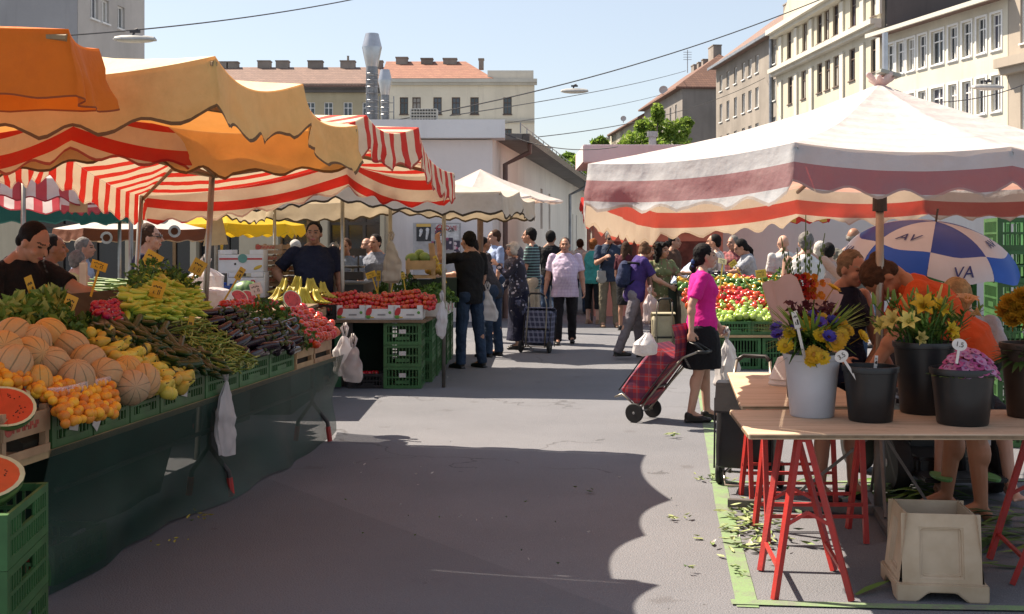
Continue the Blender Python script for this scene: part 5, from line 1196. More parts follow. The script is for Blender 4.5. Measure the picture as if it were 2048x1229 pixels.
    for s, sh, el, wr, d2 in arms:
        q = 1.0 + (g - 1) * .6; q = q * (.88 if fem else 1)
        b.capsule(sh, el, .054 * q, .041 * q); b.capsule(el, wr, .042 * q, .027 * q); b.ell(el.lerp(wr, .25), (.046 * q, .046 * q, .06), d2.to_track_quat('Z', 'Y').to_matrix())
        # hand: palm, four fingers, thumb
        inw = V((-s, .25, 0)); sd_ = d2.cross(inw).normalized(); pn = sd_.cross(d2).normalized()  # pn: towards the palm side
        b.capsule(wr, wr + d2 * .03, .026, .026); pc = wr + d2 * .055
        Mx = Matrix((sd_, pn, d2)).transposed(); b.ell(pc, (.04, .018, .046), Mx, 12, 8)
        if fingers:
            for i, (off, L) in enumerate(((-.03, .062), (-.010, .072), (.011, .068), (.031, .052))):
                p0 = pc + sd_ * off + d2 * .03; c1 = R(curl * .6 + i * 4); c2 = R(curl * 1.7 + i * 5)
                p1 = p0 + (d2 * math.cos(c1) + pn * math.sin(c1)) * L * .55; p2 = p1 + (d2 * math.cos(c2) + pn * math.sin(c2)) * L * .5
                b.capsule(p0, p1, .0095, .009, 6); b.capsule(p1, p2, .009, .008, 6)
            fw = -1 if sd_.y < 0 else 1; fs = sd_ * (1 if sd_.dot(V((0, 1, .3))) > 0 else -1)
            p0 = pc + fs * .03 - d2 * .025; p1 = p0 + (fs * .7 + d2 * .6 + pn * .4).normalized() * .042; b.capsule(p0, p1, .0125, .010, 6); b.capsule(p1, p1 + (d2 * .8 + pn * .5 + fs * .1).normalized() * .03, .010, .009, 6)
    for s, h, kne, ank in legs:
        q = 1 + (g - 1) * .5; b.capsule(h + V((0, 0, .02)), kne, .078 * q, .053 * q); b.capsule(kne, ank, .052 * q, .036); b.ell(kne.lerp(ank, .28) + V((0, -.012, 0)), (.05 * q, .052 * q, .1)); b.ell(h + V((s * .005, -.035, .0)), (.085 * q, .09 * q, .1))
        b.capsule(ank, ank + V((0, .13, -.052)), .036, .026); b.ell(ank + V((s * .006, .145, -.058)), (.042, .045, .018)); b.ell(ank + V((0, -.025, -.045)), (.033, .035, .034))
        if shoes is None:
            for i in range(5): b.capsule(ank + V((s * (-.03 + .015 * i), .165 - .006 * i, -.062)), ank + V((s * (-.034 + .017 * i), .198 - .012 * i, -.066)), .012 if i == 0 else .009, .009, 6)
    ih = HM.inverted()
    def paint(me):
        for p in me.polygons:
            q = ih @ (p.center / k - hc)
            if q.y < .05 or abs(q.x) > .07: continue
            if abs(abs(q.x) - .032) < .012 and abs(q.z - .009) < .006: p.material_index = 1
            elif abs(abs(q.x) - .033) < .02 and abs(q.z - .034) < .0045: p.material_index = 3
            elif abs(q.x) < .023 and abs(q.z + .06) < .0075 and q.y > .07: p.material_index = 2
    sc = lambda mb: xform(mb, Matrix.Scale(k, 4))
    remeshed(sc(b), 'body', [skin, EYE_M, LIP, brow], vox, t, 2, paint)
    cv = max(vox, .011)
    # ---- top
    if top is not None:
        m = MB(); torso(m, .014, hem - .02, .54 if not neckline else .5, .01)
        if hem < -.13: m.loft([ring(hip + V((0, 0, -.04)), hipw + .02, .13 * g, Matrix.Identity(3)), ring(hip + V((0, 0, hem)), hipw + .028, .135 * g, Matrix.Identity(3))])
        if sleeve != 'none':
            for s, sh, el, wr, d2 in arms:
                q = (1.0 + (g - 1) * .6) * (.9 if fem else 1); m.ell(sh, .06 * q); m.capsule(neck + TR @ V((s * .055, -.02, -.015)), sh + TR @ V((-s * .05, -.005, -.012)), .04, .05)
                if sleeve == 'short': m.capsule(sh, sh.lerp(el, .6), .061 * q, .06 * q); m.tube([sh.lerp(el, .3), sh.lerp(el, .78)], [.06 * q, .065 * q], 14)
                else: m.capsule(sh, el, .062 * q, .053 * q); m.tube([el, el.lerp(wr, .92)], [.055 * q, .042 * q], 14); m.ell(el, .056 * q)
        else:
            for s, sh, el, wr, d2 in arms: m.capsule(spine(.3, s * .1, 0), spine(.485, s * .115, -.01), .05, .035)
        remeshed(sc(m), 'shirt' if sleeve != 'none' else 'tank_top', top, cv, t, 3, None, (.09, .024))
    # ---- bottom
    kind, bm_ = bottom[0], bottom[1]
    if kind in ('trousers', 'shorts', 'capri'):
        m = MB(); m.loft([ring(spine(a, 0, d), w + .008, dp + .008, TR if a > 0 else Matrix.Identity(3)) for a, w, dp, d in ST if a <= .1])
        for s, h, kne, ank in legs:
            q = 1 + (g - 1) * .5; m.ell(h + V((s * .005, -.03, .0)), (.095 * q, .1 * q, .11)); lk = kne if kind != 'shorts' else h.lerp(kne, .85)
            m.capsule(h + V((0, 0, .02)), lk, .092 * q, .072 * q)
            if kind == 'trousers': m.tube([kne, kne.lerp(ank, .5), ank + V((0, -.008, -.03))], [.07 * q, .064 * q, .064], 14); m.ell(kne, .07 * q)
            elif kind == 'capri': m.tube([kne, kne.lerp(ank, .45)], [.068 * q, .064 * q], 14); m.ell(kne, .068 * q)
            else: m.tube([h.lerp(kne, .3), h.lerp(kne, .98)], [.088 * q, .085 * q], 14)
        remeshed(sc(m), kind if kind != 'capri' else 'capri_trousers', bm_, cv, t, 3, None, (.09, .022))
    elif kind in ('skirt', 'long_skirt'):
        f_ = bottom[2] if len(bottom) > 2 else (.98 if kind == 'skirt' else 1.85)
        kn = (legs[0][2] + legs[1][2]) / 2; an = (legs[0][3] + legs[1][3]) / 2; end = hip.lerp(kn, f_) if f_ <= 1 else kn.lerp(an, f_ - 1)
        sw = abs((legs[0][2] - legs[1][2]).y) * .5; I3 = Matrix.Identity(3)
        m = MB(); m.loft([ring(spine(.1), .142 * g, .112 * g, TR), ring(hip + V((0, -.005, -.02)), hipw + .018, .13 * g, I3), ring(hip.lerp(end, .3), hipw + .02, .14 * g + sw * .4, I3), ring(hip.lerp(end, .7), hipw + .01 + .03 * (f_ - 1), .135 * g + sw, I3), ring(end, hipw + .0 + .06 * max(0, f_ - 1), .13 * g + sw + .05 * max(0, f_ - 1), I3)])
        remeshed(sc(m), 'skirt', bm_, cv, t, 3, None, (.12, .015))
    # ---- shoes
    if shoes is not None:
        for s, h, kne, ank in legs:
            m = MB(); m.capsule(ank + V((0, -.02, -.035)), ank + V((s * .004, .12, -.052)), .042, .034); m.ell(ank + V((s * .006, .15, -.056)), (.046, .055, .024)); m.box(ank + V((s * .003, .06, -.072)), (.075, .25, .016)); m.ell(ank + V((0, -.01, -.01)), (.042, .048, .03))
            remeshed(sc(m), 'shoe', shoes, .009, t, 2)
    # ---- hair
    hs, hm = hair; m = MB()
    def E(c, r, rot=None): m.ell(hc + HM @ V(c), r, HM if rot is None else HM @ rot, 16, 12)
    if hs in ('short', 'shaved', 'receding'):
        th = .006 if hs == 'shaved' else .013
        E((0, -.036 if hs == 'receding' else -.029, .036), (.073 + th, .087 + th * .5, .084 + th)); E((0, -.066, -.02), (.066, .045, .055)); E((0, -.03, .02), (.076 + th * .4, .05, .06))
        for s in (-1, 1): E((s * .066, -.012, .02), (.014 + th * .3, .03, .035))
        if hs == 'receding': pass
    elif hs in ('ponytail', 'bun', 'bob', 'long', 'curly'):
        E((0, -.03, .036), (.086, .098, .096)); E((0, -.06, -.02), (.078, .055, .075)); E((0, -.02, .01), (.083, .055, .07))
        if hs == 'ponytail': m.capsule(hc + HM @ V((0, -.1, -.03)), hc + HM @ V((0, -.13, -.11)), .036, .034); m.capsule(hc + HM @ V((0, -.125, -.1)), hc + HM @ V((0, -.1, -.25)), .032, .014)
        if hs == 'bun': E((0, -.125, .03), (.045, .04, .042))
        if hs == 'bob':
            E((0, -.05, -.05), (.085, .06, .085))
            for s in (-1, 1): E((s * .074, -.0, -.015), (.022, .05, .07)); E((s * .04, .068, .072), (.045, .03, .02))
        if hs in ('long', 'curly'):
            for s in (-1, 1): m.capsule(hc + HM @ V((s * .075, -.02, .02)), hc + HM @ V((s * .092, -.03, -.17)), .035, .035); E((s * .084, -.0, -.03), (.032, .05, .08))
            m.capsule(hc + HM @ V((0, -.07, 0)), hc + HM @ V((0, -.1, -.2)), .07, .06)
        if hs == 'curly':
            rr = random.Random(5)
            for i in range(46):
                a = rr.uniform(0, 6.28); z = rr.uniform(-.2, .12); q = V((math.cos(a) * .1, math.sin(a) * .09 - .03, z))
                if q.y > .03 and z < .06: continue
                E(q, rr.uniform(.022, .032))
    elif hs == 'fringe':
        for s in (-1, 1): E((s * .07, -.02, -.0), (.02, .05, .045))
        E((0, -.07, -.01), (.066, .04, .05))
    elif hs == 'scarf': 
        E((0, -.022, .02), (.092, .108, .108)); E((0, -.04, -.06), (.085, .075, .09)); m.capsule(hc + HM @ V((0, .02, -.13)), hc + HM @ V((0, -.02, -.17)), .06, .1)
    elif hs == 'cap':
        E((0, -.018, .04), (.09, .108, .085)); E((0, .1, .045), (.062, .06, .012))
    if hs != 'none':
        o = remeshed(sc(m), 'hair' if hs not in ('scarf', 'cap') else ('headscarf' if hs == 'scarf' else 'cap'), hm, .008 if vox < .0105 else .01, t, 2, None, (.018, .012) if hs not in ('scarf', 'cap', 'shaved') else None)
    if hs == 'cap' and len(hair) == 2:
        m = MB(); E((0, -.045, -.005), (.082, .07, .06)); remeshed(sc(m), 'hair', HG, .01, t, 2)
    if glasses:
        m = MB(); G = lambda c: hc + HM @ V(c)
        for s in (-1, 1): m.ell(G((s * .033, .094, .01)), (.026, .007, .018), HM); m.tube([G((s * .058, .09, .014)), G((s * .08, .03, .014)), G((s * .08, -.02, .008))], .004, 5)
        m.tube([G((-.02, .1, .014)), G((.02, .1, .014))], .004, 5); sc(m).build('glasses', M('dark_lens', (.01, .01, .012), .1, .1, spec=.8), t, world=False)
    t['k'] = k
    def wp(p): return Vector((x, y, z0)) + Matrix.Rotation(-f, 3, 'Z') @ (p * k)
    inf = {'hands': [wp(a[3] + a[4] * .09) for a in arms], 'wrists': [wp(a[3]) for a in arms], 'chest': wp(spine(.33, 0, .14)), 'back': wp(spine(.33, 0, -.14)), 'hip': wp(hip), 'head': wp(hc), 'shoulder': [wp(a[1]) for a in arms], 't': t, 'fwd': Matrix.Rotation(-f, 3, 'Z') @ V((0, 1, 0))}
    del t['k']
    return inf
def X(px, d): return (px - CX) / F * d
# left side
PV = person(X(12, 7.6), 7.6, 112, 'man in a black t-shirt with cropped hair reaching over the left stall', 1.80, lean=14, girth=1.06, head=(-8, 22), aL=(62, 8, 8, -6), aR=(20, 25, 20, 10), skin=SKM, hair=('shaved', HB), vox=.008, bottom=('trousers', JEANS), curl=15)
person(X(98, 9.6), 9.6, 62, 'heavy man in a beige t-shirt standing behind the black-shirted vendor', 1.70, girth=1.22, belly=.04, skin=SKD, top=cloth('beige', (.4, .34, .28)), hair=('shaved', HB), aL=(20, 5, 70, 20), aR=(10, 10, 60, 20), vox=.01)
person(X(152, 12), 12, 30, 'elderly person with grey hair and a pale yellow top seen from behind', 1.54, girth=1.12, fem=True, skin=SKL, top=cloth('pale_yellow', (.5, .45, .22)), hair=('short', HG), sleeve='none', aR=(20, 20, 20, 0), bottom=('trousers', KHAKI), vox=.011)
person(X(164, 13.2), 13.2, 80, 'grey-haired man in a light blue shirt under the green awning', 1.68, skin=SKM, top=cloth('light_blue', (.3, .36, .5)), hair=('short', HG), vox=.012, fingers=False)
person(X(292, 11), 11, 84, 'man in a navy t-shirt wearing dark glasses, in profile between two poles', 1.80, skin=SKL, top=NAVY, hair=('short', HBR), glasses=True, vox=.009, aR=(-8, 8, 30, 0))
person(X(628, 13.4), 13.4, 165, 'big vendor in a dark navy polo, hand on hip, behind the bananas', 1.86, girth=1.2, belly=.05, skin=SKT, top=cloth('dark_navy', (.012, .014, .03)), hair=('short', HB), aL=(10, 12, 20, 10), aR=(-12, 42, 62, 62), vox=.009, head=(14, 0))
person(X(692, 16.4), 16.4, 190, 'man in a grey-blue shirt behind the second stall holding up a green vegetable', 1.68, skin=SKT, top=cloth('grey_blue', (.16, .2, .27)), hair=('short', HBR), aR=(30, 10, 120, 10), vox=.011)
person(X(668, 17.5), 17.5, 170, 'dark-haired person half hidden behind the big vendor', 1.62, skin=SKM, top=DGREY, hair=('long', HB), fem=True, vox=.012, fingers=False)
person(X(752, 16.6), 16.6, 205, 'smiling man in an open grey shirt looking left behind the scales', 1.74, skin=SKM, top=cloth('mid_grey', (.2, .22, .27)), hair=('short', HB), vox=.0105, girth=1.1)
person(X(735, 18.2), 18.2, 200, 'bald man in the shade at the back of the second stall', 1.70, skin=SKM, top=DGREY, hair=('none', HB), vox=.012, fingers=False)
person(X(590, 17), 17, 20, 'white-haired person glimpsed left of the big vendor', 1.66, skin=SKL, top=cloth('off_white', (.6, .58, .54)), hair=('short', HW), vox=.012, fingers=False)
PT = person(X(940, 15.1), 15.1, 318, 'man in a black shirt and blue jeans raising one hand beside the second stall', 1.77, skin=SKM, top=BLACK, hair=('short', HB), aL=(82, 8, 80, 10), aR=(10, 10, 30, 5), lL=(3, 2, 4), lR=(-4, 3, 4), vox=.009, girth=1.1, curl=60)
person(X(985, 16.6), 16.6, 292, 'man in a dark grey t-shirt bending towards the second stall', 1.76, lean=28, skin=SKM, top=DGREY, hair=('short', HB), aL=(45, 8, 40, 5), aR=(20, 5, 50, 10), vox=.0105, bottom=('trousers', JEANS))
person(X(992, 20), 20, 250, 'man in a pale blue shirt behind the bending man, at the brown post', 1.84, skin=SKM, top=cloth('sky_blue', (.34, .42, .62)), hair=('short', HBR), vox=.012, fingers=False)
person(X(965, 19), 19, 60, 'bald man looking away behind the man with the raised hand', 1.72, skin=SKT, top=DGREY, hair=('shaved', HB), vox=.012, fingers=False)
FLOR = blotch_mat('floral_dress', (.015, .015, .03), (.42, .4, .46), (.12, .14, .25), 13, .46)
PO = person(X(1038, 17.8), 17.8, 262, 'elderly woman with white hair, grey headscarf and a black and white patterned coat', 1.64, fem=True, girth=1.22, skin=SKL, top=FLOR, sleeve='long', hem=-.42, hair=('bob', HW), bottom=('long_skirt', cloth('deep_navy', (.012, .014, .035)), 1.86), aL=(40, 5, 100, 30), aR=(14, 6, 22, 0), vox=.0105, brow=BROWG, lean=6)
m = MB(); q = PO['head']; m.ell(q + Vector((.085, .03, -.06)), (.085, .1, .12)); m.ell(q + Vector((.03, .0, -.2)), (.16, .16, .085)); remeshed(xform(m, Matrix.Translation(-Vector(PO['t'].location)) ), 'headscarf', blotch_mat('scarf_grey', (.06, .06, .08), (.26, .26, .3), (.1, .1, .15), 22, .4), .011, None, 2); o = COL.objects[-1]
o.parent = PO['t']; o.matrix_parent_inverse = Matrix.Rotation(-PO['t'].rotation_euler.z, 4, 'Z')
person(X(1063, 18.9), 18.9, 285, 'man in a striped teal and black polo shirt and cream shorts looking left', 1.86, skin=SKM, top=stripe_mat('polo_stripes', (.015, .03, .04), (.16, .3, .3), 22, 2, .35), hair=('short', HB), bottom=('shorts', cloth('cream', (.52, .45, .34))), aL=(10, 8, 40, 30), aR=(14, 8, 70, 30), shoes=SHOEB, vox=.0105)
person(X(1101, 21), 21, 15, 'dark-haired man in a black shirt and jeans walking away', 1.85, skin=SKT, top=BLACK, hair=('short', HB), vox=.0115, lL=(12, 4, 3), lR=(-10, 8, 3), fingers=False)
LAV = check_mat('lavender_check', (.56, .48, .62), (.46, .37, .55), (.62, .55, .68), 20, 20, .35)
person(X(1130, 18.6), 18.6, 184, 'stout man in a lavender checked shirt and black trousers walking towards us', 1.71, girth=1.2, belly=.05, skin=SKM, top=LAV, hem=-.16, hair=('receding', HSH), bottom=('trousers', cloth('black_trousers', (.012, .012, .016))), aL=(4, 12, 12, 4), aR=(2, 13, 14, 4), lL=(-10, 6, 2), lR=(10, 5, 2), vox=.009)
person(X(1186, 23.2), 23.2, 28, 'red-haired woman in a teal strap top and black capri trousers seen from behind', 1.70, fem=True, girth=1.12, skin=SKL, top=cloth('teal', (.06, .3, .27)), sleeve='none', hair=('bun', HR), bottom=('capri', BLACK), shoes=SHOEB, vox=.011, aL=(10, 6, 30, 0), aR=(20, 6, 60, 0))
PP_ = person(X(1219, 22.3), 22.3, 176, 'man in a dark navy polo and khaki trousers looking at something in his hands', 1.86, girth=1.08, skin=SKM, top=cloth('slate_navy', (.035, .05, .085)), hair=('short', HG), head=(0, 20), aL=(22, 10, 92, 36), aR=(22, 10, 92, 36), bottom=('trousers', KHAKI), shoes=SHOEB, vox=.0105, glasses=True)
PU = person(X(1268, 16.4), 16.4, 76, 'woman with light brown bob in a purple t-shirt and grey trousers pushing a shopping cart', 1.70, fem=True, lean=13, girth=1.05, skin=SKL, top=cloth('purple', (.06, .035, .17)), hem=-.12, hair=('bob', HLB), head=(8, 14), aL=(34, 6, 40, 8), aR=(30, 8, 34, 8), bottom=('trousers', GREYT), lL=(12, 4, 2), lR=(-16, 8, 2), vox=.009, curl=70)
person(X(1322, 16.6), 16.6, 165, 'woman with curly dark hair in a green floral top behind the woman in purple', 1.63, fem=True, skin=SKM, top=blotch_mat('green_floral', (.13, .15, .06), (.45, .42, .24), (.2, .06, .05), 20, .42), hair=('curly', HB), aL=(40, 14, 40, 0), aR=(20, 10, 40, 0), bottom=('skirt', cloth('sand', (.4, .32, .2))), vox=.0105, head=(-30, 4))
person(X(1356, 18.2), 18.2, 82, 'man in a pale blue striped shirt and beige cap bending over the vegetables', 1.76, lean=48, girth=1.1, skin=SKM, top=stripe_mat('fine_blue_stripe', (.45, .52, .68), (.3, .38, .55), 60, 0, .4), sleeve='long', hair=('cap', M('cap_beige', (.5, .43, .27), .8, .15)), aL=(50, 8, 20, 0), aR=(50, 8, 30, 0), vox=.011, head=(0, 10))
person(X(1432, 17.2), 17.2, 290, 'man in a white striped shirt with his back to the peppers', 1.75, skin=SKM, top=stripe_mat('white_stripe_shirt', (.6, .58, .54), (.3, .26, .24), 18, 0, .3), hair=('shaved', HB), aL=(30, 6, 60, 0), vox=.0115, fingers=False)
PK_ = person(X(1404, 10.6), 10.6, 92, 'dark-haired woman in a bright pink t-shirt and black knee-length skirt pulling a red tartan trolley', 1.615, fem=True, girth=1.10, skin=SKL, top=cloth('hot_pink', (.62, .02, .25), .12, .4), hem=-.1, hair=('ponytail', HB), head=(-4, 0), aL=(16, 8, 14, 4), aR=(-24, 10, 22, 2), bottom=('skirt', cloth('skirt_black', (.014, .014, .018)), .93), lL=(5, 2, 1), lR=(-6, 5, 1), vox=.008, curl=70, neckline=1)
m = MB(); q = PK_['head']; m.ell(q + Vector((-.115, -.01, -.05)), (.022, .03, .03)); m.ell(q + Vector((-.12, -.01, -.085)), (.02, .028, .02)); o = m.build('hair_tie', cloth('hair_tie_blue', (.03, .06, .16)), PK_['t']); o.matrix_parent_inverse = Matrix.Rotation(-PK_['t'].rotation_euler.z, 4, 'Z')
person(X(1506, 17.6), 17.6, 268, 'young vendor in a light grey t-shirt with dark tied hair reaching over the peppers', 1.70, fem=True, lean=12, skin=SKM, top=cloth('light_grey', (.36, .38, .42)), hair=('ponytail', HB), aL=(48, 6, 36, 6), aR=(40, 6, 44, 6), vox=.0105, head=(0, 18), bottom=('trousers', BLACK))
person(X(1568, 17), 17, 350, 'bald man in a white shirt seen from behind beyond the gladioli', 1.74, skin=SKL, top=cloth('white', (.62, .6, .57)), hair=('none', HG), vox=.012, fingers=False)
person(X(1612, 13.2), 13.2, 15, 'grey-haired person in a white tank top with a dark bag strap seen from behind', 1.74, skin=SKL, top=cloth('bright_white', (.68, .66, .63)), sleeve='none', hair=('short', HG), girth=1.1, aR=(25, 40, 30, 20), vox=.0105, bottom=('trousers', cloth('pale_denim', (.2, .26, .38))))
person(X(1640, 15.6), 15.6, 20, 'white-blond person seen from behind under the big umbrella', 1.64, fem=True, skin=SKL, top=cloth('pale_pink', (.5, .38, .36)), hair=('bob', HW), vox=.012, fingers=False)
person(X(1657, 14.6), 14.6, 10, 'person with short black hair seen from behind the elderly woman', 1.62, skin=SKL, top=cloth('bisque', (.45, .33, .28)), hair=('short', HB), vox=.011, fingers=False, girth=1.1)
person(X(1706, 15), 15, 35, 'balding man in a grey shirt under the big umbrella seen from behind', 1.82, skin=SKT, top=cloth('grey_green', (.17, .165, .14)), hair=('fringe', HG), vox=.011, fingers=False, girth=1.15)
person(X(1757, 18), 18, 280, 'dark-haired man behind the umbrella pole', 1.78, skin=SKT, top=BLACK, hair=('short', HB), vox=.012, fingers=False)
PE = person(X(1676, 7.4), 7.4, 152, 'elderly woman with brown-grey hair in a navy tank top behind the flower table', 1.585, fem=True, lean=8, girth=1.12, skin=skinm('ruddy', (.36, .19, .13)), top=cloth('ink_navy', (.012, .016, .035)), sleeve='none', hair=('short', M('hair_brown_grey', (.2, .14, .09), .75, .35, 25, bmp=.9, bscale=70, spec=.15)), head=(-6, 8), aL=(10, 10, 20, 0), aR=(18, 10, 40, 0), vox=.008, brow=BROWG, bottom=('shorts', cloth('navy_shorts', (.015, .016, .03))), shoes=SHOE)
PB = person(X(1938, 6.95), 6.95, 280, 'woman in an orange t-shirt and black shorts bending forward behind the flower buckets', 1.80, fem=True, lean=42, girth=1.38, skin=skinm('brown', (.33, .16, .09)), top=cloth('orange', (.52, .075, .018), .15, .5), hem=-.08, hair=('bun', HBR), aL=(28, 14, 8, 0), aR=(20, 8, 10, 0), bottom=('shorts', BLACK), shoes=None, vox=.008, lL=(-2, 2, 3), lR=(8, 2, 3), head=(-20, 60))
m = MB()
for dx in (.02, .085): m.box(at(1946 + dx * 340, 883, 6.83), (.036, .008, .046))
o = m.build('stripe_patch', PW, PB['t']); o.matrix_parent_inverse = Matrix.Rotation(-PB['t'].rotation_euler.z, 4, 'Z')
PS = person(X(1912, 7.75), 7.75, 186, 'blond person in green sandals sitting on the mobility scooter behind the woman in orange', 1.72, lean=16, skin=SKL, top=cloth('pale_blue_grey', (.34, .36, .4)), hair=('short', HBL), hipz=.62, lL=(76, 70, 12), lR=(76, 70, 12), aL=(40, 6, 50, 4), aR=(40, 6, 50, 4), head=(100, 25), bottom=('shorts', cloth('dark_shorts', (.03, .03, .035))), shoes=None, vox=.0085)

person(X(1346, 20.5), 20.5, 120, 'dark-haired man in a brown shirt in the crowd left of the cap wearer', 1.76, skin=SKM, top=cloth('brown_shirt', (.09, .05, .035)), hair=('short', HB), vox=.012, fingers=False)
person(X(1252, 21.5), 21.5, 30, 'woman in a dark dress in the crowd between the photographer and the purple top', 1.64, fem=True, skin=SKM, top=cloth('wine', (.08, .015, .025)), hair=('long', HBR), bottom=('skirt', BLACK), vox=.012, fingers=False)
person(X(1468, 19.6), 19.6, 230, 'grey-haired man in a red checked shirt behind the pepper stall', 1.74, skin=SKM, top=check_mat('red_check', (.3, .05, .05), (.04, .01, .02), (.3, .2, .2), 14, 14), hair=('short', HG), vox=.012, fingers=False)
person(X(1160, 26.5), 26.5, 10, 'person in a white t-shirt far down the lane by the hall wall', 1.7, skin=SKM, top=cloth('white', (.62, .6, .57)), hair=('short', HBR), vox=.012, fingers=False)
def wood_mat(name, c, c2):
    m, nt, b = base(name); p = coords(nt); s = _n(nt, 'ShaderNodeMapping'); s.inputs['Scale'].default_value = (1, 14, 14); nt.links.new(p, s.inputs[0])
    f = noise(nt, s.outputs[0], 2.2, 6, .65); col = mixc(nt, c, c2, ramp(nt, f, .42, .7))
    col = mixc(nt, col, tuple(x * .45 for x in c2), math_(nt, 'MULTIPLY', ramp(nt, noise(nt, p, 3.2, 6, .75), .56, .72), .55))
    col = mixc(nt, col, tuple(min(1, x * 1.25) for x in c), math_(nt, 'MULTIPLY', ramp(nt, noise(nt, p, 11, 4, .7), .6, .7), .4))
    nt.links.new(col, b.inputs['Base Color']); b.inputs['Roughness'].default_value = .7; bump(nt, b, f, .2, .004); return m
# ================================================================ second stall (left, middle distance)
BOARD = M('table_board', (.22, .14, .08), .7, .3, 5); BLK = M('black_plastic', (.018, .018, .02), .4, .25, 6); BLUEC = M('blue_carton', (.02, .07, .28), .6, .2, 6)
ST2 = thing('market_stall', (-1.75, 14.5, 0), 'second stall with boxed tomatoes and herbs on a board over green crates', 'market stall')
m = MB(); m.prism([(-2.75, 12.88), (-.93, 12.88), (-.78, 15.0), (-.72, 17.2), (-1.7, 17.2), (-1.75, 14.2), (-2.75, 14.0)], .715, .745); m.build('tabletop', BOARD, ST2)
for x, y in ((-2.6, 13.0), (-2.6, 13.9), (-1.75, 13.0), (-1.5, 17.0)):
    m = MB(); m.box((x, y, .357), (.05, .05, .714)); m.build('leg', SLEG, ST2)
m = MB(); m.loft([[(-2.7 + .02 * math.sin(z * 9), 13.55, z), (-1.45, 13.55, z), (-1.45, 13.57, z), (-2.7, 13.57, z)] for z in (.01, .25, .5, .71)]); m.build('shade_sheet', M('stall_shade_dark', (.01, .035, .025), .85, .3, 4), ST2)  # dark sheet added to stand for the shade in the opening under the table
m = MB(); m.loft([[(-1.91, 12.92 + y, z), (-1.84, 12.92 + y, z), (-1.84, 12.94 + y, z), (-1.91, 12.94 + y, z)] for z, y in ((.02, .0), (.7, 0))]); m.build('green_cloth_strip', M('mid_green_cloth', (.03, .12, .05), .8, .2), ST2)
for i, (x, y, rz) in enumerate(((-1.18, 13.22, 0), (-1.1, 13.85, 90), (-1.08, 14.5, 90), (-1.06, 15.15, 90), (-1.04, 15.8, 90), (-1.02, 16.45, 90))):
    for k in range(3):
        w_, d_ = (.41, .58) if i == 0 else (.6, .4)
        crate(w_, d_, .233, (x, y, .002 + k * .236), R(rz), ['bottom', 'middle', 'top'][k] + ' green crate of the ' + ('front stack under the boxed tomatoes, white card on it' if i == 0 else ['', 'second', 'third', 'fourth', 'fifth', 'last'][i] + ' stack along the side of the second stall'), card=(0, .62, .075, .045) if i == 0 else None, group='crate stacks under the second stall')
crate(.36, .3, .16, (-1.55, 13.1, .002), 0, 'low black crate with a few red tomatoes on the ground under the second stall', BLK)
for k in range(5): TL.append((9, TOM, Vector((-1.62 + k * .035, 13.06 + .03 * (k % 2), .15)), (0, .3 * k, k), 1, '', ''))
# open white cartons with cut-down fronts
PRINTR = M('print_red_fruit', (.5, .04, .04), .6, .2, 20); PRINTG = M('print_green', (.12, .3, .05), .6, .2, 20); PRINTY = M('print_yellow', (.6, .4, .05), .6, .2); PRINTK = M('print_grey', (.3, .29, .28), .6, .2)
def carton(c, w, d, h, rz, label, side=True):
    t = thing('carton', c, label, 'carton', 'white tomato cartons', rz); m = MB(); th = .008
    m.box((0, 0, .005), (w, d, .01))
    for s in (-1, 1):
        m.box((s * (w / 2 - th / 2), 0, h / 2 + .006), (th, d, h - .012)); m.box((0, s * (d / 2 - th / 2), h * .36 + .006), (w - 2 * th - .001, th, h * .72))
        for e in (-1, 1): m.box((e * (w / 2 - .035), s * (d / 2 - th / 2), h * .86 + .005), (.052, th, h * .26))
    m.build('box', CARD, t, world=False); y = -d / 2 - .003
    m = MB(); m.ell((-w * .38, y, h * .55), (.03, .003, .05), Matrix.Rotation(R(20), 3, 'Y')); m.build('print_fruit', PRINTR, t, world=False)
    m = MB(); m.ell((-w * .4, y, h * .2), (.028, .003, .02)); m.build('print_leaf', PRINTG, t, world=False)
    m = MB(); m.ell((w * .36, y, h * .5), (.016, .003, .016)); m.build('print_emblem', PRINTG, t, world=False)
    m = MB(); m.ell((-w * .27, y, h * .16), (.026, .003, .007)); m.build('print_flower', PRINTY, t, world=False)
    m = MB(); m.box((.02, y + .002, h * .34), (w * .28, .003, .018)); m.build('print_line', PRINTK, t, world=False); return t
for i in range(3): carton((-1.735 + i * .31, 13.12, .748), .305, .4, .15, 0, ['left', 'middle', 'right-hand'][i] + ' white carton of tomatoes at the front of the second stall')
carton((-.78 - .12, 13.62, .748), .38, .28, .15, R(88), 'white carton turned sideways at the corner of the second stall'); carton((-.87, 14.05, .748), .38, .28, .13, R(88), 'white carton on the side of the second stall under the herbs'); carton((-.85, 14.5, .748), .38, .28, .13, R(88), 'farther white carton on the side of the second stall')
crate(.36, .4, .16, (-2.08, 13.12, .748), 0, 'black crate of tomatoes left of the white cartons', BLK)
L_pr = lambda x, y, L: 2 if (y < 13.0 and L == 0) or (L == 1 and y < 13.08) or (L == 2 and y < 13.16) or L == 3 else 4 + y * .01
TOM2 = tomato_mesh('small_tomato', .031); rr = random.Random(21)
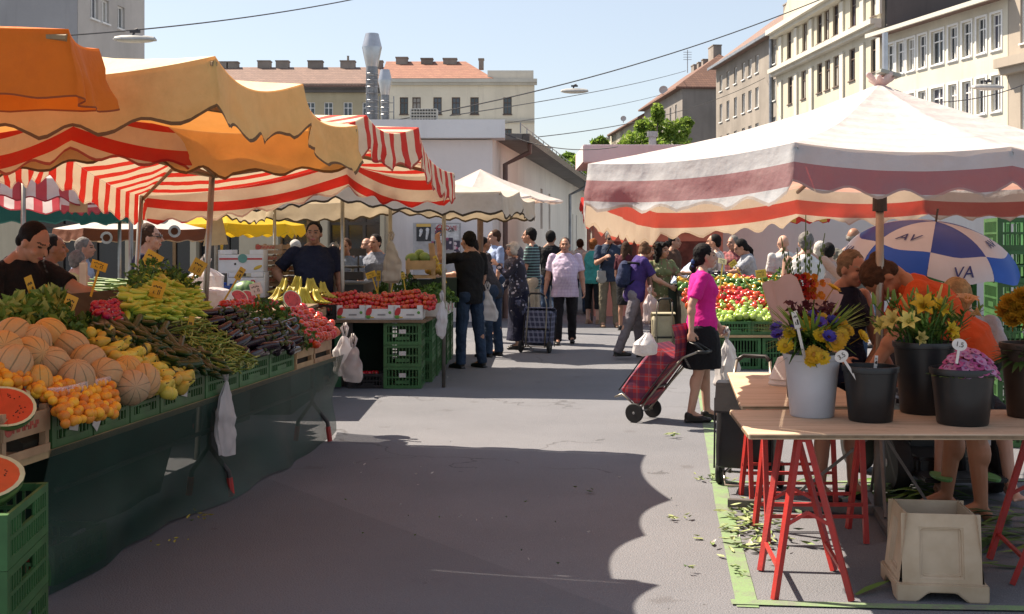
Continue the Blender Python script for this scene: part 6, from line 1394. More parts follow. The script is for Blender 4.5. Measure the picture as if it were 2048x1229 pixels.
for L in range(4):
    for ix in range(30):
        for iy in range(7):
            x = -2.25 + ix * .047 + (iy % 2) * .02 + L * .01; y = 12.97 + iy * .05 + L * .03
            top_ = .02 + .055 * math.sin(max(0, min(1, (y - 12.9) / .5)) * math.pi) ; hh = .86 + .045 * L
            lim = [(99), 13.32, 13.28, 13.22][L]
            if x > -.85 or y > 13.34 or (L and (y > lim or y < 12.97 + .05 * L)): continue
            if L == 3 and (math.sin(x * 9) < -.2): continue
            TL.append((L_pr(x, y, L), TOM2, Vector((x + rr.uniform(-.01, .01), y + rr.uniform(-.01, .01), hh + .05 * (iy / 7) + rr.uniform(0, .012) + .02 * math.sin(x * 10.5))), (rr.gauss(0, .7), rr.gauss(0, .7), rr.uniform(0, 6)), rr.uniform(.85, 1.1), 'red tomato heaped in the cartons of the second stall', 'tomatoes on the second stall'))
mb = MB()
def cloud(mb, c, r, n, s, rr, up=.4):
    for _ in range(n):
        a, q = rr.uniform(0, 6.28), math.sqrt(rr.random()); x, y = r[0] * q * math.cos(a), r[1] * q * math.sin(a)
        leafy(mb, Vector(c) + Vector((x, y, r[2] * (1 - q * q) * rr.uniform(.3, 1))), rr, s, up)
rr = random.Random(31)
cloud(mb, (-.92, 14.4, .88), (.28, .7, .22), 900, .03, rr); stuff(mb, 'leaf_greens', HERB, 'mound of fresh green herbs on the side of the second stall', 'greens')
mb = MB(); cloud(mb, (-1.35, 14.6, .95), (.35, .5, .28), 500, .035, rr); stuff(mb, 'leaf_greens', [HERB[2], HERB[0], HERB[2]], 'dark leafy greens behind the herb mound on the second stall', 'greens')
m = MB()
for v_ in range(3): m.mi = 0
BAN = [M('banana_skin', (.55, .42, .04), .45, .2, 12, rvar=.15), M('banana_tip', (.09, .06, .02), .6, .2)]
def banana_bunch():
    m = MB()
    for k in range(6):
        a = R(-62 + k * 25); pts = []; rs = []
        for i in range(8):
            s = i / 7; q = R(-20 + s * 105); r0 = .13; pts.append((math.sin(a) * (.03 + r0 * (1 - math.cos(q)) * .55 + s * .045), -r0 * (1 - math.cos(q)) * .75 - .01 * abs(k - 2.5), -r0 * math.sin(q) * 1.05)); rs.append(.017 * (1 - abs(2 * s - 1) ** 5 * .75))
        m.mi = 0; m.tube(pts, rs, 8); m.mi = 1; m.ell(pts[-1], .007, nu=6, nv=5)
    m.mi = 1; m.capsule((-.025, 0, .02), (.025, 0, .02), .014, .014, 7)
    return m
BANM = proto(banana_bunch(), 'banana_bunch', BAN)
for k, (px, py, d, sc_) in enumerate(((560, 585, 12.62, 1), (584, 583, 12.6, 1), (607, 585, 12.6, 1), (628, 588, 12.65, .9), (572, 566, 12.85, 1), (597, 563, 12.85, 1), (620, 567, 12.85, 1), (642, 573, 12.9, .95))):
    put(BANM, 'banana_bunch', at(px, py, d), (R(-20 + 6 * (k % 3)), R(8 * (k % 2)), R(-50 + 37 * (k % 4))), 'bunch of yellow bananas hung and piled beside the second stall tomatoes', 'bananas', 'bananas on the second stall', sc_ * 1.05)
tray(.55, .36, .14, (-2.28, 12.75, .73), 0, 'wooden tray under the bananas', False); m = MB(); m.box((-2.28, 12.75, .365), (.5, .34, .72)); tag(m.build('display_plinth', M('plinth_dark', (.03, .05, .035), .8, .3)), 'dark cloth-covered plinth under the banana tray', 'plinth')
# wooden box with melons, yellow fruit
t = tray(.34, .3, .22, (-1.12, 14.7, 1.14), R(8), 'light wooden box of green melons standing above the herbs on the second stall', False); m = MB(); m.box((.0, 0, -.2), (.3, .26, .37)); m.build('support_block', M('dark_block', (.02, .03, .02), .8, .2), t, world=False)
m = MB(); m.box((.14, -.02, .32), (.07, .012, .22), Matrix.Rotation(R(-6), 3, 'Y')); m.build('upright_slat', WCR, t, world=False)
m = MB(); m.ell((0, 0, 0), (.085, .07, .07), nu=16, nv=10); GM = proto(m, 'green_melon', M('green_melon_skin', (.2, .3, .08), .4, .2, 8))
for k, (dx, dy, dz) in enumerate(((-.1, 0, .24), (.05, .0, .25), (-.02, .08, .28))): put(GM, 'melon', Vector((-1.12 + dx, 14.7 + dy, 1.14 + dz)), (0, .3 * k, k), 'smooth green melon in the light wooden box', 'melon', 'green melons in the wooden box')
m = MB(); m.ell((0, 0, 0), (.055, .045, .045), nu=12, nv=8); YM = proto(m, 'yellow_fruit', M('yellow_fruit_skin', (.55, .33, .06), .45, .2, 8, rvar=.2))
for k, (px, py) in enumerate(((858, 541), (867, 533), (874, 541), (866, 546), (880, 536), (884, 543))): put(YM, 'yellow_melon', at(px, py, 15.0 + .03 * k), rot3(rr), 'small yellow melon in the heap behind the herbs', 'melon', 'yellow melons on the second stall', 1.15)
m = MB(); m.box((-.84, 15.1, .95), (.3, .35, .37)); tag(m.build('display_plinth', M('plinth_dark', (.03, .05, .035))), 'dark plinth under the small yellow melons', 'plinth')
m = MB()
for px, py in ((858, 541),): pass
# cartons and trays stacked behind the long stall
def carton_box(c, s, mat, label, rz=0, group=None, extra=None):
    t = thing('carton', c, label, 'carton', group, rz); m = MB(); th = .01; w, d, h = s
    m.box((0, 0, .006), (w, d, .012))
    for q in (-1, 1):
        m.box((q * (w / 2 - th / 2), 0, h / 2 + .007), (th, d, h - .014)); m.box((0, q * (d / 2 - th / 2), h * .4 + .007), (w - 2 * th - .002, th, h * .8 - .014))
        for e in (-1, 1): m.box((e * (w / 2 - .08), q * (d / 2 - th / 2), h * .9 + .004), (.13, th, h * .2 - .004))
    m.build('box', mat, t, world=False)
    if extra: extra(t, w, d, h)
    return t
def pr_a(t, w, d, h):
    m = MB(); m.box((-.05, -d / 2 - .002, h * .5), (w * .4, .002, h * .2)); m.build('print', M('print_pale', (.5, .5, .52), .6, .1), t, world=False)
for k in range(4):
    z = .5 + k * .165
    carton_box(at(456, 485, 12.6) * Vector((1, 1, 0)) + Vector((0, 0, z)), (.4, .34, .155), (BLUEC, M('brown_carton', (.3, .22, .16), .7, .2), BLUEC, BLUEC)[k], ['lowest blue carton of the stack behind the white bags', 'brown printed carton in the stack behind the white bags', 'blue carton in the stack under the top one', 'topmost blue carton, open, behind the white bags'][k], 0, 'cartons stacked behind the long stall', pr_a)
m = MB(); m.box(at(456, 485, 12.6) * Vector((1, 1, 0)) + Vector((0, 0, .25)), (.42, .36, .498)); tag(m.build('pallet_box', M('grey_box', (.12, .11, .1), .8, .2)), 'grey box under the stack of blue cartons', 'box')
def pr_b(t, w, d, h):
    y = -d / 2 - .003
    m = MB(); m.box((0, y, h * .62), (w * .96, .003, .018)); m.build('stripe_print', PRINTR, t, world=False)
    m = MB(); m.lathe([(.05, -.002), (.05, .002)], 16, (.02, y - .002, h * .64), Matrix.Rotation(R(90), 3, 'X')); m.build('oval_print', M('print_teal', (.12, .28, .22), .6, .1), t, world=False)
    m = MB(); m.ell((w * .38, y, h * .25), (.05, .003, .018), Matrix.Rotation(R(-25), 3, 'Y')); m.build('banana_print', PRINTY, t, world=False)
    m = MB(); m.lathe([(.012, -.002), (.012, .002)], 10, (-.06, y, h * .4), Matrix.Rotation(R(90), 3, 'X')); m.build('hand_hole', BLK, t, world=False)
carton_box(at(487, 546, 13.2), (.48, .38, .25), CARD, 'white banana carton with red stripe and green oval on top of the stack', R(4), None, pr_b)
def pr_c(t, w, d, h): xform(text_mb('R', .11), Matrix.Translation((w * .2, -d / 2 - .004, h * .55)) @ Matrix.Rotation(R(90), 4, 'X')).build('lettering', PRINTR, t, world=False)
q = at(497, 594, 13.15); carton_box(q, (.4, .36, .27), CARD, 'white carton marked with a red R below the banana carton', R(4), None, pr_c)
m = MB(); m.box((q.x, q.y, q.z / 2 - .002), (.4, .34, q.z - .006)); tag(m.build('pallet_box', M('grey_box', (.1, .1, .1))), 'grey box under the carton marked with a red R', 'box')
for col, (px, d, n) in enumerate(((546, 13.6, 7), (576, 13.9, 6))):
    for k in range(n): tray(.3, .36, .1, at(px, 485, d) * Vector((1, 1, 0)) + Vector((0, 0, .72 + k * .122)), R(3 * (k % 3 - 1)), ['lowest', 'second', 'third', 'fourth', 'fifth', 'sixth', 'topmost'][k if k < n - 1 else 6] + (' wooden tray of the left stack beside the big vendor' if col == 0 else ' wooden tray of the right stack beside the big vendor'), True, 'wooden trays stacked behind the bananas')
    m = MB(); m.box(at(px, 485, d) * Vector((1, 1, 0)) + Vector((0, 0, .355)), (.31, .35, .71)); tag(m.build('pallet_box', M('grey_box', (.1, .1, .1))), 'grey box under the %s stack of wooden trays' % ('left' if col == 0 else 'right'), 'box')
# scales on the second stall
t = thing('shop_scale', at(705, 560, 14.8), 'steel shop scale on the second stall in front of the grey-shirted men', 'scale')
m = MB(); m.box((0, 0, .05), (.3, .25, .1)); bevel(m.build('body', M('scale_dark', (.06, .06, .065), .4, .2), t, world=False), .01); m = MB(); m.lathe([(.02, .1), (.02, .14), (.15, .15), (.16, .17)], 20); m.build('pan', STEEL, t, world=False)
m = MB(); m.box((.06, .1, .2), (.02, .02, .2)); m.box((.06, .1, .34), (.2, .03, .09)); m.build('display', M('scale_dark', (.06, .06, .065)), t, world=False)
m = MB(); m.prism([(-1.85, 14.3), (-1.77, 14.3), (-1.77, 15.6), (-2.6, 15.6), (-2.6, 14.3)], .0, 1.08); tag(m.build('counter', M('counter_dark', (.05, .06, .07), .7, .3)), 'dark counter carrying the scale behind the second stall', 'counter')
# ================================================================ bags and price tags
def bag_mat(n, c, tr=.35): return M(n, c, .4, .08, 6, bmp=.6, bscale=9, trans=tr, spec=.5)
PB1 = bag_mat('bag_white', (.68, .66, .66)); PB2 = bag_mat('bag_pinkish', (.6, .5, .5)); 
def bag(topp, w, h, dp, label, mat=None, neck=.3, rz=0, loops=True, seed=1, group=None):
    """thin plastic carrier: gathered neck, creased belly, two loops"""
    t = thing('plastic_bag', topp, label, 'plastic bag', group, rz); rr = random.Random(seed); ph = [rr.uniform(0, 6.3) for _ in range(5)]
    m = MB(); rings = []; n = 40
    for s in [0, .04, .08, .13, .18, .24, .3, .36, .42, .48, .54, .6, .66, .72, .78, .84, .9, .95, .98, 1.0]:
        f = neck * .18 + (1 - neck * .18) * min(1, max(0, (s - .04) / neck)) ** .75 if s < neck + .04 else 1
        f *= (1 - (.12 if dp < .07 else .55) * max(0, (s - .9) / .1) ** 2); ring = []
        for j in range(n):
            a = 2 * math.pi * j / n; cr = 1 + .10 * math.sin(a * 5 + ph[0] + s * 3) * (1 - s * .5) + .06 * math.sin(a * 9 + ph[1] - s * 5)
            ring.append((w / 2 * f * cr * math.copysign(abs(math.cos(a)) ** .75, math.cos(a)) + .02 * math.sin(s * 5 + ph[2]) * w * 3, dp / 2 * f * cr * math.copysign(abs(math.sin(a)) ** .75, math.sin(a)), -h * s + (.03 * h * math.cos(a + ph[3]) if s == 1 else 0)))
        rings.append(ring)
    m.loft(rings)
    m.v = [tuple(Vector(p) + Vector((MN.noise(Vector(p) * 15 + Vector((seed, 0, 0))), MN.noise(Vector(p) * 15 + Vector((0, seed, 5))), .4 * MN.noise(Vector(p) * 12))) * .02 * min(1, -p[2] / h * 4)) for p in m.v]
    smooth_angle(m.build('sack', mat or PB1, t, world=False), 28)
    if loops:
        m = MB()
        for s in (-1, 1): m.tube([(s * .01, 0, -.02), (s * w * .14, .01, .05), (s * w * .05, 0, .09), (0, 0, .02)], [.009, .012, .009, .006], 6)
        m.build('handle', mat or PB1, t, world=False, smooth=True)
    return t
def hung(px, py, d): return at(px, py, d)
bag(at(452, 755, 7.28), .2, .47, .05, 'flat white carrier bag hanging low from the crate edge of the long stall', None, .42, R(75), True, 3)
bag(at(690, 668, 9.95), .2, .34, .12, 'bunched white carrier bags tied at the far corner of the long stall', None, .4, R(30), True, 5); bag(at(706, 690, 9.8), .18, .3, .03, 'thin white bag flaring out beside the bunched bags at the stall corner', None, .6, R(-15), True, 8)
bag(at(884, 598, 12.95), .11, .42, .08, 'white carrier bag hanging at the corner pole of the second stall', None, .4, R(20), True, 9)
bag(at(412, 530, 10.4), .27, .4, .2, 'large white carrier bag standing behind the parsley', None, .2, R(10), True, 11); bag(at(432, 572, 10.1), .26, .22, .2, 'crumpled white bag in front of the large standing one', None, .15, R(40), False, 13)
bag(PK_['hands'][0] + Vector((.03, -.02, -.03)), .2, .46, .16, 'full white carrier bag in the hand of the woman in pink', None, .5, R(20), True, 17)
bag(at(975, 578, 15.2), .22, .4, .06, 'white carrier bag hanging from the hand of the man in jeans', None, .5, R(0), True, 19)
bag(PT['hands'][0] + Vector((0, 0, -.04)), .16, .55, .1, 'clear produce bag dangling from the raised hand of the man in black', M('bag_clear', (.6, .6, .6), .3, .08, 6, bmp=.6, trans=.3, alpha=.45), .6, 0, False, 23)
bag(at(1300, 585, 16.1), .2, .42, .14, 'pinkish bag of fruit beside the beige trolley', PB2, .35, R(30), True, 29)
bag(at(672, 500, 13.6), .15, .55, .06, 'folded white bags hung on the pole beside the big vendor', bag_mat('bag_cream', (.55, .5, .42)), .5, 0, True, 31); bag(at(783, 478, 13.9), .2, .5, .04, 'cream paper-thin bags hung on the second pole of the white canopy', bag_mat('bag_cream', (.55, .5, .42)), .5, R(8), True, 33)
TAGY = M('tag_yellow', (.62, .42, .04), .5, .15, 10); TAGW = M('tag_white', (.68, .66, .62), .5, .1, 10); INK = M('ink', (.03, .025, .02), .6, .1)
def price(px, py, d, w, h, yaw, tilt, label, mat=None, stick=.2, txt=None, sm=None, lean=0):
    t = thing('price_tag', at(px, py, d), label, 'price tag', None); t.rotation_euler = (R(tilt), R(lean), R(yaw))
    m = MB(); m.box((0, 0, 0), (w, .003, h)); bevel(m.build('card', mat or TAGY, t, world=False), .001, 1)
    m = MB(); m.box((w * .05, .004, -h / 2 - stick / 2), (.014, .004, stick + h * .3)); m.build('stick', sm or mat or TAGY, t, world=False)
    m = MB()
    if txt: m = xform(text_mb(txt, h * .6, .0005), Matrix.Translation((0, -.0028, 0)) @ Matrix.Rotation(R(90), 4, 'X'))
    else:
        for i in range(5): m.box((-w * .3 + i * w * .13, -.0022, h * .16 + .004 * (i % 2)), (w * .09, .001, h * .1))
        for a, b in (((.1, -.3), (.1, .0)), ((.1, 0), (.22, 0)), ((.22, 0), (.22, -.3)), ((-.2, -.25), (-.05, -.25)), ((-.2, -.1), (-.2, -.28))): m.bar((a[0] * w, -.0022, a[1] * h), (b[0] * w, -.0022, b[1] * h), .004, .001)
    m.build('writing', INK, t, world=False); return t
for a in ((40, 628, 6.3, .11, .09, -20, -10, 'yellow price card over the lettuce behind the melons', None, .2, None, None, 18), (198, 532, 7.6, .1, .07, 25, -35, 'yellow price card on a tall stick above the radishes', None, .3, None, None, 20), (315, 580, 7.3, .09, .1, -8, -14, 'yellow price card stuck in the pale pointed peppers', None, .22, None, None, 14), (140, 608, 6.7, .07, .1, 40, -10, 'yellow price card leaning over the cucumbers', None, .22, None, None, 25),
          (62, 575, 6.6, .05, .13, 60, 0, 'narrow pale price card seen edge-on before the black-shirted vendor', None, .12, None, None, -20), (95, 590, 6.8, .05, .11, 60, 0, 'second narrow price card beside the vendor, bent over', None, .12, None, None, -30), (396, 535, 8.5, .1, .11, 30, 0, 'crumpled yellow price card tied to the steel pole', None, .25, None, None, 30), (380, 655, 7.4, .035, .14, 20, 0, 'yellow price stick in the green beans', None, .1, None, None, 10),
          (480, 548, 9.0, .05, .1, 30, 0, 'yellow price card on a long leaning stick beyond the white bags', None, .4, None, None, 32), (512, 578, 9.3, .09, .09, 20, -10, 'pale price card above the green herbs', TAGW, .28, None, TAGY, -14), (305, 520, 9.2, .14, .12, 0, 0, 'crumpled yellow card in front of the man in dark glasses', None, .1, None, None, 30),
          (742, 550, 14.2, .12, .08, 0, -20, 'yellow price card on a stick behind the boxed tomatoes', None, .4, None, None, -20), (757, 552, 14.1, .06, .12, 40, 0, 'tall thin yellow price card behind the boxed tomatoes', None, .45, None, None, 3), (790, 545, 14.0, .05, .1, 30, 0, 'thin yellow price card left of the wooden box', None, .35, None, None, 12), (806, 552, 14.0, .05, .08, 30, 0, 'thin yellow price card below the wooden box', None, .3, None, None, -10), (872, 520, 14.6, .05, .1, 20, 0, 'leaning yellow price card above the small yellow melons', None, .25, None, None, -25), (836, 592, 13.4, .05, .1, 0, 0, 'small white price card in front of the herbs', TAGW, .1, None, None, 35),
          (1445, 523, 15.6, .11, .08, 0, -30, 'pale yellow price card above the aubergines of the pepper stall', M('tag_pale', (.66, .58, .3), .5, .1), .35, None, TAGY, 12), (1466, 528, 15.4, .12, .07, 30, -20, 'yellow price card beside the young vendor', None, .3, None, None, -30), (1522, 548, 14.9, .13, .1, -10, -10, 'wide yellow price card with brown writing over the peppers', None, .3, None, None, -8)): price(*a)
# ================================================================ pepper stall (right, middle distance)
PS_ = thing('market_stall', (2.7, 15.6, 0), 'stall piled with green, red and yellow peppers on green crates, right of the lane', 'market stall')
m = MB(); m.prism([(2.22, 14.85), (3.9, 14.85), (3.9, 16.6), (2.22, 16.6)], .40, .43); m.build('plank', WCR, PS_)
m = MB(); m.loft([[(x, 15.2, .44), (x, 16.5, .44), (x, 16.5, .98), (x, 15.25, .56)] for x in (2.25, 3.85)]); m.build('display_board', M('display_board_dark', (.05, .045, .03)), PS_)
for i in range(1, 6): crate(.36, .4, .165, (2.05 + i * .365, 15.07, .433), 0, ['leftmost green crate of peppers, behind the woman in pink', 'green crate of peppers hidden behind the woman in pink', 'green crate of pale peppers just right of the woman in pink', 'green crate of pale peppers in the middle of the pepper stall', 'green crate of peppers behind the wrapped gladioli', 'rightmost green crate of the pepper stall'][i], group='front crates of the pepper stall')
for i in range(1, 5):
    crate(.42, .4, .385, (2.0 + i * .44, 15.1, .004), 0, 'tall green crate supporting the plank of the pepper stall', group='crates under the pepper stall')
def bell(nm, c, c2):
    m = MB(); rings = []
    for i in range(11):
        s = i / 10; r = .04 * (math.sin(math.pi * min(1, .14 + s * .83)) ** .5); ring = []
        for j in range(18):
            a = 2 * math.pi * j / 18; q = r * (1 + .13 * math.cos(a * 3.0)); ring.append((q * math.cos(a), q * math.sin(a), (s - .5) * .095 - (.014 if i == 10 else 0)))
        rings.append(ring)
    m.loft(rings); m.mi = 1; m.tube([(0, 0, .03), (.003, 0, .05), (.01, 0, .062)], [.01, .006, .006], 6)
    return proto(m, nm, [M(nm + '_skin', c, .22, .2, 8, col2=c2, rvar=.25, spec=.6), M('pepper_stem', (.15, .24, .05))])
BPG = bell('pale_green_pepper', (.3, .44, .07), (.36, .46, .1)); BPR = bell('red_pepper', (.5, .025, .015), (.55, .09, .02)); BPD = bell('green_pepper', (.09, .2, .03), (.05, .14, .02)); BPY = bell('yellow_pepper', (.62, .36, .03), (.6, .28, .02))
BL = []; rr = random.Random(77)
for iy in range(17):
    for ix in range(21):
        x = 2.27 + ix * .079 + (iy % 2) * .038 + rr.uniform(-.015, .015); y = 14.95 + iy * .088 + rr.uniform(-.015, .015)
        z = .60 + max(0, y - 15.05) * .36 + rr.uniform(0, .03) + .03 * math.sin(x * 7)
        if y < 15.25: me, nm = BPG, 'pale green pepper in the front rows of the pepper stall'
        elif y < 15.6: me, nm = (BPG, 'pale green pepper in the front rows of the pepper stall') if rr.random() < .75 - (y - 15.25) * 1.6 else (BPR, 'red pepper in the middle rows of the pepper stall')
        elif y < 15.95: me, nm = (BPR, 'red pepper in the middle rows of the pepper stall') if rr.random() < .85 else (BPD, 'dark green pepper at the back of the pepper stall')
        elif y < 16.2: me, nm = (BPD, 'dark green pepper at the back of the pepper stall') if rr.random() < .75 else (BPY, 'yellow pepper at the back of the pepper stall')
        else: me, nm = (BPY, 'yellow pepper at the back of the pepper stall') if rr.random() < .7 else (BPD, 'dark green pepper at the back of the pepper stall')
        BL.append((y, me, (x, y, z), rot3(rr), rr.uniform(.85, 1.15), nm))
BL.sort(key=lambda q: q[0])
for q in BL[:240]: put(q[1], 'bell_pepper', q[2], q[3], q[5], 'pepper', q[5].split(' pepper')[0] + ' peppers', q[4])
merge_stuff([(q[1], q[2], q[3], q[4]) for q in BL[240:]], 'bell_pepper_heap', 'peppers at the back and far left of the pepper stall', 'peppers')
for k in range(26): put(EGG, 'aubergine', (2.45 + rr.uniform(0, .55), 16.55 + rr.uniform(0, .3), 1.08 + rr.uniform(0, .09)), (rr.uniform(0, 6), .1, rr.uniform(0, 6)), 'black aubergine at the back of the pepper stall', 'aubergine', 'aubergines on the pepper stall')
for k in range(60): TL.append((8, TOM2, (3.02 + rr.uniform(0, .75), 16.5 + rr.uniform(0, .35), 1.05 + rr.uniform(0, .06)), rot3(rr), 1, '', ''))
TL.sort(key=lambda q: q[0]); rest = TL[290:]
for q in TL[:290]: put(q[1], 'tomato', q[2], q[3], q[5], 'tomato', q[6], q[4])
merge_stuff([(q[1], q[2], q[3], q[4]) for q in rest], 'tomato_heap', 'red tomatoes lying deeper and farther back in the heaps of the stalls', 'tomatoes')
m = MB(); m.box((3.0, 16.75, .5), (1.7, .5, 1.0)); tag(m.build('display_plinth', M('plinth_dark', (.03, .05, .035))), 'dark plinth behind the peppers carrying aubergines and tomatoes', 'plinth')
mb = MB(); cloud(mb, (3.75, 16.2, .95), (.35, .4, .35), 500, .035, random.Random(5)); stuff(mb, 'leaf_greens', HERB, 'leafy greens at the right end of the pepper stall', 'greens')
# wall of crates at the far right
for i, (x, y, n, rz) in enumerate(((4.0, 9.5, 7, 78), (4.62, 9.3, 7, -6), (3.72, 10.6, 6, 10), (4.6, 10.3, 7, 0))):
    for k in range(n):
        crate(.6, .4, .25, (x, y, .003 + k * .253), R(rz), ['lowest', 'second', 'third', 'fourth', 'fifth', 'sixth', 'topmost'][k] + ' green crate of the ' + ['stack right of the golf umbrella, its edge in the sun', 'stack cut by the right edge of the picture', 'shorter stack in shade under the golf umbrella', 'rear stack beyond the golf umbrella'][i], group='crate stacks at the right edge')
LIME = bell('lime_pepper', (.45, .5, .04), (.4, .45, .05))
for k in range(45):
    q = k % 3; put(LIME, 'bell_pepper', (4.4 + rr.uniform(0, .5), 9.15 + rr.uniform(0, .3), .08 + .253 * (2, 4, 5)[q] + rr.uniform(0, .08)), rot3(rr), 'yellow-green pepper in a crate at the right edge', 'pepper', 'peppers in the right-hand crates')
# ================================================================ flower stall
PLY = wood_mat('plywood', (.52, .4, .28), (.36, .26, .17)); PLYE = M('plywood_edge', (.25, .17, .1), .7, .3, 20)
def table(name, corners, z, th, label):
    t = thing(name, corners[0], label, 'table'); m = MB(); m.prism([(c.x, c.y) for c in corners], z - th, z); o = m.build('tabletop', PLY, t); bevel(o, .004, 1)
    m = MB(); cs = corners
    for i in range(len(cs)):
        a, b = cs[i], cs[(i + 1) % len(cs)]; d = (b - a).normalized(); n = Vector((d.y, -d.x, 0)); m.bar(a + d * .01 + n * .001 + Vector((0, 0, z - th * .5)), b - d * .01 + n * .001 + Vector((0, 0, z - th * .5)), .005, th * .5)
    m.build('edge_ply', PLYE, t); return t
T1 = table('table', [atz(1497, 868, .73) * Vector((1, 1, 0)), Vector((3.0, 5.30, 0)), Vector((3.0, 6.1, 0)), atz(1460, 820, .73) * Vector((1, 1, 0))], .73, .026, 'front plywood flower table standing on red trestles')
T2 = table('table', [Vector((1.19, 6.24, 0)), Vector((1.88, 6.24, 0)), Vector((1.95, 7.8, 0)), Vector((1.41, 7.85, 0))], .73, .02, 'rear plywood table behind the white flower bucket')
def trestle(apexes, feet, label, ztop=.70, bars=(.3,), group='red steel trestles'):
    """two A-frames joined by a head bar; feet = [(l, r) front, (l, r) back]"""
    c = (apexes[0] + apexes[1]) / 2; t = thing('trestle', Vector((c.x, c.y, 0)), label, 'trestle', group); w = .026
    A = [Vector((a.x, a.y, ztop)) for a in apexes]
    for a, (l, r) in zip(A, feet):
        for s, f_ in ((-1, l), (1, r)): MB().bar(Vector((f_.x, f_.y, .003)), a + Vector((s * .022, 0, 0)), w).build('leg', REDP, t)
        for zz in (.33,):
            q = 1 - zz / ztop; lp = a.lerp(Vector((l.x, l.y, 0)), q); rp = a.lerp(Vector((r.x, r.y, 0)), q); mid = (lp + rp) / 2 + Vector((0, .01, .05)); m = MB(); m.bar(lp, mid, .014); m.bar(mid, rp, .014); m.build('spreader', REDP, t)
    for i in (0, 1):
        a0, a1 = A[0].lerp(Vector((feet[0][i].x, feet[0][i].y, 0)), .82), A[1].lerp(Vector((feet[1][i].x, feet[1][i].y, 0)), .82); MB().bar(a0, a1, .016).build('stretcher', REDP, t)
    MB().bar(A[0], A[1], .03).build('head_bar', REDP, t); return t
trestle((Vector((1.30, 5.36, 0)), Vector((1.37, 5.96, 0))), ((gp(1549, 1201), gp(1703, 1203)), (gp(1521, 1143), gp(1668, 1143))), 'red steel trestle under the near left end of the front flower table', .702)
trestle((Vector((2.56, 5.42, 0)), Vector((2.62, 5.98, 0))), ((gp(1990, 1146) + Vector((0, -.2, 0)), Vector((2.74, 5.5, 0))), (Vector((2.38, 5.98, 0)), Vector((2.8, 5.98, 0)))), 'red steel trestle at the right edge of the picture', .702)
def side_trestle(x0, x1, yn, yf, label, zt=.708):
    t = thing('trestle', ((x0 + x1) / 2, (yn + yf) / 2, 0), label, 'trestle', 'red steel trestles'); ym = (yn + yf) / 2
    for y, yt in ((yn, ym - .06), (yf, ym + .06)):
        for x in (x0, x1): MB().bar((x, y, .003), (x + (.05 if y == yf else 0), yt, zt), .026).build('leg', REDP, t)
        for z in (.14, .2): q = z / zt; MB().bar((x0, y + (yt - y) * q, z), (x1, y + (yt - y) * q, z), .017).build('stretcher', REDP, t)
    MB().bar((x0, ym - .06, zt - .012), (x1, ym - .06, zt - .012), .024).build('head_bar', REDP, t); MB().bar((x0 + .04, ym + .06, zt - .012), (x1 + .04, ym + .06, zt - .012), .024).build('head_bar', REDP, t)
side_trestle(1.34, 1.855, 6.28, 6.62, 'red steel trestle under the near end of the rear plywood table'); side_trestle(1.43, 1.93, 7.15, 7.5, 'red steel trestle under the far end of the rear plywood table')
# base of the big umbrella
bz = Vector((C8.x, C8.y, 0)); GB = M('stand_grey', (.16, .15, .14), .5, .25, 8, metal=.4)
MB().bar((1.28, 7.12, .035), (2.5, 6.86, .035), .045).build('base_beam', GB, big); MB().bar((2.0, 6.3, .033), (2.24, 7.7, .033), .04).build('base_beam', GB, big)
m = MB(); m.tube([bz + Vector((0, 0, .02)), bz + Vector((0, 0, .55))], .034, 10); m.build('sleeve', GB, big, smooth=True)
for a, zt in (((1.62, 7.05, .06), .5), ((2.06, 6.62, .06), .5), ((2.2, 7.35, .06), .5), ((2.4, 6.88, .06), .5)): MB().bar(a, bz + Vector((0, 0, zt)), .016).build('brace', GB, big)
# buckets
def bucket(px, py, d, rt, rb_, h, mat, label, group=None, sx_=1, lug=True, z=.73):
    c = Vector(((px - CX) / F * d, d, z + .001)); t = thing('flower_bucket', c, label, 'bucket', group)
    n = 32; pf = [(rb_ * .96, 0), (rb_, .006), (rb_ + (rt - rb_) * .5, h * .5), (rt, h - .03), (rt + .006, h - .028), (rt + .008, h - .004), (rt + .006, h), (rt - .004, h), (rt - .006, h - .03), (rb_ - .004, .02), (.01, .018)]
    m = MB().lathe(pf, n); m.v = [(p[0], p[1] * sx_, p[2]) for p in m.v]; smooth_angle(m.build('body', mat, t, world=False), 40)
    m = MB(); m.lathe([(rt - .006, h * .8), (.005, h * .8 + .004)], 20); m.v = [(p[0], p[1] * sx_, p[2]) for p in m.v]; m.build('soil', M('wet_dark', (.01, .012, .008), .3, .2), t, world=False)
    return t, c
BW = M('bucket_white', (.52, .54, .58), .42, .1, 4); BB = M('bucket_black', (.016, .018, .02), .38, .3, 5, spec=.5)
b1, c1 = bucket(1624, 828, 5.88, .132, .106, .305, BW, 'white bucket of yellow and blue flowers on the front table')
b2, c2 = bucket(1741, 845, 5.72, .126, .102, .262, BB, 'empty black bucket with a round price tag on the front table')
b3, c3 = bucket(1850, 832, 5.99, .15, .12, .355, BB, 'tall black tub of yellow lilies on the front table')
b4, c4 = bucket(1925, 850, 5.62, .142, .116, .262, BB, 'black bucket of pink sweet williams at the front right of the table')
b5, c5 = bucket(2058, 840, 5.85, .13, .1, .36, M('bucket_brown', (.05, .03, .02), .5, .3), 'dark pot of orange and white chrysanthemums cut by the right edge')
bowl = thing('plastic_bowl', atz(1572, 770, .73), 'upturned white plastic bowls stacked behind the white bucket', 'bowl'); m = MB(); m.lathe([(.1, 0), (.105, .01), (.1, .02), (.098, .03), (.102, .04), (.09, .06), (.05, .16), (.03, .17)], 24); smooth_angle(m.build('stack', M('bowl_white', (.6, .57, .54), .4, .1), bowl, world=False), 30)
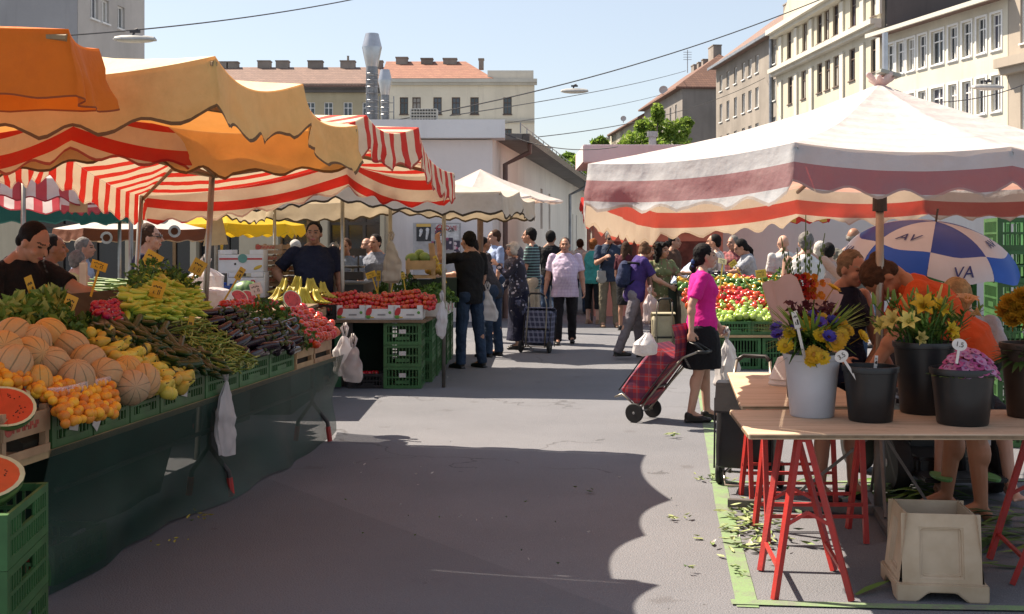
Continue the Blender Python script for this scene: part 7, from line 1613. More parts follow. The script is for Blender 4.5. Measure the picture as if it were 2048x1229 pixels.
# flowers
STEM = M('stem_green', (.08, .17, .03), .55, .25, trans=.1); PET = {k: M('petal_' + k, c, .5, .2, 20, trans=.3, rvar=.2) for k, c in (('yellow', (.68, .42, .02)), ('lemon', (.74, .66, .2)), ('sun', (.74, .55, .03)), ('blue', (.1, .07, .45)), ('pink', (.52, .1, .3)), ('rose', (.62, .25, .42)), ('mauve', (.55, .3, .55)), ('orange', (.6, .2, .02)), ('red', (.4, .015, .02)), ('white', (.7, .7, .74)), ('peach', (.65, .36, .16)), ('maroon', (.07, .01, .02)), ('ochre', (.5, .26, .02)))}
def blossom(kind, r, cols, n=14, cup=.25, layers=2):
    """daisy-like head: layered petals and a domed disc (one mesh)"""
    m = MB(); rr = random.Random(int(r * 1e4) + n)
    for L in range(layers):
        for k in range(n):
            a = 2 * math.pi * (k + L * .5) / n + rr.uniform(-.08, .08); q = r * (1 - .22 * L) * rr.uniform(.9, 1.05); w = q * math.pi / n * 1.15; d = Vector((math.cos(a), math.sin(a), 0)); s = Vector((-d.y, d.x, 0)); z1, z2 = .02 * r + cup * r * .5 + L * .1 * r, cup * r + L * .18 * r
            m.mi = 0; m.add([d * r * .12, d * q * .6 + s * w + Vector((0, 0, z1)), d * q + s * w * .5 + Vector((0, 0, z2)), d * q - s * w * .5 + Vector((0, 0, z2)), d * q * .6 - s * w + Vector((0, 0, z1))], [(0, 1, 2, 3, 4)])
    m.mi = 1; m.ell((0, 0, r * .12), (r * .28, r * .28, r * .16), nu=10, nv=6); m.tube([(0, 0, 0), (0, 0, -r * 2)], r * .06, 5)
    return m.mesh(kind, cols)
def part(me, name, par, loc, rot, sc=1):
    o = bpy.data.objects.new(name, me); COL.objects.link(o); o.parent = par; o.location = loc; o.rotation_euler = rot; o.scale = (sc,) * 3; return o
def bouquet(c, z, label, cat='flowers', nm='flower_bunch'): return thing(nm, Vector((c.x, c.y, z)), label, cat)
def aim(d, spin=0): return (Vector(d).to_track_quat('Z', 'Y') @ Euler((0, 0, spin)).to_quaternion()).to_euler()
def blade(m, p, d, L, w, droop=.3, rr=None, mi=0):
    d = Vector(d).normalized(); s = d.cross(Vector((0, 0, 1)));
    if s.length < .05: s = Vector((1, 0, 0))
    s.normalize(); P0 = Vector(p); pts = [P0 + d * L * t + Vector((0, 0, -droop * L * t * t)) for t in (0, .35, .7, 1)]; ws = (w * .4, w, w * .8, .001); o = []
    for q, ww in zip(pts, ws): o += [q - s * ww, q + s * ww]
    m.mi = mi; m.add(o, [(0, 1, 3, 2), (2, 3, 5, 4), (4, 5, 7, 6)])
f1 = bouquet(c1, 1.045, 'mixed bunch of yellow calendulas and blue cornflowers in the white bucket'); rr = random.Random(11)
m = MB()
for k in range(460):
    a = rr.uniform(0, 6.28); e = rr.uniform(-.15, 1.1); blade(m, (rr.uniform(-.07, .07), rr.uniform(-.05, .09), rr.uniform(.0, .1)), (math.cos(a), math.sin(a) * .8, e), rr.uniform(.08, .17), rr.uniform(.004, .009), .35, rr, rr.choice((0, 1, 2)))
for k in range(110):
    a = rr.uniform(0, 6.28); blade(m, (.06 * math.cos(a), .06 * math.sin(a), .06), (math.cos(a), math.sin(a), rr.uniform(.25, 1.3)), rr.uniform(.16, .24), .007, .15, rr, 1)
m.build('foliage', HERB, f1, world=False)
m = MB()
for k in range(150): leafy(m, Vector((rr.uniform(-.09, .11), rr.uniform(-.05, .1), rr.uniform(.08, .2))), rr, .02, .3, 0)
o = m.build('maroon_foliage', PET['maroon'], f1, world=False)
CAL = blossom('calendula', .036, [PET['yellow'], PET['ochre']], 16, .2, 2); COR = blossom('cornflower', .028, [PET['blue'], PET['maroon']], 11, .5, 2)
for k, (x, z, y, s) in enumerate(((-.13, .01, -.06, 1), (-.11, .06, -.05, .8), (-.03, -.02, -.12, 1.1), (.0, .055, -.1, .9), (.05, .03, -.12, 1.25), (.085, .055, -.09, 1), (.02, .09, -.06, .9), (-.05, .09, -.05, .8), (.1, .1, -.04, .8), (.03, .12, -.02, .7), (-.02, .12, 0, .8), (.13, .07, -.03, .8), (.09, .235, .05, 1.0), (.19, .045, -.02, .9), (-.04, -.045, -.11, .8), (.0, -.03, -.13, .9))): part(CAL, 'calendula', f1, (x, y - .035, z + .02), aim((x * 2.2, y * 4 - .3, .35), k), s)
for k, (x, z, y) in enumerate(((-.15, .05, -.02), (-.075, .08, -.04), (.005, .1, -.07), (.06, .105, -.05), (.025, .05, -.13), (-.145, .075, .02), (.08, .09, 0), (.0, .125, .0))): part(COR, 'cornflower', f1, (x, y - .035, z + .02), aim((x * 2, y * 3 - .3, .5), k), 1)
f1.scale = (1.2, 1.2, 1.2)
# gladioli in pink paper behind
gpos = Vector(((1606 - CX) / F * 6.55, 6.55, .73)); gl = thing('wrapped_bouquet', gpos, 'gladioli wrapped in pale pink paper standing behind the white bucket', 'bouquet')
PAP = M('pink_paper', (.6, .47, .47), .8, .1, 5, bmp=.5, bscale=8, trans=.3)
m = MB(); n = 40; A0 = R(-215); rows = []
for i in range(9):
    s = i / 8; row = []
    for j in range(n + 1):
        u = j / n; a = A0 + u * R(300); r = (.05 + .13 * s) * (1 + .07 * math.sin(a * 6 + s * 3) + .05 * math.sin(a * 11)); hh = .05 + s * (.56 - .22 * math.exp(-((math.degrees(a) + 84) / 17) ** 2) + .05 * math.cos(math.radians(2 * math.degrees(a) + 250)) - .06 * u + .05 * abs(math.sin(a * 2.5))); row.append((r * math.cos(a) * 1.12, r * math.sin(a) * .8, hh if s > 0 else .05))
    rows.append(row)
m.v = [p for r_ in rows for p in r_]; m.f = [(i * (n + 1) + j, i * (n + 1) + j + 1, (i + 1) * (n + 1) + j + 1, (i + 1) * (n + 1) + j) for i in range(8) for j in range(n)]; m.m = [0] * len(m.f); m.build('paper', PAP, gl, world=False, smooth=True)
FL_ = blossom('gladiolus_floret', .034, [PET['red'], PET['maroon']], 6, .8, 1); FLO = blossom('gladiolus_floret_orange', .034, [PET['orange'], PET['ochre']], 6, .8, 1)
rr = random.Random(2)
for k, (x0, x1, h_, orange) in enumerate(((-.03, -.12, .88, 0), (.0, -.03, .82, 0), (.02, .02, 1.0, 0), (.03, .05, .86, 1), (.04, .13, .9, 1), (-.02, -.07, .8, 0))):
    m = MB(); pts = [(x0, .01 * k, .3), ((x0 + x1) / 2, .01 * k, .64), (x1, .01 * k, h_)]; m.tube(pts, [.005, .004, .0025], 6)
    for q in range(7): s = .45 + q * .06; p = Vector(pts[1]).lerp(Vector(pts[2]), min(1, (s - .3) / .7)); m.ell(p + Vector(((-1) ** q * .008, -.004, 0)), (.0045, .0045, .013), nu=7, nv=5)
    m.build('stem', STEM, gl, world=False)
    for q in range(4): p = Vector(pts[0]).lerp(Vector(pts[1]), .75 + q * .1); part(FLO if orange else FL_, 'floret', gl, p + Vector(((-1) ** q * .018, -.025, 0)), aim(((-1) ** q * .5, -1, .3), q), rr.uniform(.55, .8))
m = MB(); m.box((.055, -.175, .43), (.14, .004, .075), Matrix.Rotation(R(-6), 3, 'Y')); m.build('card', M('card_grey', (.4, .42, .36), .6, .1), gl, world=False)
m = MB()
for a, b in (((-.03, 0), (-.005, .006)), ((.0, 0), (.02, .004)), ((.03, -.012), (.045, .016)), ((.045, .016), (.055, -.012)), ((.055, -.01), (.07, .01))): m.bar((.045 + a[0], -.1735, .43 + a[1]), (.045 + b[0], -.1735, .43 + b[1]), .004, .001)
m.build('writing', INK, gl, world=False)
bucket(1606, 0, 6.55, .1, .085, .3, BB, 'black bucket holding the paper-wrapped gladioli')
# lilies
f3 = bouquet(c3, 1.05, 'yellow lilies and green buds in the tall black tub'); rr = random.Random(14); m = MB()
for k in range(52):
    a = rr.uniform(0, 6.28); x, y = .1 * math.cos(a) * rr.random(), .08 * math.sin(a); e = Vector((x * 2.4 + rr.uniform(-.05, .05), y * 1.5, rr.uniform(.12, .27))); m.mi = 0; m.tube([(x, y, -.05), (x * 1.3, y * 1.2, .08), e], [.005, .004, .003], 5)
    for q in range(7): s = rr.uniform(.2, .95); b_ = Vector((x, y, 0)).lerp(e, s); aa = rr.uniform(0, 6.28); blade(m, b_, (math.cos(aa), math.sin(aa), rr.uniform(.3, 1.4)), rr.uniform(.06, .11), .009, .2, rr, rr.choice((0, 1)))
    if k % 2 == 0: m.mi = 1; m.capsule(e, e + Vector((rr.uniform(-.02, .02), 0, .05)), .008, .004, 6)
m.build('foliage', HERB, f3, world=False)
def lily(nm, col, L=.078, open_=1.0):
    m = MB()
    for k in range(6):
        a = k * math.pi / 3; d = Vector((math.cos(a), math.sin(a), 0)); s = Vector((-d.y, d.x, 0)); pts = [Vector((0, 0, 0)) + d * .006, d * L * .22 * open_ + Vector((0, 0, L * .5)), d * L * .62 * open_ + Vector((0, 0, L * .85)), d * L * 1.0 * open_ + Vector((0, 0, L * .82))]; ws = [.004, .02, .024 * L / .1, .002]; o = []
        for q, ww in zip(pts, ws): o += [q - s * ww, q + Vector((0, 0, -.004)), q + s * ww]
        m.mi = 0; m.add(o, [(r * 3 + c, r * 3 + c + 1, r * 3 + c + 4, r * 3 + c + 3) for r in range(3) for c in range(2)])
    m.mi = 1
    for k in range(4): m.tube([(0, 0, .02), (.014 * math.cos(k * 1.6), .014 * math.sin(k * 1.6), L * .85)], .0018, 4)
    return m.mesh(nm, col)
LYE = lily('lily', [PET['sun'], PET['ochre']], .07); LLE = lily('pale_lily', [PET['lemon'], PET['lemon']], .068); LPE = lily('peach_lily', [PET['peach'], PET['ochre']], .09, .7)
for me, x, y, z, d, s in ((LYE, -.03, -.06, .2, (-.2, -.9, .6), 1.0), (LYE, .03, -.05, .19, (.5, -.7, .5), .9), (LLE, -.16, -.04, .13, (-.8, -.6, .5), .95), (LLE, -.11, -.09, .13, (-.3, -.8, .5), .85), (LLE, -.2, -.02, .11, (-1, -.3, .2), .8), (LYE, .085, -.08, .09, (.4, -.8, .4), .7), (LYE, .1, -.06, .07, (.5, -.6, -.2), .6), (LLE, -.07, -.1, .06, (.3, -.8, .1), .6)): part(me, 'lily', f3, (x, y, z), aim(d), s)
for x, y, z, d in ((-.045, -.02, .2, (-.1, 0, 1)), (.055, -.02, .24, (.3, 0, 1)), (-.09, 0, .2, (-.5, 0, 1))): m = MB(); m.capsule((0, 0, 0), (0, 0, .08), .011, .005, 8); part(m.mesh('bud', PET['lemon']), 'lily_bud', f3, (x, y, z), aim(d))
m = MB()   # tall peach lily stem on the right of the tub
m.tube([(.14, -.02, -.04), (.16, -.03, .1), (.185, -.04, .2)], [.006, .005, .004], 6)
for k in range(10): a = k * 1.3; blade(m, Vector((.15 + .004 * k, -.03, .02 + .018 * k)), (math.cos(a), math.sin(a), .8), .09, .008, .2, rr, 0)
m.build('tall_stem', STEM, f3, world=False); part(LPE, 'lily', f3, (.185, -.045, .19), aim((.05, -.3, 1)), 1.0); part(LPE, 'lily', f3, (.215, -.03, .17), aim((.9, -.3, .4)), .6)
# sweet williams
f4 = bouquet(c4, .97, 'dome of pink and mauve sweet williams in the front black bucket'); rr = random.Random(5)
m = MB()
for k in range(70): a = rr.uniform(0, 6.28); blade(m, (.05 * math.cos(a), .05 * math.sin(a), -.03), (math.cos(a), math.sin(a), .5), .13, .01, .3, rr, rr.choice((0, 1, 2)))
m.build('foliage', HERB, f4, world=False)
SW = [blossom('sweet_william_' + k, .017, [PET[k], PET[j]], 5, .15, 1) for k, j in (('pink', 'maroon'), ('rose', 'pink'), ('mauve', 'pink'))]
for k in range(98):
    a = k * 2.39996; q = math.sqrt((k + .5) / 98); x, y = .135 * q * math.cos(a), .12 * q * math.sin(a) - .02; part(SW[k % 3], 'sweet_william', f4, (x + .02, y, .115 * (1 - q * q) - .01 + rr.uniform(-.008, .012)), aim((x * 7, y * 7 - .2, 1.0), k), rr.uniform(1.0, 1.5))
f5 = bouquet(c5, 1.08, 'orange and white chrysanthemums at the right edge of the table'); CH = blossom('chrysanthemum', .05, [PET['ochre'], PET['ochre']], 22, .55, 4); CW = blossom('white_chrysanthemum', .05, [PET['white'], PET['white']], 22, .55, 4)
m = MB()
for k in range(90): a = rr.uniform(0, 6.28); blade(m, (.05 * math.cos(a), .05 * math.sin(a), -.05), (math.cos(a), math.sin(a), rr.uniform(-.2, .9)), .15, .016, .3, rr, 2)
m.build('foliage', HERB, f5, world=False)
for k, (x, z) in enumerate(((-.1, .2), (-.06, .23), (-.02, .25), (-.12, .16), (-.07, .17), (-.03, .19), (.02, .2), (-.1, .12), (-.05, .13), (.03, .26), (.07, .22))): part(CH, 'chrysanthemum', f5, (x - .01, -.04 - .03 * (k % 3), z), aim((x * 3, -.7, .5), k), 1)
for k, (x, z) in enumerate(((-.02, .08), (.03, .1), (-.04, .05), (.02, .05), (.06, .07))): part(CW, 'chrysanthemum', f5, (x, -.12, z), aim((x * 3, -.9, .4), k), .95)
# round price tags
def round_tag(px, py, d, r, txt, lean, label, stick=.14):
    t = thing('price_tag', at(px, py, d), label, 'price tag'); t.rotation_euler = (R(-8), R(lean), 0)
    m = MB(); m.lathe([(r, -.002), (r, .002)], 18, rot=Matrix.Rotation(R(90), 3, 'X')); m.v = [(p[0] * 1.25, p[1], p[2]) for p in m.v]; m.bar((0, 0, -r * .8), (0, 0, -r - stick), .012, .003); m.build('card', TAGW, t, world=False)
    if txt: xform(text_mb(txt, r * 1.15, .0004), Matrix.Translation((0, -.0045, 0)) @ Matrix.Rotation(R(90), 4, 'X')).build('lettering', INK, t, world=False)
round_tag(1683, 713, 5.66, .027, '3.5', -32, 'round white price tag leaning out of the empty black bucket'); round_tag(1919, 690, 5.52, .028, '1.5', 12, 'round white price tag in the pink sweet williams', .06)
t = price(1592, 640, 5.72, .032, .085, 15, 0, 'tall pointed white tag standing in the mixed bunch', TAGW, .16, None, TAGW, -14); price(1752, 722, 5.72, .016, .05, 0, 0, 'tiny white stick label in the empty black bucket', TAGW, .06, None, TAGW, 6)
# ================================================================ trolleys
TYRE = M('rubber', (.018, .018, .018), .75, .25, 20); RIM = M('rim_grey', (.28, .28, .28), .45, .2)
def wheel(t, c, ax, r, wd, name='wheel', rim=RIM):
    q = Vector(ax).to_track_quat('Z', 'Y').to_matrix(); tl = .55
    m = MB(); m.lathe([(r * .66, -wd / 2), (r * .92, -wd / 2), (r, -wd * .25), (r, wd * .25), (r * .92, wd / 2), (r * .66, wd / 2)], 26, c, q); o = smooth_angle(m.build(name, TYRE, t, world=False), 35)
    m = MB(); m.lathe([(r * .67, -wd * .3), (r * .5, -wd * .18), (r * .2, -wd * .3), (r * .12, -wd * .55), (.001, -wd * .55)], 20, c, q); m.lathe([(.001, wd * .55), (r * .12, wd * .55), (r * .2, wd * .3), (r * .5, wd * .18), (r * .67, wd * .3)], 20, c, q); m.build('rim', rim, o, world=False); return o
def trolley(pos, heading, tilt, w, d, h, mat, label, flap=None, fm=STEEL, wr=.085, taper=.9, grip=None):
    """two-wheeled shopping trolley; heading = direction it leans and is pulled"""
    t = thing('shopping_trolley', pos, label, 'shopping trolley', None, R(-heading)); T = Matrix.Rotation(-R(tilt), 3, 'X'); o0 = Vector((0, 0, wr))
    P = lambda x, y, z: o0 + T @ Vector((x, y, z))
    for s in (-1, 1): wheel(t, o0 + Vector((s * (w / 2 + .015), 0, 0)), (1, 0, 0), wr, .035)
    m = MB(); m.tube([o0 + Vector((-w / 2, 0, 0)), o0 + Vector((w / 2, 0, 0))], .008, 8); m.build('axle', fm, t, world=False)
    for s in (-1, 1): m = MB(); m.tube([P(s * w * .36, 0, -.01), P(s * w * .36, 0.006, h * .6), P(s * w * .34, 0.03, h + .1), P(s * w * .3, .1, h + .22)], .0105, 8); m.build('frame_tube', fm, t, world=False, smooth=True)
    m = MB(); m.tube([P(-w * .3, .1, h + .22), P(-w * .2, .14, h + .25), P(w * .2, .14, h + .25), P(w * .3, .1, h + .22)], .015, 8); m.build('handle', BLK, t, world=False, smooth=True)
    m = MB(); m.tube([P(-w * .34, -.02, .03), P(-w * .34, -d * .95, .02), P(-w * .3, -d * 1.1, -.05), P(w * .3, -d * 1.1, -.05), P(w * .34, -d * .95, .02), P(w * .34, -.02, .03)], .008, 7); m.build('foot_stand', fm, t, world=False, smooth=True)
    m = MB(); rings = []
    for s, k in ((.03, .93), (.05, 1), (.3, 1.0), (.6, .99), (.85, .97), (.97, .95), (1.0, .9)):
        ring = []
        for j in range(28):
            a = 2 * math.pi * j / 28; cx_, cy_ = math.copysign(abs(math.cos(a)) ** .28, math.cos(a)), math.copysign(abs(math.sin(a)) ** .28, math.sin(a)); wob = 1 + .012 * math.sin(a * 3 + s * 9)
            ring.append(P(w / 2 * k * cx_ * wob, -d / 2 - .015 + d / 2 * k * cy_ * wob, .04 + h * s))
        rings.append(ring)
    m.loft(rings); smooth_angle(m.build('bag', mat, t, world=False), 50)
    m = MB()
    for sx_ in (-1, 1): m.tube([P(sx_ * w * .5, -.012 - d, .05), P(sx_ * w * .5, -.012 - d, h * .98)], .006, 6); m.tube([P(sx_ * w * .5, -.018, .05), P(sx_ * w * .5, -.018, h * .98)], .006, 6)
    m.tube([P(-w * .46, -.002, h * .52), P(w * .46, -.002, h * .52)], .01, 6); m.build('piping', BLK, t, world=False)
    m = MB(); fl = flap or 0; a0 = P(0, -.02, h + .06)
    pts = []
    for i in range(7):
        s = i / 6; y = -.01 - (d + .03) * s; z = h + .062 + .03 * math.sin(s * math.pi) - .16 * max(0, s - .85) / .15 * (1 if not flap else 0) + (flap * s * 1.6 if flap else 0)
        if flap: y *= .75
        pts.append((y, z))
    for (y, z) in pts: m.v += [tuple(P(-w * .5, y, z - .004)), tuple(P(w * .5, y, z - .004)), tuple(P(w * .5, y, z + .008)), tuple(P(-w * .5, y, z + .008))]
    for i in range(6):
        b = i * 4; m.f += [(b + k, b + (k + 1) % 4, b + 4 + (k + 1) % 4, b + 4 + k) for k in range(4)]
    m.f += [(0, 1, 2, 3), (24, 25, 26, 27)]; m.m = [0] * len(m.f); m.build('flap', mat, t, world=False)
    m = MB(); m.box(P(0, .004, h * .3), (w * .6, .012, .18), T); m.build('pocket', mat, t, world=False)
    if grip is not None:
        M_ = Matrix.Rotation(R(heading), 3, 'Z') ; g = M_ @ (Vector(grip) - Vector(pos)); m = MB(); m.tube([P(-w * .2, .14, h + .25), P(0, .14, h + .25).lerp(g, .5) + Vector((0, 0, .03)), g, P(0, .14, h + .25).lerp(g, .5) + Vector((0.03, 0, .02)), P(w * .2, .14, h + .25)], .011, 8); m.build('grip_loop', BLK, t, world=False, smooth=True)
    return t
TART = check_mat('red_tartan', (.4, .025, .035), (.015, .018, .07), (.2, .16, .2), 9, 9, .45); PLAID = check_mat('blue_plaid', (.02, .025, .06), (.22, .24, .34), (.05, .06, .12), 14, 14, .35)
tp = (gp(1255, 843) + gp(1310, 838)) / 2
hx = PK_['hands'][1]
trolley(tp + Vector((.02, 0, 0)), 122, 38, .34, .23, .56, TART, 'red and navy tartan shopping trolley tilted behind the woman in pink', .13, grip=hx + Vector((-.02, 0, -.02)))
bag(at(1292, 664, 10.3), .2, .2, .15, 'white bag stuffed in the top of the red tartan trolley', None, .5, R(20), False, 41)
trolley(gp(1070, 706), 200, -14, .4, .26, .5, PLAID, 'blue and black plaid shopping trolley beside the elderly woman', None)
trolley(gp(1500, 972), 20, 4, .36, .28, .5, M('black_nylon', (.016, .016, .018), .5, .3, 5, bmp=.6, bscale=7), 'black shopping trolley parked at the left end of the flower tables', None)
trolley(at(1330, 485, 15.6) * Vector((1, 1, 0)), 180, -8, .3, .22, .5, M('beige_nylon', (.42, .38, .26), .7, .2, 6, bmp=.4), 'beige and grey shopping trolley held by the woman in purple', None)
m = MB(); c = PK_['shoulder'][0]
t = thing('backpack', PU['back'] + Vector((-.09, .02, -.28)), 'dark blue backpack on the back of the woman in purple', 'backpack')
m = MB(); m.ell((.02, 0, .2), (.1, .13, .19)); m.ell((-.03, 0, .12), (.075, .11, .11)); m.box((.03, 0, .2), (.12, .2, .3)); remeshed(m, 'pack', cloth('pack_navy', (.03, .04, .09)), .012, t, 2)
m = MB(); m.tube([(.05, -.1, .36), (.2, -.13, .35), (.24, -.12, .2), (.08, -.1, .06)], .018, 6); m.build('strap', BLACK, t, world=False, smooth=True)
t = thing('shoulder_bag', PP_['hip'] + Vector((-.16, -.16, -.02)), 'pale grey and black shoulder bag hanging in front of the man looking at his hands', 'shoulder bag')
m = MB(); m.box((0, 0, .0), (.16, .06, .2)); m.ell((0, 0, -.06), (.1, .06, .08)); remeshed(m, 'pouch', cloth('pale_grey_bag', (.36, .35, .32)), .012, t, 2); m = MB(); m.tube([(-.02, 0, .15), (.08, .02, .4), (.2, .05, .62)], .013, 6); m.build('strap', BLACK, t, world=False)
# ================================================================ mobility scooter
sc_ = thing('mobility_scooter', (2.72, 7.7, 0), 'black mobility scooter with fat tyres behind the flower table', 'mobility scooter'); SB = M('scooter_black', (.014, .014, .016), .35, .2, spec=.5)
for x, y, r, wd in ((-.31, -.12, .19, .1), (.31, -.12, .19, .1), (-.32, .62, .2, .11), (.32, .62, .2, .11)): wheel(sc_, Vector((x, y, r)), (1, .12, 0), r, wd)
m = MB(); m.box((0, .2, .2), (.44, 1.0, .1)); bevel(m.build('chassis', SB, sc_, world=False), .02); m = MB(); m.box((0, -.36, .155), (.5, .34, .03)); bevel(m.build('footplate', SB, sc_, world=False), .008)
m = MB(); m.box((0, .3, .36), (.3, .4, .22)); bevel(m.build('battery_box', SB, sc_, world=False), .03)
m = MB(); m.box((0, .28, .55), (.46, .46, .09)); bevel(m.build('seat', M('seat_vinyl', (.03, .028, .03), .45, .2), sc_, world=False), .03, 3); m = MB(); m.box((0, .55, .85), (.44, .09, .5), Matrix.Rotation(R(-8), 3, 'X')); bevel(m.build('backrest', M('seat_vinyl', (.03, .028, .03)), sc_, world=False), .03, 3)
for s in (-1, 1): m = MB(); m.tube([(s * .27, .45, .58), (s * .27, .42, .76), (s * .27, .12, .77)], .02, 8); m.build('armrest', SB, sc_, world=False, smooth=True)
m = MB(); m.tube([(0, -.45, .2), (0, -.36, .55), (0, -.3, .86)], .028, 8); m.build('steering_column', SB, sc_, world=False, smooth=True); m = MB(); m.tube([(-.26, -.26, .9), (0, -.3, .86), (.26, -.26, .9)], .014, 8); m.build('handlebar', SB, sc_, world=False, smooth=True)
for s in (-1, 1): m = MB(); m.box((s * .31, .25, .42), (.14, 1.0, .02)); bevel(m.build('mudguard', SB, sc_, world=False), .006)
m = MB(); m.lathe([(.03, -.01), (.03, .01)], 12, (-.12, -.54, .16), Matrix.Rotation(R(90), 3, 'X')); m.build('reflector', M('reflector', (.3, .3, .3), .15, .1), sc_, world=False)
for i, (s, hpos) in enumerate(((-1, 0), (1, 1))):
    m = MB(); px = (1882, 1978)[i]; c = at(px, 953, 7.08 + .02); m.loft([[c + Vector((w_ * math.cos(a), l_ * math.sin(a), z)) for a in [2 * math.pi * k / 18 for k in range(18)]] for w_, l_, z in ((.045, .125, -.012), (.05, .13, -.006), (.05, .13, .006))]); t = tag(m.build('sandal', M('sandal_green', (.1, .26, .08), .5, .2)), ('left' if i == 0 else 'right') + ' green sandal seen under the flower table on the scooter footplate', 'sandal')
# ================================================================ beige plastic bin
BG = M('beige_plastic', (.52, .41, .29), .5, .18, 4, col2=(.36, .26, .16), bmp=.15); bn = thing('plastic_bin', gp(1866, 1180), 'beige plastic bin with recessed panels standing in front of the flower table', 'bin', None, R(-7))
m = MB(); hb, ht, H_ = .215, .172, .42
def bq(f, z, k=0): q = hb + (ht - hb) * (z - .06) / (H_ - .06) - k; return q
def side(m, rot):
    Rz = Matrix.Rotation(rot, 3, 'Z'); V = lambda x, y, z: Rz @ Vector((x, y, z)); Y = lambda z, k=0: -bq(0, z, k); z0, z1, z2, z3 = .07, .115, .35, H_; xi = .105
    g = [[V(x * (bq(0, z) / bq(0, .2) if abs(x) > .2 else 1), Y(z), z) for x in (-bq(0, .2), -xi, xi, bq(0, .2))] for z in (z0, z1, z2, z3)]
    for r in range(3):
        for c in range(3):
            if r == 1 and c == 1: continue
            m.add([g[r][c], g[r][c + 1], g[r + 1][c + 1], g[r + 1][c]], [(0, 1, 2, 3)])
    q = [V(-xi, Y(z1), z1), V(xi, Y(z1), z1), V(xi, Y(z2), z2), V(-xi, Y(z2), z2)]; k = .022; p = [V(-xi + .008, Y(z1, k), z1 + .008), V(xi - .008, Y(z1, k), z1 + .008), V(xi - .008, Y(z2, k), z2 - .008), V(-xi + .008, Y(z2, k), z2 - .008)]
    m.add(q + p, [(0, 1, 5, 4), (1, 2, 6, 5), (2, 3, 7, 6), (3, 0, 4, 7), (4, 5, 6, 7)])
    t = .012; m.add([V(-ht, -ht, H_), V(ht, -ht, H_), V(ht - t, -ht + t, H_), V(-ht + t, -ht + t, H_), V(ht - t, -ht + t + .02, .1), V(-ht + t, -ht + t + .02, .1)], [(0, 1, 2, 3), (3, 2, 4, 5)])
    # foot skirt with an arched notch
    f = hb + .014; zs = .085; pts = [(-f, 0), (-f + .1, 0), (-.07, .045), (.07, .045), (f - .1, 0), (f, 0), (f, zs), (-f, zs)]
    m.add([V(x, -f, z) for x, z in pts] + [V(x * .94, -f + .02, z) for x, z in pts], [(0, 1, 2, 7), (2, 3, 6, 7), (3, 4, 5, 6), (1, 0, 8, 9), (2, 1, 9, 10), (3, 2, 10, 11), (4, 3, 11, 12), (5, 4, 12, 13)]); m.add([V(-f, -f, zs), V(f, -f, zs), V(bq(0, zs), -bq(0, zs), zs + .004), V(-bq(0, zs), -bq(0, zs), zs + .004)], [(0, 1, 2, 3)])
for k in range(4): side(m, k * math.pi / 2)
m.add([(-.19, -.19, .1), (.19, -.19, .1), (.19, .19, .1), (-.19, .19, .1)], [(0, 1, 2, 3)]); o = m.build('body', BG, bn, world=False); bn.scale = (.86, .86, .9)
bm = bmesh.new(); bm.from_mesh(o.data); bmesh.ops.remove_doubles(bm, verts=bm.verts, dist=.0005); bm.to_mesh(o.data); bm.free(); bevel(o, .006, 2); smooth_angle(o, 50)
# ================================================================ litter and small things
LM = [M('litter_green', (.16, .24, .06), .6, .3, 10), M('litter_pale', (.3, .36, .14), .6, .25, 10), M('litter_dark', (.05, .1, .03), .6, .3, 10), M('litter_yellow', (.45, .38, .05), .6, .2, 10), M('litter_white', (.55, .53, .5), .6, .2)]
def litter(spots, label, seed):
    mb = MB(); rr = random.Random(seed)
    for px, py, rx, ry, n, s, mis in spots:
        for k in range(n):
            p = gp(px + rr.gauss(0, rx), py + rr.gauss(0, ry)); a = rr.uniform(0, 6.28); q = s * rr.uniform(.5, 1.3); d = Vector((math.cos(a), math.sin(a), rr.uniform(-.05, .3))); n_ = Vector((-d.y, d.x, rr.uniform(-.4, .4))); z = rr.uniform(.008, .045); mb.mi = rr.choice(mis); c = p + Vector((0, 0, z))
            mb.add([c - d * q, c - d * q * .3 + n_ * q * .3, c + d * q * .4 + n_ * q * .24, c + d * q, c + d * q * .4 - n_ * q * .24, c - d * q * .3 - n_ * q * .3, c + Vector((0, 0, -.008))], [(0, 1, 6), (1, 2, 6), (2, 3, 6), (3, 4, 6), (4, 5, 6), (5, 0, 6)])
    for p in range(len(mb.v)):
        if mb.v[p][2] < .006: mb.v[p] = (mb.v[p][0], mb.v[p][1], .006)
    return stuff(mb, 'leaf_litter', LM, label, 'leaves')
litter([(1497, 1030, 22, 10, 34, .035, (0, 0, 1)), (1490, 1055, 26, 14, 46, .04, (0, 1, 1)), (1500, 1090, 30, 10, 42, .04, (0, 1, 1, 4)), (1560, 1075, 30, 30, 16, .035, (0, 2)), (1540, 1050, 20, 18, 16, .03, (2, 0))], 'heap of fallen green leaves at the foot of the red trestle on the painted line', 3)
litter([(1420, 961, 24, 3, 26, .03, (0, 2, 1)), (1360, 1041, 14, 3, 7, .03, (1, 1)), (1343, 876, 10, 2, 6, .035, (1, 0)), (1390, 1082, 8, 3, 3, .03, (1,)), (1175, 983, 10, 2, 3, .03, (0,)), (1385, 1150, 12, 3, 4, .02, (1, 2)), (1475, 1150, 10, 10, 8, .02, (0, 2)), (890, 1000, 160, 60, 14, .012, (0, 4)), (1000, 1060, 200, 60, 12, .012, (2, 4)), (900, 760, 60, 10, 4, .02, (4,)), (820, 960, 80, 30, 5, .015, (4,)), (420, 1035, 12, 8, 5, .03, (3,)), (390, 1048, 10, 5, 4, .03, (3, 1)), (340, 1095, 16, 6, 6, .02, (3,))], 'scattered small leaves and scraps on the asphalt of the lane', 4)
mb = MB(); rr = random.Random(9)
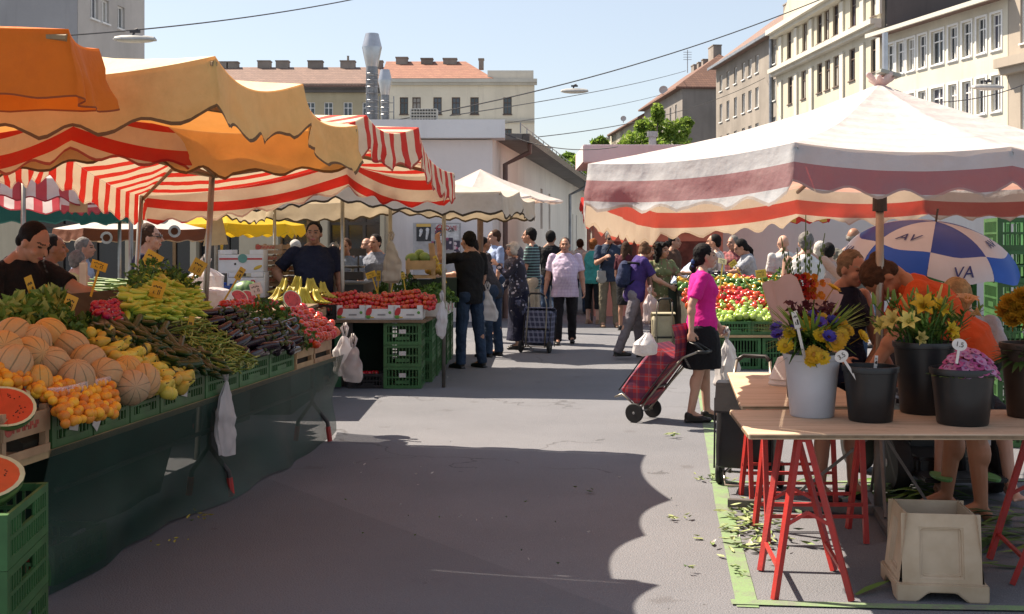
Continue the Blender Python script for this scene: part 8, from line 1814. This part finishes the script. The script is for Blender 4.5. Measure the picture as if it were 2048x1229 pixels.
for k in range(110):
    p = gp(rr.gauss(1815, 45), rr.gauss(985, 12)) if k < 60 else gp(rr.gauss(2000, 40), rr.gauss(1080, 22)); a = rr.gauss(0, .5) + (math.pi if rr.random() < .5 else 0); blade(mb, p + Vector((0, 0, rr.uniform(.01, .08))), (math.cos(a), math.sin(a), rr.uniform(0, .3)), rr.uniform(.15, .4), .02, .35, rr, rr.choice((0, 0, 2, 2, 1)))
for p in range(len(mb.v)):
    if mb.v[p][2] < .006: mb.v[p] = (mb.v[p][0], mb.v[p][1], .006 + .0001 * (p % 30))
stuff(mb, 'cut_leaves', HERB, 'long cut flower leaves lying on the ground behind the beige bin', 'leaves')
mb = MB(); blade(mb, gp(1712, 1195) + Vector((0, 0, .012)), (.6, .5, .12), .28, .02, .1, rr, 1); tag(mb.build('cut_leaf', HERB), 'single long pale leaf lying left of the beige bin', 'leaf')
m = MB(); m.ell(gp(1651, 1000) + Vector((0, 0, .035)), (.045, .03, .03), nu=9, nv=6); m.ell(gp(1664, 1003) + Vector((0, 0, .02)), (.03, .025, .02), nu=8, nv=5); tag(m.build('crumpled_paper', PW), 'crumpled white scrap on the ground behind the red trestle', 'litter')
m = MB(); q = at(167, 562, 8.7); m.box((q.x, q.y, .715), (.05, .03, 1.43)); tag(m.build('wooden_post', M('pale_post', (.6, .5, .38), .7, .15, 10)), 'pale wooden crate post standing among the produce in front of the yellow top', 'post')
m = MB(); c = at(60, 590, 8.9)
mb = MB()
for k in range(14): put(YM, 'yellow_melon', at(150 + (k % 5) * 11, 578 + (k // 5) * 8, 9.4 + .05 * (k % 3)), rot3(rr), 'yellow melon in the far row behind the vendor\'s hand', 'melon', 'yellow melons behind the vendor', 1.0)
# lettering on the vendor's shirt
q = PV['chest']; f_ = PV['fwd']; r_ = Vector((f_.y, -f_.x, 0)); n_ = (f_ * .97 + Vector((0, 0, -.24))).normalized(); u_ = r_.cross(f_)
u2 = (Vector((0, 0, 1)) - n_ * n_.z).normalized(); rgt = u2.cross(n_)
for s_, off, mt in (('2', -.035, M('print_red_white', (.55, .25, .25), .7, .1)), ('U', .04, PW)):
    o = xform(text_mb(s_, .1), Matrix.Translation(q + n_ * .004 + rgt * off + rgt * -.0 + Vector((0, 0, -.04))) @ Matrix((rgt, u2, n_)).transposed().to_4x4()).build('shirt_print', mt, PV['t']); o.matrix_parent_inverse = Matrix.Rotation(-PV['t'].rotation_euler.z, 4, 'Z')

# counters behind the long stall, carrying the goods seen over it
for nm_, poly in (('dark cloth-covered counter behind the pointed peppers carrying the onions and white bags', [(-3.75, 9.15), (-2.62, 9.15), (-2.3, 10.75), (-3.0, 10.75), (-3.75, 10.2)]), ('dark cloth-covered counter carrying the cut watermelons', [(-2.95, 10.95), (-2.0, 10.95), (-2.0, 12.4), (-2.95, 12.4)])):
    t = thing('counter', (poly[0][0], poly[0][1], 0), nm_, 'counter'); m = MB(); m.prism(poly, .915, .945); m.build('top', BOARD, t); m = MB(); cx_ = sum(p[0] for p in poly) / len(poly); cy_ = sum(p[1] for p in poly) / len(poly); m.prism([(cx_ + (p[0] - cx_) * .95, cy_ + (p[1] - cy_) * .95) for p in poly], 0, .913); m.build('cloth_skirt', M('counter_cloth', (.02, .045, .035), .85, .3, 4), t)
crate(.4, .3, .17, (-3.38, 9.48, .947), R(8), 'green crate under the small yellow melons behind the vendor'); crate(.44, .36, .13, (-3.02, 9.42, .947), R(8), 'green crate under the bundled spring onions')
